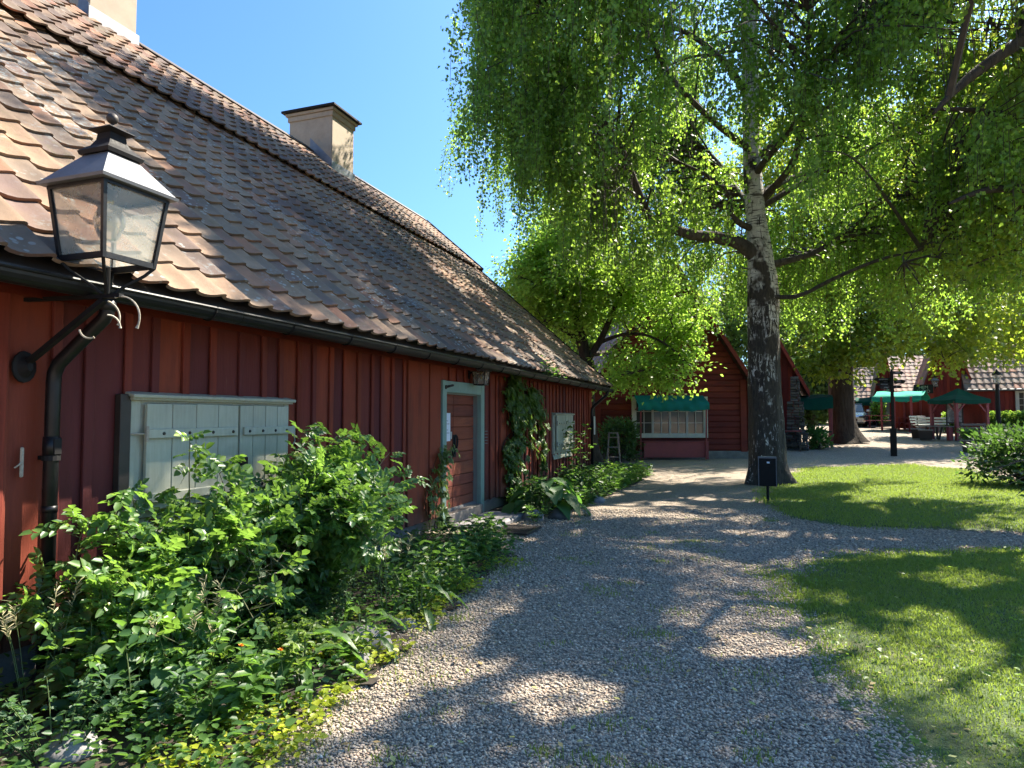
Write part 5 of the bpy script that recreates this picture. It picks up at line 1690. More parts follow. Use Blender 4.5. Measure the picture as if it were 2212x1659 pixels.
def leafy_stems(root, stems, per, L, W, mat, stemmat, lobes=1, r=.004, updir=.25, tipbunch=False, name='foliage', gapz=0.0):
    """stems: list of point lists; leaves set alternately along them"""
    mb = MB(); P, D = [], []
    rr = random.Random(len(stems) * 13 + int(L * 1000))
    for pts in stems:
        q, rq = smooth_path(pts, list(np.linspace(r, r * .4, len(pts))), 5)
        mb.tube(q, rq, 5, cap=False)
        n = len(q)
        ph = rr.random() * 6.28
        for j in range(per):
            t = (.12 + .88 * (j + 1) / per) if not tipbunch else 1 - .35 * rr.random() ** 2
            i = min(int(t * (n - 1)), n - 2)
            p = q[i].lerp(q[i + 1], t * (n - 1) - i)
            a = ph + j * 2.4 + rr.gauss(0, .3)
            v = Vector((math.cos(a), math.sin(a), updir + rr.gauss(0, .3))).normalized()
            P.append(p + v * L * .25); D.append(v)
    s = tree_part(mb, root, 'stems', stemmat, False)
    P = np.array([tuple(p) for p in P]); D = unit(np.array([tuple(d) for d in D])); n = len(P)
    Nn = unit(np.array([0, 0, 1.0]) + rng.normal(0, .3, (n, 3)))
    parts = []
    sz = .7 + .6 * rng.random(n)
    parts.append(leaf6(P, D, Nn, L * sz, W * sz, .2, .2))
    if lobes > 1:
        S = unit(np.cross(D, Nn))
        for s in (1, -1):
            parts.append(leaf6(P, unit(D * .62 + S * s * .8), Nn, L * sz * .75, W * sz * .8, .2, .2))
    leaf_part(parts, root, name, mat)
def weed(loc, label, group, n, h, spread, per, L, W, mat, lobes=1, name='weed', seed=0, cat='plant', lean=(0, 0)):
    rr = random.Random(seed)
    z = float(gz(np.array(loc[0]), np.array(loc[1]))) + .03
    root = empty(name, (loc[0], loc[1], z)); tag(root, label, cat, group)
    stems = []
    for k in range(n):
        a = rr.random() * 6.283; s = spread * math.sqrt(rr.random()); hh = h * rr.uniform(.55, 1.1)
        b = Vector((loc[0] + .3 * s * math.cos(a), loc[1] + .3 * s * math.sin(a), z))
        t = b + Vector((s * math.cos(a) + lean[0], s * math.sin(a) + lean[1], hh))
        stems.append([b, b.lerp(t, .5) + Vector((0, 0, hh * .10)), t])
    leafy_stems(root, stems, per, L, W, mat, M['stem'], lobes)
    return root
GW = 'weeds in the bed by the shutters'
LF['weedblue'] = leafmat('bluish_weed_leaf', (.024, .058, .030), (.070, .120, .055), (.14, .30, .07), .34, .5)
LF['weedlime'] = leafmat('lime_weed_leaf', (.045, .085, .016), (.12, .175, .03), (.26, .40, .04), .42, .45)
LF['dry'] = leafmat('dry_leaf', (.10, .06, .025), (.24, .16, .06), (.2, .14, .04), .3, .7)
weed((-2.75, 3.55), 'feathery fine leaved weed between dock and rose bush', GW, 18, .38, .24, 13, .035, .022, LF['weedlime'], 3, 'feathery_weed', 51)
weed((-2.95, 4.35), 'feathery bluish weed under the middle of the rose bush', GW, 18, .34, .30, 13, .034, .020, LF['weedblue'], 3, 'feathery_weed', 52)
weed((-3.0, 2.25), 'feathery weed in the nearest corner beside the round stone', GW, 14, .34, .26, 12, .036, .022, LF['weedblue'], 3, 'feathery_weed', 53)
weed((-2.45, 3.75), 'small lime green weed leaning over the yellow creeping plants', GW, 9, .24, .18, 9, .055, .035, LF['weedlime'], 3, 'lobed_weed', 54)
weed((-2.6, 5.45), 'lime green fine weed in front of the leafy sunlit clump', GW, 14, .30, .26, 11, .045, .026, LF['weedlime'], 1, 'feathery_weed', 55)
weed((-3.15, 2.9), 'withered brown stems between the green weeds near the downpipe', GW, 9, .42, .22, 6, .05, .025, LF['dry'], 1, 'withered_weed', 56)
def seed_grass(x, y, label, seed):
    rr = random.Random(seed); z = float(gz(np.array(x), np.array(y))) + .03
    root = tag(empty('seed_grass', (x, y, z)), label, 'grass plant', 'seeding grass stems in the bed'); mb = MB(); hd = MB()
    for k in range(6):
        a = rr.random() * 6.28; h = rr.uniform(.45, .72); b = Vector((x + .05 * math.cos(a), y + .05 * math.sin(a), z)); t = b + Vector((.12 * math.cos(a), .12 * math.sin(a), h))
        mb.tube([b, b.lerp(t, .6) + Vector((0, 0, .04)), t], [.003, .002, .0012], 4, cap=False)
        for q in range(16):
            p = b.lerp(t, .80 + .2 * q / 16); v = Vector((rr.gauss(0, 1), rr.gauss(0, 1), .8)).normalized()
            hd.tube([p, p + v * .03, p + v * .042], [.0012, .003, .0008], 4, cap=False)
    tree_part(mb, root, 'stems', M['stem'], False); tree_part(hd, root, 'seed_heads', M['straw'], False)
M['straw'] = simple('pale_straw', (.33, .29, .15), .7, .3, 20)
seed_grass(-3.55, 2.55, 'pale seeding grass beside the foot of the downpipe', 1)
seed_grass(-2.9, 2.9, 'seeding grass among the dark weeds of the near bed', 2)
seed_grass(-2.6, 4.55, 'seeding grass by the edge stones', 3)
weed((-3.25, 2.62), 'tall pale leaved weed beside the foot of the black downpipe', GW, 5, .62, .16, 11, .085, .05, LF['weed'], 1, 'tall_weed', 1)
weed((-2.85, 2.55), 'dark lobed weed in front of the downpipe foot', GW, 9, .40, .25, 9, .07, .036, LF['weedblue'], 3, 'lobed_weed', 2)
weed((-2.55, 2.75), 'bright lobed weed with broad leaves in the near corner of the bed', GW, 8, .34, .2, 8, .105, .05, LF['weed'], 3, 'lobed_weed', 3)
weed((-2.95, 3.05), 'dense nettle like weed below the hollow of the rose bush', GW, 18, .48, .30, 12, .058, .032, LF['weed'], 1, 'nettle', 4)
weed((-2.62, 3.2), 'low bushy weed at the gravel edge between bright lobed weed and dock', GW, 13, .32, .26, 9, .055, .03, LF['weedlime'], 3, 'bushy_weed', 5)
weed((-3.2, 3.4), 'upright weed in the shade under the rose bush', GW, 9, .55, .25, 10, .085, .05, LF['shrub'], 1, 'tall_weed', 6)
weed((-2.62, 5.0), 'leafy sunlit weed leaning out over the edge stones', GW, 13, .46, .28, 10, .08, .042, LF['weed'], 1, 'nettle', 7)
weed((-2.72, 5.7), 'thick clump of weed in front of the far half of the rose bush', GW, 16, .42, .30, 11, .085, .045, LF['weed'], 1, 'nettle', 8)
weed((-2.85, 6.5), 'spreading weed at the far end of the rose bush', GW, 16, .30, .38, 10, .085, .05, LF['weed'], 3, 'bushy_weed', 9)
weed((-2.85, 7.15), 'last broad weed clump before the door step', GW, 16, .26, .34, 9, .09, .055, LF['weed'], 1, 'bushy_weed', 10)
weed((-3.35, 7.55), 'dark weed against the boards just before the door', GW, 10, .30, .26, 9, .08, .05, LF['shrub'], 1, 'bushy_weed', 11)
weed((-3.3, 8.35), 'small bright weed at the near foot of the door frame', GW, 7, .26, .18, 7, .08, .045, LF['weed'], 3, 'lobed_weed', 12)
weed((-3.25, 10.15), 'grey green weed at the far foot of the door frame', GW, 10, .62, .2, 9, .09, .055, LF['shrub'], 1, 'tall_weed', 13)
weed((-3.05, 9.7), 'low weed growing round the door step corner', GW, 9, .24, .24, 7, .08, .05, LF['weed'], 1, 'bushy_weed', 14)
GX2 = 'plants in the bed beyond the door'
weed((-3.35, 13.2), 'light green clump below the small shutters', GX2, 20, .55, .42, 10, .10, .055, LF['weed'], 1, 'bushy_weed', 21)
weed((-3.05, 14.4), 'low spreading clump in front of the small shutters', GX2, 20, .42, .45, 9, .10, .055, LF['weed'], 1, 'bushy_weed', 22)
weed((-3.0, 15.8), 'bright sunlit clump near the far end of the bed', GX2, 20, .40, .48, 9, .10, .055, LF['weed'], 1, 'bushy_weed', 23)
weed((-2.95, 17.2), 'yellow green clump by the foot of the ladder', GX2, 22, .38, .5, 9, .11, .06, LF['maple'], 1, 'bushy_weed', 24)
weed((-3.75, 15.0), 'tall thin shrub rising beside the small shutters', GX2, 10, 1.35, .3, 14, .12, .07, LF['weed'], 1, 'tall_shrub', 25)
weed((-3.0, 11.55), 'dark weed under the climbing creeper', GX2, 14, .35, .3, 9, .09, .06, LF['shrub'], 1, 'bushy_weed', 26)

def big_leaves(name, loc, label, n, L, W, h, mat, seed, cat='plant', group=None):
    """rosette of large stalked leaves"""
    rr = random.Random(seed)
    z = float(gz(np.array(loc[0]), np.array(loc[1]))) + .03
    root = empty(name, (loc[0], loc[1], z)); tag(root, label, cat, group)
    mb = MB(); st = MB()
    for k in range(n):
        a = k * 2.4 + rr.uniform(-.3, .3); f = (k + .5) / n
        rad = W * .2 + h * .9 * f * rr.uniform(.8, 1.2); zz = h * (1.05 - .75 * f) * rr.uniform(.85, 1.1)
        c = Vector((math.cos(a), math.sin(a), 0)); s = Vector((-c.y, c.x, 0))
        b = Vector((loc[0], loc[1], z)) + c * .03
        p = Vector((loc[0], loc[1], z)) + c * rad + Vector((0, 0, zz))
        st.tube([b, b.lerp(p, .5) + Vector((0, 0, .12 * h)), p], [.008, .007, .005], 5, cap=False)
        tilt = .50 - .62 * f + rr.uniform(-.15, .15)
        sc = rr.uniform(.75, 1.1)
        nu, nv = 8, 5
        vs_ = []
        for i in range(nu + 1):
            t = i / nu
            wd = W * sc * .5 * (math.sin(math.pi * min(1, t * .93 + .07)) ** .75) * (1.05 - .35 * t) * (1 if i < nu else 0.02)
            x = L * sc * t
            dz = tilt * x - .55 * x * x / L - .2 * L * t ** 3
            for j in range(nv):
                e = (j / (nv - 1) - .5) * 2
                vs_.append(p + c * x + s * (wd * e) + Vector((0, 0, dz + .28 * wd * abs(e) + .012 * math.sin(i * 2.6 + abs(e) * 4))))
        fs = [(i * nv + j, i * nv + j + 1, (i + 1) * nv + j + 1, (i + 1) * nv + j) for i in range(nu) for j in range(nv - 1)]
        mb.add(vs_, fs)
    tree_part(st, root, 'stalks', M['stem'], False)
    tree_part(mb, root, 'leaves', mat, True)
    return root
h_ = GP(1188, 1112)
big_leaves('hosta', (h_.x - .1, h_.y), 'hosta with very large smooth green leaves at the edge of the gravel', 22, .40, .32, .50, LF['hosta'], 3)
big_leaves('dock_plant', (-3.1, 3.0), 'big round leaved plant in the shade under the rose bush', 9, .30, .24, .42, LF['hosta'], 4)
big_leaves('dock_plant', (-2.5, 3.35), 'long leaved dock at the gravel edge under the rose bush', 9, .34, .09, .26, LF['weed'], 5)
big_leaves('dock_plant', (-2.52, 4.05), 'long leaved dock among the yellow creeping plants', 7, .30, .07, .22, LF['weed'], 6)
big_leaves('dock_plant', (-2.5, 4.85), 'long leaved dock arching over the round edge stone', 6, .32, .075, .22, LF['weed'], 7)

# flowers
def marigold():
    for k, (x, y, z) in enumerate(((-2.50, 2.86, .36), (-2.38, 3.02, .30))):
        t = empty('marigold', (x, y, .05)); tag(t, ('small orange flower on the bright lobed weed', 'small orange flower bud nearest the gravel edge')[k], 'flower')
        mb = MB(); mb.tube([(0, 0, 0), (.01, .01, z * .6), (0, 0, z)], [.003, .003, .002], 5); mb.build('stem', M['stem'], t)
        P = np.repeat(np.array([[x, y, z + .05]]), 12, 0); a = np.arange(12) * 2.4
        D = unit(np.stack([np.cos(a), np.sin(a), .3 + .5 * (np.arange(12) % 3)], -1))
        leaf_part([leaf4(P, D, np.repeat([[0, 0, 1.0]], 12, 0), .02 + 0 * a, .012 + 0 * a)], t, 'petals', M['petal'])
M['petal'] = simple('orange_petal', (.75, .22, .01), .5, .2, 20)
marigold()

# low ground cover
def cover(name, poly_or_pts, n, L, W, mat, label, zh, density=None):
    X, Y = poly_or_pts
    m = len(X)
    a = rng.random(m) * 6.283
    Z = gz(X, Y) + .03 + zh * rng.random(m) ** 1.3
    D = unit(np.stack([np.cos(a), np.sin(a), .1 + .5 * rng.random(m)], -1))
    Nn = unit(np.array([0, 0, 1.0]) + rng.normal(0, .35, (m, 3)))
    sz = .45 + 1.2 * rng.random(m) ** 1.6
    V, F = leaf6(np.stack([X, Y, Z], -1), D, Nn, L * sz, W * sz, .15, .15)
    return tag(np_mesh(name, V, F, mat), label, kind='stuff')
def pts_bed(poly, n, f):
    P = np.array(poly); lo, hi = P.min(0) - .2, P.max(0) + .2
    X = lo[0] + (hi[0] - lo[0]) * rng.random(n); Y = lo[1] + (hi[1] - lo[1]) * rng.random(n)
    i = inpoly(X, Y, poly); e = np.where(i, 1, -1) * edge_dist(X, Y, poly)
    k = f(X, Y, e)
    return X[k], Y[k]
cover('undergrowth', pts_bed(BED_A, 36000, lambda X, Y, e: (e > -.05) & (X > -4.0) & (rng.random(len(X)) < np.clip(fbm(X * 2.2, Y * 2.2) * 2.2 - .45, .05, 1)) & (Y > 1.5)), 0, .044, .028, LF['weed'], 'low mixed undergrowth covering the bed by the shutters', .20)
cover('creeping_yellow_plants', pts_bed(BED_A, 60000, lambda X, Y, e: (np.abs(e - .14) < .20 + .22 * fbm(X * 3, Y * 3)) & (X > -3.0) & (Y < 6.9) & (rng.random(len(X)) < .55) & (Y > 1.6) & (fbm(X * 2.6 + 4, Y * 2.6, 2) > .46)), 0, .032, .030, LF['money'], 'yellow creeping plants along the gravel edge of the bed', .07)
cover('corner_undergrowth', pts_bed(BED_B, 22000, lambda X, Y, e: (e > -.12) & (X > -4.0) & (rng.random(len(X)) < np.clip(fbm(X * 1.7, Y * 1.7) * 2.3 - .5, .05, 1)) & (Y > 11)), 0, .085, .055, LF['weed'], 'low undergrowth covering the bed beyond the door', .28)

# creeper climbing beside the door
def creeper(name, label, paths, n_leaf, L, x_off):
    root = empty(name, (WX, paths[0][0][0], .05)); tag(root, label, 'climbing plant')
    mb = MB(); P, D = [], []
    rr = random.Random(int(L * 1000) + n_leaf)
    for pts, r, wid, nl, t0 in paths_iter(paths):
        q, rq = smooth_path([Vector((WX + x_off, y, z)) for y, z in pts], list(np.linspace(r, r * .35, len(pts))), 6)
        q = [q[0]] + wobble(q[1:], .05, 2.2, 3)
        q = [Vector((max(v.x, WX + .045), v.y, v.z)) for v in q]
        mb.tube(q, rq, 6, cap=False)
        for _ in range(nl):
            t = t0 + (1 - t0) * rr.random(); i = min(int(t * (len(q) - 1)), len(q) - 2)
            p = q[i].lerp(q[i + 1], t * (len(q) - 1) - i)
            p = p + Vector((.03 + abs(rr.gauss(0, .07)), rr.gauss(0, wid), rr.gauss(0, wid * .6)))
            P.append(p); v = Vector((.35 + rr.gauss(0, .2), rr.gauss(0, .5), -.75 + rr.gauss(0, .3))); D.append(v.normalized())
    tree_part(mb, root, 'stems', M['twig'], False)
    P = np.array([tuple(p) for p in P]); D = unit(np.array([tuple(d) for d in D])); n = len(P)
    Nn = unit(np.array([.9, 0, .5]) + rng.normal(0, .3, (n, 3)))
    S = unit(np.cross(D, Nn)); sz = .65 + .6 * rng.random(n)
    parts = [leaf6(P, D, Nn, L * sz, L * .45 * sz, .15, .1)]
    for s in (1, -1):
        parts.append(leaf6(P, unit(D * .8 + S * s * .6), Nn, L * .9 * sz, L * .40 * sz, .15, .1))
        parts.append(leaf6(P, unit(D * .2 + S * s * .9), Nn, L * .65 * sz, L * .32 * sz, .15, .1))
    leaf_part(parts, root, 'foliage', LF['vine'])
def paths_iter(paths):
    for p in paths: yield p[1:]
creeper('climbing_creeper', 'large green creeper climbing the red boards to the gutter beyond the door',
    [((11.5,), [(11.55, .05), (11.5, .7), (11.62, 1.3), (11.45, 1.9), (11.7, 2.38)], .05, .17, 520, .05),
     ((11.5,), [(11.6, 1.2), (12.0, 1.7), (12.5, 2.05), (13.0, 1.75)], .02, .17, 240, .2),
     ((11.5,), [(12.6, 2.0), (13.1, 1.6), (13.2, 1.0), (13.25, .55)], .012, .10, 150, .05),
     ((11.5,), [(11.5, 1.5), (11.2, 1.95), (11.35, 2.3)], .015, .12, 110, .1),
     ((11.5,), [(12.1, 1.75), (12.5, 1.4), (12.6, .9)], .012, .10, 70, .1),
     ((11.5,), [(11.45, 1.3), (11.1, 1.1), (11.05, .8)], .01, .08, 34, .3)], 900, .115, .07)
creeper('climbing_creeper', 'thin creeper twining up the near side of the green door frame',
    [((8.4,), [(8.35, .05), (8.4, .5), (8.5, .9), (8.62, 1.18)], .008, .09, 90, .02),
     ((8.4,), [(8.2, .1), (8.05, .55), (8.25, .8), (8.5, 1.1)], .006, .10, 50, .1)], 120, .085, .06)
mbx = MB()
def gutter_sprig():
    root = empty('gutter_plant', (-3.6, 12.4, 2.36)); tag(root, 'small green plant sprouting from the gutter above the creeper', 'plant')
    stems = [[Vector((-3.6, 12.4 + .1 * k, 2.36)), Vector((-3.56, 12.4 + .16 * k, 2.50)), Vector((-3.50, 12.4 + .22 * k, 2.55 - .05 * k))] for k in range(-3, 4)]
    leafy_stems(root, stems, 9, .09, .06, LF['weed'], M['stem'])
gutter_sprig()

# edge stones
def stone(loc, r, label, seed, flat=.7, mat=None, group=None, name='edge_stone'):
    rr = random.Random(seed)
    z = float(gz(np.array(loc[0]), np.array(loc[1])))
    mb = MB(); n, m = 18, 11
    sx, sy, sz = r * rr.uniform(.9, 1.3), r * rr.uniform(.8, 1.1), r * flat
    vs_ = []
    for i in range(m):
        ph = math.pi * i / (m - 1)
        for k in range(n):
            a = 2 * math.pi * k / n
            v = Vector((math.sin(ph) * math.cos(a), math.sin(ph) * math.sin(a), math.cos(ph)))
            f = 1 + .28 * mnoise.noise(v * 1.6 + Vector((seed, 0, 0))) + .08 * mnoise.noise(v * 4 + Vector((0, seed, 0)))
            vs_.append((v.x * sx * f, v.y * sy * f, v.z * sz * f + sz * .35))
    fs = [(i * n + k, i * n + (k + 1) % n, (i + 1) * n + (k + 1) % n, (i + 1) * n + k) for i in range(m - 1) for k in range(n)]
    mb.add(vs_, fs)
    o = recalc(mb.build(name, mat or M['stone'], None, True))
    o.location = (loc[0], loc[1], z); o.rotation_euler = (0, 0, rr.random() * 6)
    return tag(o, label, 'stone', group)
GS = 'stones edging the beds'
q = GP(150, 1650); stone((q.x, q.y), .13, 'rounded grey stone at the near corner of the bed', 1, .75, None, GS)
q = GP(878, 1357); stone((q.x - .02, q.y), .075, 'small round grey stone at the bed edge under the dock leaf', 2, .8, None, GS)
q = GP(795, 1402); stone((q.x, q.y), .17, 'largest pale edge stone, half hidden among yellow creeping plants', 3, .6, None, GS)
q = GP(775, 1440); stone((q.x, q.y), .10, 'low pale stone just in front of the largest edge stone', 4, .6, None, GS)
q = GP(640, 1475); stone((q.x, q.y), .10, 'flat grey stone deep among the yellow creeping plants', 5, .5, None, GS)
q = GP(1152, 1122); stone((q.x, q.y), .15, 'bluish grey stone between drain grate and hosta', 6, .75, None, GS)
q = GP(1210, 1120); stone((q.x, q.y), .17, 'dark round stone under the hosta leaves', 7, .7, M['darkstone'], GS)
q = GP(1290, 1085); stone((q.x, q.y), .14, 'grey stone at the bed edge beyond the hosta', 8, .6, None, GS)
q = GP(1062, 1143); stone((q.x, q.y), .13, 'whitish stone right beside the drain grate', 9, .7, None, GS)

def lawn_weeds():
    P = np.array(LAWN_A); lo, hi = P.min(0) - .3, P.max(0) + .3; n = 60000
    X = lo[0] + (hi[0] - lo[0]) * rng.random(n); Y = lo[1] + (hi[1] - lo[1]) * rng.random(n)
    d = FW.x * X + FW.y * Y; u = RT.x * X + RT.y * Y
    k = inpoly(X, Y, LAWN_A) & (d > 2) & (np.abs(u) < d * .85 + .4) & (fbm(X * 2.1 + 9, Y * 2.1, 4) > .60) & (rng.random(n) < .5)
    return X[k], Y[k]
cover('lawn_weeds', lawn_weeds(), 0, .026, .022, LF['hedge'], 'clover like weeds growing in patches through the near lawn', .03)
# ================================================================== YARD AND HOUSES BEYOND
def froot(name, u, d, label, cat, group=None, rz=0.0, dz=0.0):
    """an Empty standing on the ground; local x runs to the right of the view, y away from it"""
    g = GR(u, d); g.z += dz
    if rz == 0.0 and u / d > .38: rz = -math.atan2(u, d)      # things off to the side are turned to face the yard's entrance
    return tag(empty(name, g, YAW + rz), label, cat, group)
def uz(x, y, d):
    p = PT(x, y, d); return p.dot(RT), p.z

def gable_front(root, w, depth, eave, apex, mat, tile, log=True, barge=.16, roofn=True, vertical=False):
    """house with its gable facing the viewer; local x -w/2..w/2, y 0..depth"""
    mb = MB(); rr = random.Random(int(w * 100))
    k = (apex - eave) / (w / 2)
    if log:
        z = .28
        while z < apex - .1:
            h = .19 + .03 * rr.random()
            z1 = min(z + h, apex)
            half = w / 2 if z1 <= eave else max(.05, w / 2 - (z1 - eave) / k)
            mb.box(-half, half, rr.uniform(-.012, .012), .2, z + .006, z1 - .006, 0, None, .022)
            z = z1
    elif vertical:
        x = -w / 2
        while x < w / 2 - .05:
            b = min(.16 + .05 * rr.random(), w / 2 - x)
            zt = eave + k * (w / 2 - max(abs(x), abs(x + b)))
            mb.box(x + .006, x + b - .006, rr.uniform(-.008, .008), .1, .25, zt, 0, None, .006)
            x += b
    mb.prism([(-w / 2 + .02, 0), (w / 2 - .02, 0), (w / 2 - .02, eave), (0, apex - .02), (-w / 2 + .02, eave)], 'y', .06, depth)
    mb.build('wall', mat, root)
    mb = MB(); mb.box(-w / 2 - .03, w / 2 + .03, -.06, .2, -.2, .25, 0, None, .03); mb.build('plinth', M['plinth'], root)
    mb = MB(); rr = random.Random(3)
    ov = .35
    ex = w / 2 + ov; ez = eave - ov * k
    for s in (1, -1):
        n0 = len(mb.v)
        pantiles(mb, s * ex, ez + .05, 0, apex + .07, -.32, depth + .2, .02, rr, .3, .42, 5)
    r = mb.build('roof', tile, root)
    mb = MB()
    for s in (1, -1):
        mb.prism([(s * (ex - .02), ez - .06), (s * (ex - .02), ez + .0), (0, apex + .03), (0, apex - .03)], 'y', -.33, depth + .2)
    recalc(mb.build('roof_deck', M['wood_dark'], r))
    mb = MB()
    for s in (1, -1):
        mb.prism([(s * (ex + .02), ez - barge), (s * (ex + .02), ez + .09), (0, apex + .16), (0, apex + .16 - barge - .10)], 'y', -.375, -.335)
    recalc(mb.build('barge_board', mat, r))
    return root
def window(root, x0, x1, z0, z1, y, ncas, npanes=2, frame=.09, mat=None):
    mat = mat or M['white_paint']
    mb = MB()
    mb.box(x0 - frame, x0, y - .05, y + .06, z0 - frame, z1 + frame); mb.box(x1, x1 + frame, y - .05, y + .06, z0 - frame, z1 + frame)
    mb.box(x0, x1, y - .052, y + .06, z1, z1 + frame); mb.box(x0 - .04, x1 + .04, y - .08, y + .06, z0 - frame, z0)
    w_ = mb.build('window', mat, root)
    cw = (x1 - x0) / ncas
    for c in range(ncas):
        a, b = x0 + c * cw, x0 + (c + 1) * cw
        mb = MB(); t = .035
        mb.box(a + .004, a + t, y - .03, y + .03, z0, z1); mb.box(b - t, b - .004, y - .03, y + .03, z0, z1)
        mb.box(a + t, b - t, y - .029, y + .03, z0, z0 + t); mb.box(a + t, b - t, y - .029, y + .03, z1 - t, z1)
        mb.box((a + b) / 2 - .012, (a + b) / 2 + .012, y - .02, y + .02, z0 + t, z1 - t)
        for q in range(1, npanes + 1):
            zz = z0 + (z1 - z0) * q / (npanes + 1)
            mb.box(a + t, b - t, y - .019, y + .019, zz - .012, zz + .012)
        mb.build('casement', mat, w_)
        mb = MB(); mb.box(a + t, b - t, y + .022, y + .028, z0 + t, z1 - t); mb.build('pane', M['glass'], w_)
    return w_

# ---- red log house with the teal awning
HD = 23.5
hx0, _ = uz(1283, 990, HD); hx1, _ = uz(1626, 990, HD)
hw = hx1 - hx0; hc = (hx0 + hx1) / 2
awn = froot('log_house', hc, HD, 'red log house with steep gable, teal awning over its wide window', 'house')
gable_front(awn, hw, 8.5, 2.55, 6.9, M['redlog'], M['tile_far'])
zg = awn.location.z
wx0, wz0 = uz(1372, 938, HD); wx1, wz1 = uz(1519, 868, HD)
window(awn, wx0 - hc, wx1 - hc, wz0 - zg, wz1 - zg + .06, -.07, 4, 2, .12)
mb = MB()
for a_, b_, y_ in ((-hw / 2 - .03, -hw / 2 + .24, -.014), (hw / 2 - .42, hw / 2 - .2, -.014), (hw / 2 - .16, hw / 2 + .05, .1)):
    mb = MB(); mb.box(a_, b_, -.055, y_, .2, 2.75, 0, None, .008); mb.build('corner_board', M['redlog'], awn)
ux0, uz0 = uz(1436, 720, HD); ux1, uz1 = uz(1478, 655, HD)
window(awn, ux0 - hc, ux1 - hc, uz0 - zg, uz1 - zg, -.07, 2, 2, .1)
mb = MB()  # little bench ledge under the window
bx0, bz0 = uz(1382, 952, HD); bx1, _ = uz(1520, 952, HD)
mb.box(bx0 - hc, bx1 - hc, -.62, -.06, bz0 - zg - .03, bz0 - zg, 0, None, .006)
mb.box(bx0 - hc + .06, bx1 - hc - .06, -.58, -.55, bz0 - zg - .55, bz0 - zg - .032)
for x in (bx0 - hc + .02, bx1 - hc - .06): mb.box(x, x + .05, -.63, -.58, 0, bz0 - zg - .031)
mb.build('sales_ledge', M['red_stall'], awn)
def awning():
    ax0, az1 = uz(1370, 857, HD - .1); ax1, az0 = uz(1520, 884, HD - .1)
    root = froot('awning', (ax0 + ax1) / 2, HD - .02, 'teal cloth awning hanging over the wide window of the log house', 'awning')
    w = ax1 - ax0; z1 = az1 - zg + .05; z0 = az0 - zg + .02
    def wav(x, t): return .03 * math.sin(x * 7) * t + .02 * math.sin(x * 17 + 2) * t
    mb = MB(); nx_ = 40
    rows = [(0, -.02, z1), (.3, -.26, z1 - .10), (.6, -.50, z1 - .20), (1, -.78, z1 - .30), (1, -.80, z0 + .03), (1, -.79, z0 - .06)]
    V = []
    for i, (t, y, z) in enumerate(rows):
        for k in range(nx_ + 1):
            x = -w / 2 + w * k / nx_
            V.append((x, y + wav(x, t) * .6, z + wav(x + 1, t) * .7 - (.03 * math.sin(math.pi * k / nx_) if 0 < i else 0)))
    n = nx_ + 1
    mb.add(V, [(i * n + k, i * n + k + 1, (i + 1) * n + k + 1, (i + 1) * n + k) for i in range(len(rows) - 1) for k in range(nx_)])
    mb.build('cloth', M['teal_cloth'], root, True)
    for s in (-1, 1):
        mb = MB(); mb.bar((s * (w / 2 - .03), -.02, z0 - .05), (s * (w / 2 - .03), -.76, z0 + .04), .03, .03); mb.bar((s * (w / 2 - .1), -.74, z0 - .02), (s * (w / 2 - .1), -.66, 0.0), .045, .045)
        mb.build('support', M['red_stall'], root)
awning()
def bush(name, u, d, r, h, label, mat, n, L, seed, group=None, cat='bush', zoff=0.0):
    g = GR(u, d); root = tag(empty(name, g), label, cat, group)
    rr = random.Random(seed); mb = MB(); C = []
    for k in range(n):
        a = rr.random() * 6.283; q = math.sqrt(rr.random()); z = h * (.12 + .88 * rr.random() ** .8)
        prof = math.sin(math.pi * min(.92, .22 + .62 * z / h)) ** .8
        p = g + Vector((math.cos(a) * r * q * prof, math.sin(a) * r * q * prof, z))
        mb.tube([g + Vector((rr.gauss(0, .06), rr.gauss(0, .06), 0)), g.lerp(p, .55) + Vector((0, 0, .1 * h)), p], [.010, .006, .003], 4, cap=False)
        C.append(tuple(p))
    tree_part(mb, root, 'stems', M['twig'], False)
    C = np.array(C); idx = np.repeat(np.arange(n), 26); m = len(idx)
    off = rng.normal(0, 1, (m, 3)) * r * .14
    D = unit(unit(off) + np.array([0, 0, .15])); Nn = unit(np.array([0, 0, 1.0]) + rng.normal(0, .5, (m, 3)))
    P = C[idx] + off; P[:, 2] = np.maximum(P[:, 2], g.z + .03)
    leaf_part([leaf4(P, D, Nn, L * (.7 + .6 * rng.random(m)), L * .62 * (.7 + .5 * rng.random(m)))], root, 'foliage', mat)
    return root
u_, _ = uz(1335, 960, 22.6)
bush('round_bush', u_, 22.4, .68, 1.30, 'dark round bush against the log house beside its wide window', LF['shrub'], 90, .12, 41)

# ---- dark red shed and stone stack to the right of the birch trunk
u0, _ = uz(1630, 950, 27.5); u1, _ = uz(1728, 950, 27.5)
shed = froot('red_shed', (u0 + u1) / 2, 27.5, 'dark red shed partly hidden behind the birch trunk', 'shed')
gable_front(shed, (u1 - u0) * .93, 5, 2.9, 4.6, M['redfar'], M['tile_far'], False, vertical=True)
def stone_stack():
    u, _ = uz(1720, 960, 26.6)
    root = froot('stone_stack', u, 26.6, 'tall ragged dark stack of flat stones beside the red shed', 'stone stack')
    mb = MB(); rr = random.Random(4); z = -.05
    while z < 2.85:
        h = rr.uniform(.06, .13); w = .36 - .07 * z / 2.85 + (.10 if z < .6 else 0) - (.12 if z > 1.9 else 0)
        x = -w
        while x < w - .06:
            b = min(rr.uniform(.16, .34), w - x)
            mb.box(x + .008, x + b - .008, -.34 + rr.uniform(-.05, .05), .3 + rr.uniform(-.05, .05), z + .006, z + h - .005, 0, None, .018)
            x += b
        z += h
    mb.build('stones', M['darkstone'], root)
stone_stack()
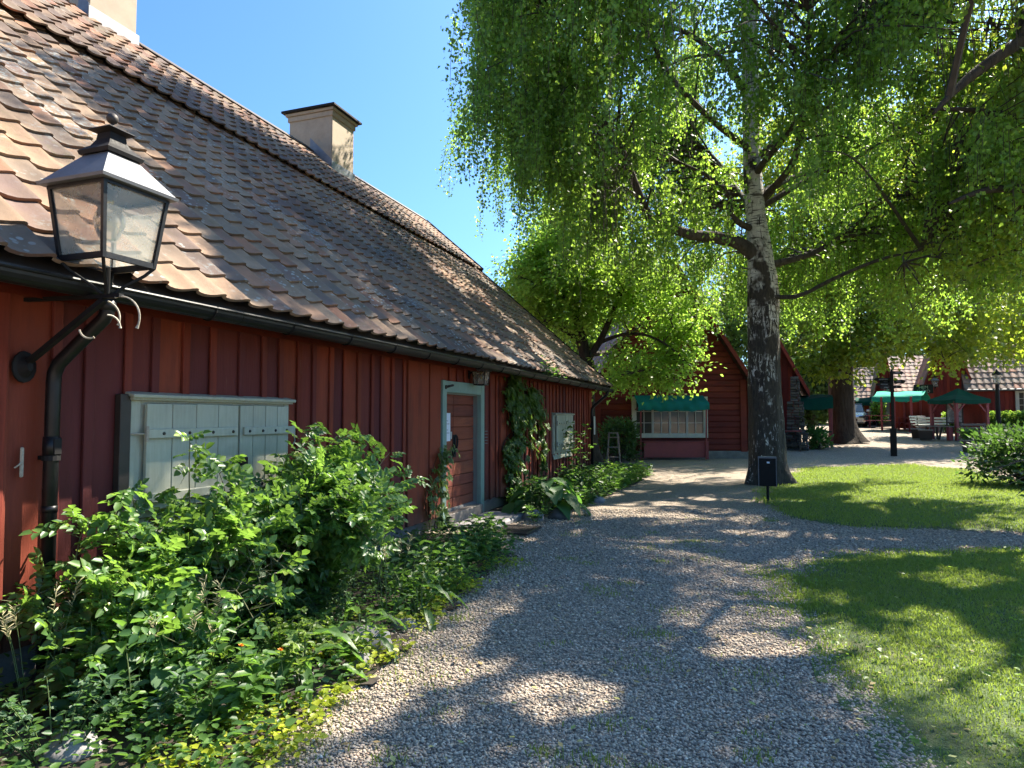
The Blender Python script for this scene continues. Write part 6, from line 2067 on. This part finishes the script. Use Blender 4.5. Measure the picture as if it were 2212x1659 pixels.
def canopy_cloth(root, w, d, zr, ze, mat, val=.2, name='canopy'):
    """ridge along x: two sloping cloths and a hanging valance all round"""
    mb = MB(); nx_ = 24
    V = []; rows = [(-d / 2 - .01, ze - val), (-d / 2, ze), (-d / 4, (zr + ze) / 2 - .05), (0, zr), (d / 4, (zr + ze) / 2 - .05), (d / 2, ze), (d / 2 + .01, ze - val)]
    for y, z in rows:
        for k in range(nx_ + 1):
            x = -w / 2 + w * k / nx_
            V.append((x, y + .02 * math.sin(x * 9) * (z < ze), z + .025 * math.sin(x * 5 + y * 3) - .03 * math.sin(math.pi * k / nx_)))
    n = nx_ + 1
    mb.add(V, [(i * n + k, i * n + k + 1, (i + 1) * n + k + 1, (i + 1) * n + k) for i in range(len(rows) - 1) for k in range(nx_)])
    return mb.build(name, mat, root, True)
def posts(root, xs, ys, z, t, mat):
    for x in xs:
        for y in ys:
            mb = MB(); mb.box(x - t / 2, x + t / 2, y - t / 2, y + t / 2, 0, z, 0, None, .008); mb.build('post', mat, root)
def stall_a():
    u0, _ = uz(1700, 870, 28); u1, _ = uz(1802, 870, 28)
    u = (u0 + u1) / 2; w = (u1 - u0) * .92
    root = froot('market_stall', u, 28.2, 'dark stall with low green canopy between stone stack and massive trunk', 'stall', 'market stalls in the yard')
    z0 = uz(1740, 881, 28)[1] - root.location.z; z1 = uz(1740, 858, 28)[1] - root.location.z
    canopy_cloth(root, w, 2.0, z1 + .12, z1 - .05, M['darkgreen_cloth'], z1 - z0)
    posts(root, (-w / 2 + .08, w / 2 - .08), (-.9, .9), z1 - .1, .09, M['red_stall'])
    mb = MB(); mb.box(-w / 2, w / 2, -.96, -.9, z0 - .05, z0 + .03); mb.box(-w / 2, w / 2, .9, .96, z0 - .05, z0 + .03); mb.build('beam', M['wood_dark'], root)
    zz = uz(1740, 931, 28)[1] - root.location.z
    mb = MB(); mb.box(-w / 2 + .5, w / 2 - .06, -.99, -.955, zz - .03, zz + .03); mb.bar((-.25, -.98, zz), (w / 2 - .1, -.98, .08), .05, .05)
    mb.build('rail', M['wood_dark'], root)
stall_a()
def table(name, u, d, w, dp, h, mat, label, group=None, rz=0.0, board=False):
    root = froot(name, u, d, label, 'table', group, rz)
    mb = MB()
    nb = 4
    for k in range(nb): mb.box(-w / 2, w / 2, -dp / 2 + dp * k / nb + .004, -dp / 2 + dp * (k + 1) / nb - .004, h - .04, h, 0, None, .005)
    mb.build('table_top', mat, root)
    for x in (-w / 2 + .25, w / 2 - .25):
        for s in (-1, 1):
            mb = MB(); mb.bar((x, s * dp * .1, h - .045), (x, s * dp * .62, 0), .06, .09, 0, (1, 0, 0)); mb.build('leg', mat, root)
        mb = MB(); mb.box(x - .025, x + .025, -dp * .45, dp * .45, h - .13, h - .042); mb.build('cross_rail', mat, root)
    for s in (-1, 1):
        mb = MB(); mb.box(-w / 2, w / 2, s * (dp / 2 + .26) - .12, s * (dp / 2 + .26) + .12, .42, .46, 0, None, .005)
        mb.build('bench_seat', mat, root)
    for x in (-w / 2 + .25, w / 2 - .25):
        mb = MB(); mb.box(x + .032, x + .07, -dp / 2 - .36, dp / 2 + .36, .34, .418); mb.build('bench_bearer', mat, root)
    return root
def stool_table():
    u, _ = uz(1706, 950, 26.2)
    root = froot('side_table', u, 26.0, 'small red topped table in front of the stone stack', 'table')
    mb = MB(); mb.box(-.36, .36, -.25, .25, .76, .80, 0, None, .006); mb.build('table_top', M['red_stall'], root)
    for x in (-.3, .3):
        for y in (-.2, .2):
            mb = MB(); mb.box(x - .03, x + .03, y - .03, y + .03, 0, .758); mb.build('leg', M['wood_dark'], root)
    mb = MB(); mb.box(-.26, .26, -.02, .02, .2, .26); mb.build('rail', M['wood_dark'], root)
stool_table()
bush('low_plant', uz(1762, 950, 27)[0], 26.8, .42, .72, 'bluish green leafy plant at the foot of the stone stack', LF['hosta'], 30, .16, 43, cat='plant')

# ---- signpost with finger boards
def signpost():
    SD = 24.2
    u, _ = uz(1931, 985, SD)
    root = froot('signpost', u, SD, 'tall black wooden post carrying black finger boards', 'signpost')
    g = root.location.z
    mb = MB(); h = uz(1925, 797, SD)[1] - g
    mb.box(-.105, .105, -.10, .10, 0, 1.0, 0, None, .012); mb.box(-.055, .055, -.055, .055, 1.0, h - .12, 0, None, .012)
    mb.frustum((0, 0), .11, h - .12, .02, h)
    mb.build('post', M['black_matt'], root)
    def Z(y): return uz(1925, y, SD)[1] - g
    for (xa, xb, y, tilt, rz) in ((1925, 1940, 805, 0, 60), (1892, 1922, 819, 0, -8), (1926, 1953, 825, 0, 6), (1898, 1922, 830, 0, -25), (1926, 1942, 835.5, 0, 40), (1909, 1922, 837, 0, -50), (1905, 1922, 824, 0, 35)):
        ua, ub = uz(xa, y, SD)[0] - u, uz(xb, y, SD)[0] - u
        s = 1 if ub > .3 or xa > 1923 else -1
        L_ = max(abs(ua), abs(ub)) / max(.35, math.cos(R(rz)))
        mb = MB(); hh = .055
        pts = [(.06, -hh), (L_ - .07, -hh), (L_, 0), (L_ - .07, hh), (.06, hh)]
        mb.prism([(s * x, z) for x, z in pts], 'y', -.014, .014)
        o = recalc(mb.build('finger_board', M['black_matt'], root)); o.location = (0, -.085 * (1 if rz >= 0 else -1) * 0 , Z(y)); o.rotation_euler = (0, 0, R(rz) * s * .6)
        mb = MB()
        for k in range(6):
            x = .14 + (L_ - .3) * k / 6
            mb.box(min(s * x, s * (x + (L_ - .3) / 8)), max(s * x, s * (x + (L_ - .3) / 8)), -.0155, -.0145, -.018, .018)
        mb.build('lettering', M['zinc'], o)
signpost()

# ---- waste bin in front of the birch
def bin_():
    BD = 12.35
    p = GP(1655, 1088); u, d = p.dot(RT), p.dot(FW)
    root = froot('waste_bin', u + .035, d, 'black metal waste bin on a thin post in front of the birch trunk', 'bin')
    g = root.location.z
    z1 = uz(1660, 986, d)[1] - g; z0 = uz(1660, 1049, d)[1] - g
    mb = MB(); w = .152; r = .16
    prof = [(-w, -.13), (w, -.13)] + [(w * math.cos(a), -.13 + .2 * math.sin(a) + .02) for a in np.linspace(.15, math.pi - .15, 9)]
    mb.prism([(x, y + .02) for x, y in prof], 'z', z0, z1 - .03)
    recalc(mb.build('body', M['bin'], root))
    mb = MB(); mb.prism([(x * 1.06, (y + .02) * 1.06) for x, y in prof], 'z', z1 - .029, z1)
    for s in (-1, 1): mb.box(s * w - .006, s * w + .006, -.122, -.112, z0 - .01, z1 - .03)
    mb.build('rim', M['zinc'], root)
    mb = MB(); mb.box(-.008, .04, -.115, -.111, z1 - .12, z1 - .09); mb.build('sticker', M['paper'], root)
    mb = MB(); mb.tube([(.0, .05, 0), (0, .05, z1 - .1)], .024, 10); mb.build('post', M['black_matt'], root)
bin_()

# ---- houses across the yard
def end_gable(x0, x1, d, yeave, yapex, label, name='gable_house', depth=6):
    u0, _ = uz(x0, 900, d); u1, _ = uz(x1, 900, d)
    root = froot(name, (u0 + u1) / 2, d, label, 'house', None, R(-26))
    g = root.location.z
    gable_front(root, (u1 - u0) * .88, depth, uz(x0, yeave, d)[1] - g, uz(x0, yapex, d)[1] - g, M['redfar'], M['tile_far'], False, vertical=True, barge=.22)
    return root
g1 = end_gable(1893, 1930, 43, 842, 745, 'narrow steep red gable behind the signpost')
g2 = end_gable(2000, 2098, 40, 830, 700, 'wide dark red gable behind the stall canopy, carrying a lantern')
def long_house(name, x0, x1, d, yeave, yridge, label, back=4.5, depth=5.0):
    """house with its roof slope facing the viewer"""
    u0, _ = uz(x0, 900, d); u1, _ = uz(x1, 900, d); w = (u1 - u0) * .9
    root = froot(name, (u0 + u1) / 2, d, label, 'house', None, R(-26)); g = root.location.z
    ze = uz(x0, yeave, d)[1] - g; zr = uz(x0, yridge, d + depth / 2)[1] - g
    mb = MB(); rr = random.Random(int(d * 10)); x = -w / 2
    mb.box(-w / 2, w / 2, .05, depth, 0, ze)
    while x < w / 2 - .05:
        b = min(.2, w / 2 - x); mb.box(x + .006, x + b - .006, rr.uniform(-.008, .008), .045, .2, ze, 0, None, .006); x += b
    mb.build('wall', M['redfar'], root)
    mb = MB()
    # pantiles() lays along local y, so build the slope turned a quarter and rotate it
    pantiles(mb, -.45, ze - .2, depth / 2, zr, -w / 2 - .2, w / 2 + .2, .02, rr, .34, .48, 6)
    mb.v = [(y, x, z) for x, y, z in mb.v]
    r = recalc(mb.build('roof', M['tile_far'], root))
    mb = MB(); mb.prism([(-.44, ze - .22), (depth / 2, zr - .03), (depth + .4, ze - .2), (depth + .4, ze - .3), (-.44, ze - .3)], 'x', -w / 2 - .2, w / 2 + .2)
    recalc(mb.build('roof_deck', M['wood_dark'], r))
    mb = MB(); mb.tube([(-w / 2 - .2, -.5, ze - .24), (w / 2 + .2, -.5, ze - .24)], .06, 8); mb.build('gutter', M['zinc'], root)
    return root
l1 = long_house('tiled_house', 1921, 2006, 44, 848, 770, 'red house whose sunlit pink tiled roof shows above the bright green awning', 4.5, 8.0)
l2 = long_house('low_tiled_house', 1836, 1900, 50, 858, 795, 'low red house with pale tiled roof behind the parked car')
l3 = long_house('red_house', 2100, 2330, 38, 833, 740, 'bright red house with white window behind the clipped hedge')
u0, z0 = uz(2203, 889, 38); u1, z1 = uz(2240, 847, 38)
window(l3, u0 - l3.location.xy.dot(RT.xy), u1 - l3.location.xy.dot(RT.xy), z0 - l3.location.z, z1 - l3.location.z, -.07, 2, 2, .14)
# doors and windows of the tiled house
lu = l1.location.xy.dot(RT.xy)
mb = MB()
for xa, xb, mt in ((1902, 1922, 0),):
    pass
ua, za = uz(2004, 905, 44); ub, zb = uz(2012, 870, 44)
window(l1, uz(1986, 905, 44)[0] - lu, uz(2000, 905, 44)[0] - lu, .9, 1.9, -.07, 1, 2, .12)
gd = MB(); uu0, uu1 = uz(1903, 905, 43)[0] - g1.location.xy.dot(RT.xy), uz(1921, 905, 43)[0] - g1.location.xy.dot(RT.xy)
gd.box(uu0, uu1, -.06, .02, .05, 2.0, 0, None, .01); gd.build('door', M['grey_frame'], g1)
def far_lantern(x, y, d, s, label, host_d):
    p = PT(x, y, d)
    t = lantern('wall_lantern', p, YAW - .55, s, label)
    mb = MB(); mb.bar((0, 0, -.03), (0, host_d - d, -.12), .05, .05); mb.box(-.04, .04, -.02, .02, -.08, .0); mb.build('wall_mount', M['black_matt'], t)
far_lantern(1915, 851, 42.3, .85, 'far wall lantern on the narrow steep gable behind the signpost', 43)
far_lantern(2020, 836, 39.3, .85, 'far wall lantern on the wide dark gable next to the craft sign', 40)
def craft_sign():
    d = 38.8
    u, z = uz(1995, 850, d)
    root = tag(empty('hanging_sign', UD(u, d, z), YAW - .55), 'black craft sign with pale letters above the bright green awning', 'sign')
    w = .98; h = .52
    mb = MB(); mb.box(-w / 2, w / 2, -.02, .02, 0, h, 0, None, .01); mb.build('board', M['black_matt'], root)
    for txt, zz in (('HEM', .28), ('SLÖJD', .05)):
        cu = bpy.data.curves.new('lettering', 'FONT'); cu.body = txt; cu.size = .24; cu.align_x = 'CENTER'; cu.extrude = .004
        tmp = bpy.data.objects.new('lettering', cu); COL.objects.link(tmp)
        dg = bpy.context.evaluated_depsgraph_get(); me = bpy.data.meshes.new_from_object(tmp.evaluated_get(dg))
        bpy.data.objects.remove(tmp); me.materials.clear(); me.materials.append(M['creamhook'])
        o = link('lettering', me, root); o.location = (0, -.026, zz); o.rotation_euler = (R(90), 0, 0)
    mb = MB(); mb.bar((0, .02, h - .1), (.2, 1.25, h - .1), .05, .05); mb.build('bracket', M['black_matt'], root)
craft_sign()
def cross_canopy(root, rows, dp, mat, ny_=14):
    """cloth whose ridge runs away from the viewer"""
    mb = MB(); V = []
    for x, z in rows:
        for k in range(ny_ + 1):
            y = -dp / 2 + dp * k / ny_
            V.append((x, y, z + .03 * math.sin(y * 6 + x) - .04 * math.sin(math.pi * k / ny_)))
    n = ny_ + 1
    mb.add(V, [(i * n + k, i * n + k + 1, (i + 1) * n + k + 1, (i + 1) * n + k) for i in range(len(rows) - 1) for k in range(ny_)])
    return recalc(mb.build('canopy', mat, root, True))
def awning_stall():
    d = 38.2
    u0, _ = uz(1893, 870, d); u1, _ = uz(2000, 870, d)
    root = froot('market_stall', (u0 + u1) / 2, d, 'stall with bright sunlit green awning behind the signpost', 'stall', 'market stalls in the yard', R(-42))
    g = root.location.z; w = (u1 - u0) * .87
    zt = uz(1960, 845, d)[1] - g; zl = uz(1900, 860, d)[1] - g; zv = uz(1900, 869, d)[1] - g
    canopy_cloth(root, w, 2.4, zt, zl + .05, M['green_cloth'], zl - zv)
    posts(root, (-w / 2 + .5, -.1, w / 2 - .5), (-1.2, 1.2), zl + .05, .1, M['red_stall'])
    mb = MB(); mb.box(-w / 2 + .5, w / 2 - .1, 1.22, 1.27, .1, zl - .1); mb.build('back_board', M['redfar'], root)
awning_stall()
def awning_far():
    d = 46
    u0, _ = uz(1848, 870, d); u1, _ = uz(1890, 870, d)
    root = froot('market_stall', (u0 + u1) / 2, d, 'far small stall with blue green canopy just past the massive trunk', 'stall', 'market stalls in the yard')
    g = root.location.z; w = (u1 - u0) * .87
    zt = uz(1880, 858, d)[1] - g
    canopy_cloth(root, w, 2, zt, zt - .35, M['darkgreen_cloth'], .22)
    posts(root, (-w / 2 + .1, w / 2 - .1), (-.9, .9), zt - .3, .09, M['red_stall'])
    mb = MB(); mb.box(-w / 2 + .1, w / 2 - .1, .92, .97, .1, zt - .5); mb.build('back_board', M['redfar'], root)
awning_far()
def gazebo():
    d = 31.4
    u0, _ = uz(2003, 870, d); u1, _ = uz(2138, 870, d)
    root = froot('market_stall', (u0 + u1) / 2, d, 'large open stall with dark green peaked canopy and red posts', 'stall', 'market stalls in the yard', -math.atan2((u0 + u1) / 2, d) + R(40))
    g = root.location.z; w = (u1 - u0) * .85 / 1.414
    zt = uz(2080, 839, d)[1] - g; ze = uz(2000, 863, d)[1] - g
    mb = MB(); a = w / 2; n = 8; V = []
    rows = [(1.0, ze - .18), (1.0, ze), (.5, (ze + zt) / 2 - .04), (.02, zt)]
    for f, z in rows:
        for sx, sy, dx, dy in ((-1, -1, 1, 0), (1, -1, 0, 1), (1, 1, -1, 0), (-1, 1, 0, -1)):
            for k in range(n):
                t = 2 * k / n
                V.append(((sx + dx * t) * a * f, (sy + dy * t) * a * f, z - (.05 * math.sin(math.pi * k / n) if 0 < f and f > .3 else 0)))
    m = 4 * n
    mb.add(V, [(i * m + k, i * m + (k + 1) % m, (i + 1) * m + (k + 1) % m, (i + 1) * m + k) for i in range(3) for k in range(m)])
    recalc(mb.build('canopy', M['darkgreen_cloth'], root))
    q = a - .12
    posts(root, (-q, q), (-q, q), ze + .02, .13, M['red_stall'])
    for s_ in (-1, 1):
        mb = MB(); mb.box(-q - .12, q + .12, s_ * q - .045, s_ * q + .045, ze - .22, ze - .09, 0, None, .01); mb.build('beam', M['red_stall'], root)
        mb = MB(); mb.box(s_ * q - .044, s_ * q + .044, -q + .05, q - .05, ze - .215, ze - .095, 0, None, .01); mb.build('beam', M['red_stall'], root)
    for sx in (-1, 1):
        for t in (-1, 1):
            mb = MB(); mb.bar((sx * q, t * (q - .04), ze - .62), (sx * q, t * (q - .42), ze - .20), .06, .06, 0, (1, 0, 0)); mb.build('brace', M['red_stall'], root)
            mb = MB(); mb.bar((t * (q - .04), sx * q, ze - .62), (t * (q - .42), sx * q, ze - .20), .06, .06, 0, (0, 1, 0)); mb.build('brace', M['red_stall'], root)
    zc = uz(2050, 920, d)[1] - g
    mb = MB(); mb.box(-q - .35, -q + .2, -q + .07, q + .5, zc - .05, zc, 0, None, .01); mb.build('counter', M['wood_grey'], root)
    for k in range(6):
        y = -q + .2 + k * .34
        mb = MB(); mb.bar((-q - .2 + .2 * (k % 2), y, 0), (-q - .02, y, zc - .055), .06, .07, 0, (0, 1, 0)); mb.build('leg', M['wood_dark'], root)
    mb = MB(); mb.box(-q - .32, -q - .10, -q + .1, -q + .26, 0, zc - .06, 0, None, .01); mb.build('red_board', M['red_stall'], root)
    # grey printed picture panel standing inside
    za = uz(2052, 912, d)[1] - g; zb = uz(2077, 864, d)[1] - g
    cr, sr = math.cos(R(-40)), math.sin(R(-40))
    Mx = Matrix.Translation((-.1, .12, 0)) @ Matrix.Rotation(R(-40), 4, 'Z')
    mb = MB(); mb.box(-.30, .27, -.015, .015, za, zb, 0, Mx); mb.build('picture_panel', poster_mat(), root)
    mb = MB(); mb.box(-.36, -.302, -.03, .03, 0, zb + .05, 0, Mx); mb.box(.272, .33, -.03, .03, 0, zb + .05, 0, Mx); mb.box(-.302, .272, -.029, .029, za - .06, za - .002, 0, Mx); mb.build('panel_frame', M['wood_dark'], root)
    mb = MB(); mb.box(q - .03, q + .03, -q + .07, q - .07, .05, ze - .25); mb.build('back_board', M['redfar'], root)
def poster_mat():
    m, nt, b = nodes('grey_printed_panel')
    f = noise(nt, coords(nt, (1, 1, 1)), 2.2, 5, .65, 1.2)
    col = ramp(nt, f, [(.35, (.06, .06, .065)), (.5, (.25, .25, .25)), (.62, (.5, .5, .49))])
    nt.links.new(col, b.inputs['Base Color']); b.inputs['Roughness'].default_value = .5
    return m
gazebo()
GT = 'red picnic tables in the yard'
table('picnic_table', uz(1942, 925, 39)[0], 40.6, 2.0, .75, .76, M['red_stall'], 'red picnic table with sunlit top just behind the signpost', GT)
table('picnic_table', uz(1968, 925, 38.6)[0], 38.4, 1.9, .75, .76, M['red_stall'], 'red picnic table half way between signpost and white bench', GT)
table('picnic_table', uz(1990, 925, 37.2)[0], 37.0, 1.8, .75, .76, M['red_stall'], 'nearest red picnic table, in shade beside the planter boxes', GT)
def slat_bench(u, d, w, mat, label, rz=0.0, name='slatted_bench', group=None):
    root = froot(name, u, d, label, 'bench', group, rz)
    for k in range(3):
        mb = MB(); mb.box(-w / 2, w / 2, -.2 + k * .15, -.08 + k * .15, .42, .45, 0, None, .006); mb.build('seat_slat', mat, root)
    for k in range(3):
        mb = MB(); mb.box(-w / 2, w / 2, .26 + .03 * k, .285 + .03 * k, .55 + .14 * k, .64 + .14 * k, 0, None, .006); mb.build('back_slat', mat, root)
    for x in (-w / 2 + .1, w / 2 - .1):
        mb = MB(); mb.box(x - .03, x + .03, -.2, -.14, 0, .418); mb.bar((x, .22, 0), (x, .36, .95), .06, .05, 0, (1, 0, 0)); mb.box(x - .029, x + .029, -.14, .22, .36, .417); mb.build('frame', M['wood_dark'], root)
slat_bench(uz(2000, 915, 36)[0], 36.2, 1.5, M['white_paint'], 'pale slatted bench behind the nearest picnic table', .5)
slat_bench(uz(2026, 915, 34)[0], 34.4, 1.5, M['white_paint'], 'pale slatted bench seen through the peaked stall', -.4)
slat_bench(uz(2125, 930, 28.4)[0], 28.6, 1.5, M['wood_dark'], 'dark slatted bench among plants beside the peaked stall', .3)
def planter(x, y, d, w, h, label, plant=True, mat=None, name='planter'):
    u, _ = uz(x, y, d)
    root = froot(name, u, d, label, 'planter'); mb = MB()
    mb.frustum((0, 0), w * .86, .03, w, h); mb.build('tub', mat or M['wood_dark'], root)
    mb = MB(); mb.frustum((0, 0), w + .05, h + .001, w + .05, h + .05); mb.build('rim', M['wood_grey'], root)
    if plant:
        n = 260; g = Vector(root.location)
        o = np.stack([rng.normal(0, w * .3, n), rng.normal(0, w * .3, n), h + .05 + .38 * rng.random(n)], -1)
        P = o + np.array(g); D = unit(rnd_dirs(n) * np.array([1, 1, .4]) + np.array([0, 0, .5]))
        V, F = leaf4(P, D, rnd_dirs(n), .13 + .06 * rng.random(n), .05 + .03 * rng.random(n))
        V = V - np.array(g)[None]
        c, s = math.cos(-YAW), math.sin(-YAW)
        V = np.stack([V[:, 0] * c - V[:, 1] * s, V[:, 0] * s + V[:, 1] * c, V[:, 2]], -1)
        np_mesh('planting', V, F, LF['weed'], root)
planter(2093, 955, 25.6, .46, .42, 'round brown tub with grassy plant at the edge of the peaked stall')
planter(1983, 945, 32, .55, .45, 'dark wooden box standing a little apart from the stall counter', False, name='wooden_box')
planter(2000, 945, 31.2, .55, .45, 'dark wooden box pushed up against the stall counter', False, name='wooden_box')

def lamppost():
    d = 33
    u, _ = uz(2157, 920, d)
    root = froot('lamp_post', u, d, 'black park lamp post rising out of the clipped hedge', 'lamp post')
    g = root.location.z; zt = uz(2152, 829, d)[1] - g
    mb = MB(); mb.lathe([(.17, 0), (.16, .3), (.12, .5), (.11, 1.2), (.09, zt - .4), (.075, zt - .02)], 12); mb.build('pole', M['black_matt'], root)
    mb = MB(); h = uz(2152, 808, d)[1] - g - zt
    mb.lathe([(.09, zt), (.15, zt + h * .1), (.19, zt + h * .9)], 10); mb.build('lamp_glass', M['lampglass'], root)
    mb = MB(); mb.lathe([(.23, zt + h * .91), (.2, zt + h * 1.0), (.05, zt + h * 1.35), (.02, zt + h * 1.5)], 12); mb.build('lamp_roof', M['black_matt'], root)
lamppost()
def hedge(x0, x1, d, y1, label, depth=1.2):
    u0, _ = uz(x0, 915, d); u1, _ = uz(x1, 915, d)
    root = froot('hedge', (u0 + u1) / 2, d, label, 'hedge'); g = root.location
    h = uz(x0, y1, d)[1] - g.z; w = u1 - u0
    n = 9000
    P = np.stack([(rng.random(n) - .5) * w, rng.random(n) * depth, rng.random(n) ** .7 * h], -1)
    f = rng.random(n)
    P[:, 1] = np.where(f < .45, rng.normal(0, .04, n), P[:, 1]); P[:, 2] = np.where(f > .6, h + rng.normal(0, .05, n), P[:, 2])
    P[:, 2] *= 1 + .08 * (fbm(P[:, 0] * 1.3, P[:, 1] * 2) - .5) * 2
    D = unit(rnd_dirs(n) + np.array([0, -.3, .4]))
    V, F = leaf4(P, D, rnd_dirs(n), .09 + .05 * rng.random(n), .06 + .03 * rng.random(n))
    np_mesh('foliage', V, F, LF['hedge'], root)
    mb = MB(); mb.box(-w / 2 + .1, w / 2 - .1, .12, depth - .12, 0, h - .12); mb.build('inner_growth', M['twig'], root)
hedge(2060, 2320, 34.5, 895, 'long clipped hedge in front of the bright red house')
def car():
    d = 41.5
    u, _ = uz(1836, 915, d)
    root = froot('parked_car', u - .0, d, 'silver car parked half hidden behind the massive trunk', 'car', None, R(-30))
    cp = simple('silver_car_paint', (.55, .57, .58), .22, .05, 3, metal=.6, bmp=.0)
    mb = MB()
    W_ = 1.78
    def loft(secs, mi=0):
        n = len(secs[0]); V = [v for s in secs for v in s]
        F = [(i * n + k, i * n + (k + 1) % n, (i + 1) * n + (k + 1) % n, (i + 1) * n + k) for i in range(len(secs) - 1) for k in range(n)]
        F += [tuple(range(n))[::-1], tuple(range((len(secs) - 1) * n, len(secs) * n))]
        mb.add(V, F, mi)
    def sec(y, w, z0, z1, r=.12):
        a = w / 2
        return [(-a + r * .5, y, z0), (a - r * .5, y, z0), (a, y, z0 + r), (a, y, z1 - r), (a - r, y, z1), (-a + r, y, z1), (-a, y, z1 - r), (-a, y, z0 + r)]
    loft([sec(0, 1.55, .30, .62), sec(.12, 1.72, .22, .74), sec(.9, W_, .2, .88), sec(1.35, W_, .2, .93), sec(3.2, W_, .2, .95), sec(3.9, 1.74, .22, .95), sec(4.15, 1.6, .3, .85)])
    recalc(mb.build('body', cp, root, False))
    mb = MB()
    loft([sec(1.3, 1.5, .90, .95, .02), sec(1.95, 1.38, .90, 1.42, .1), sec(3.1, 1.36, .90, 1.45, .1), sec(3.95, 1.42, .9, .98, .03)])
    c = recalc(mb.build('cabin', M['glass'], root))
    mb = MB(); mb.box(-.62, .62, 1.98, 3.15, 1.455, 1.475, 0, None, .01); mb.build('car_roof', cp, root)
    for x in (-.66, .66):
        mb = MB(); mb.box(x - .17, x + .17, -.01, .05, .55, .68, 0, None, .03); mb.build('headlight', M['glass'], root)
    mb = MB(); mb.box(-.42, .42, -.03, .015, .36, .52, 0, None, .01); mb.build('grille', M['black'], root)
    for x in (-.82, .82):
        for y in (.78, 3.35):
            mb = MB(); mb.lathe([(.16, -.09), (.31, -.10), (.33, -.07), (.33, .07), (.31, .10), (.16, .09)], 20, M=Matrix.Translation((x, y, .33)) @ Matrix.Rotation(R(90), 4, 'Y'))
            w_ = mb.build('wheel', M['black_matt'], root)
            mb = MB(); mb.lathe([(.19, -.104), (.19, .104)], 16, M=Matrix.Translation((x, y, .33)) @ Matrix.Rotation(R(90), 4, 'Y')); mb.build('rim', M['zinc'], w_)
    for x in (-.95, .95):
        mb = MB(); mb.box(x - .1, x + .1, 1.45, 1.55, .95, 1.08, 0, None, .02); mb.build('mirror', cp, root)
car()
bush('flower_pot_plant', uz(1884, 915, 43)[0], 42.2, .4, 1.5, 'bright green bushy plant standing by the narrow gable door', LF['maple'], 40, .16, 47, cat='plant')
# shrub at the right edge of the lawn, with leaves close to the lens
bush('leafy_shrub', uz(2235, 990, 15.2)[0], 15.4, 1.15, 1.12, 'dark leafy shrub at the outer end of the tree lawn', LF['shrub'], 190, .12, 44)
bush('leafy_shrub', uz(2205, 960, 21)[0], 20.6, 1.1, .95, 'smaller leafy shrub behind the tree lawn, before the hedge', LF['shrub'], 120, .13, 45)
def side_branch():
    root = tag(empty('overhanging_branch', GR(9.0, 10.2)), 'thin dark leafed branch reaching in low over the outer side of the tree lawn', 'branch')
    g = Vector(root.location)
    stems = []
    for k, (x, y, d) in enumerate(((2110, 1000, 9.6), (2140, 1040, 9.4), (2170, 1050, 9.5), (2195, 1070, 9.3), (2150, 1010, 9.8), (2125, 1022, 9.4))):
        tip = PT(x, y, d); b = UD(8.6, 10.1, .75 + .05 * k)
        stems.append([b, b.lerp(tip, .5) + Vector((0, 0, .10)), tip])
    stems.append([g, g + Vector((-.05, 0, .5)), UD(8.6, 10.1, .98)])
    leafy_stems(root, stems, 16, .11, .075, LF['shrub'], M['twig'], 1, .010)
side_branch()
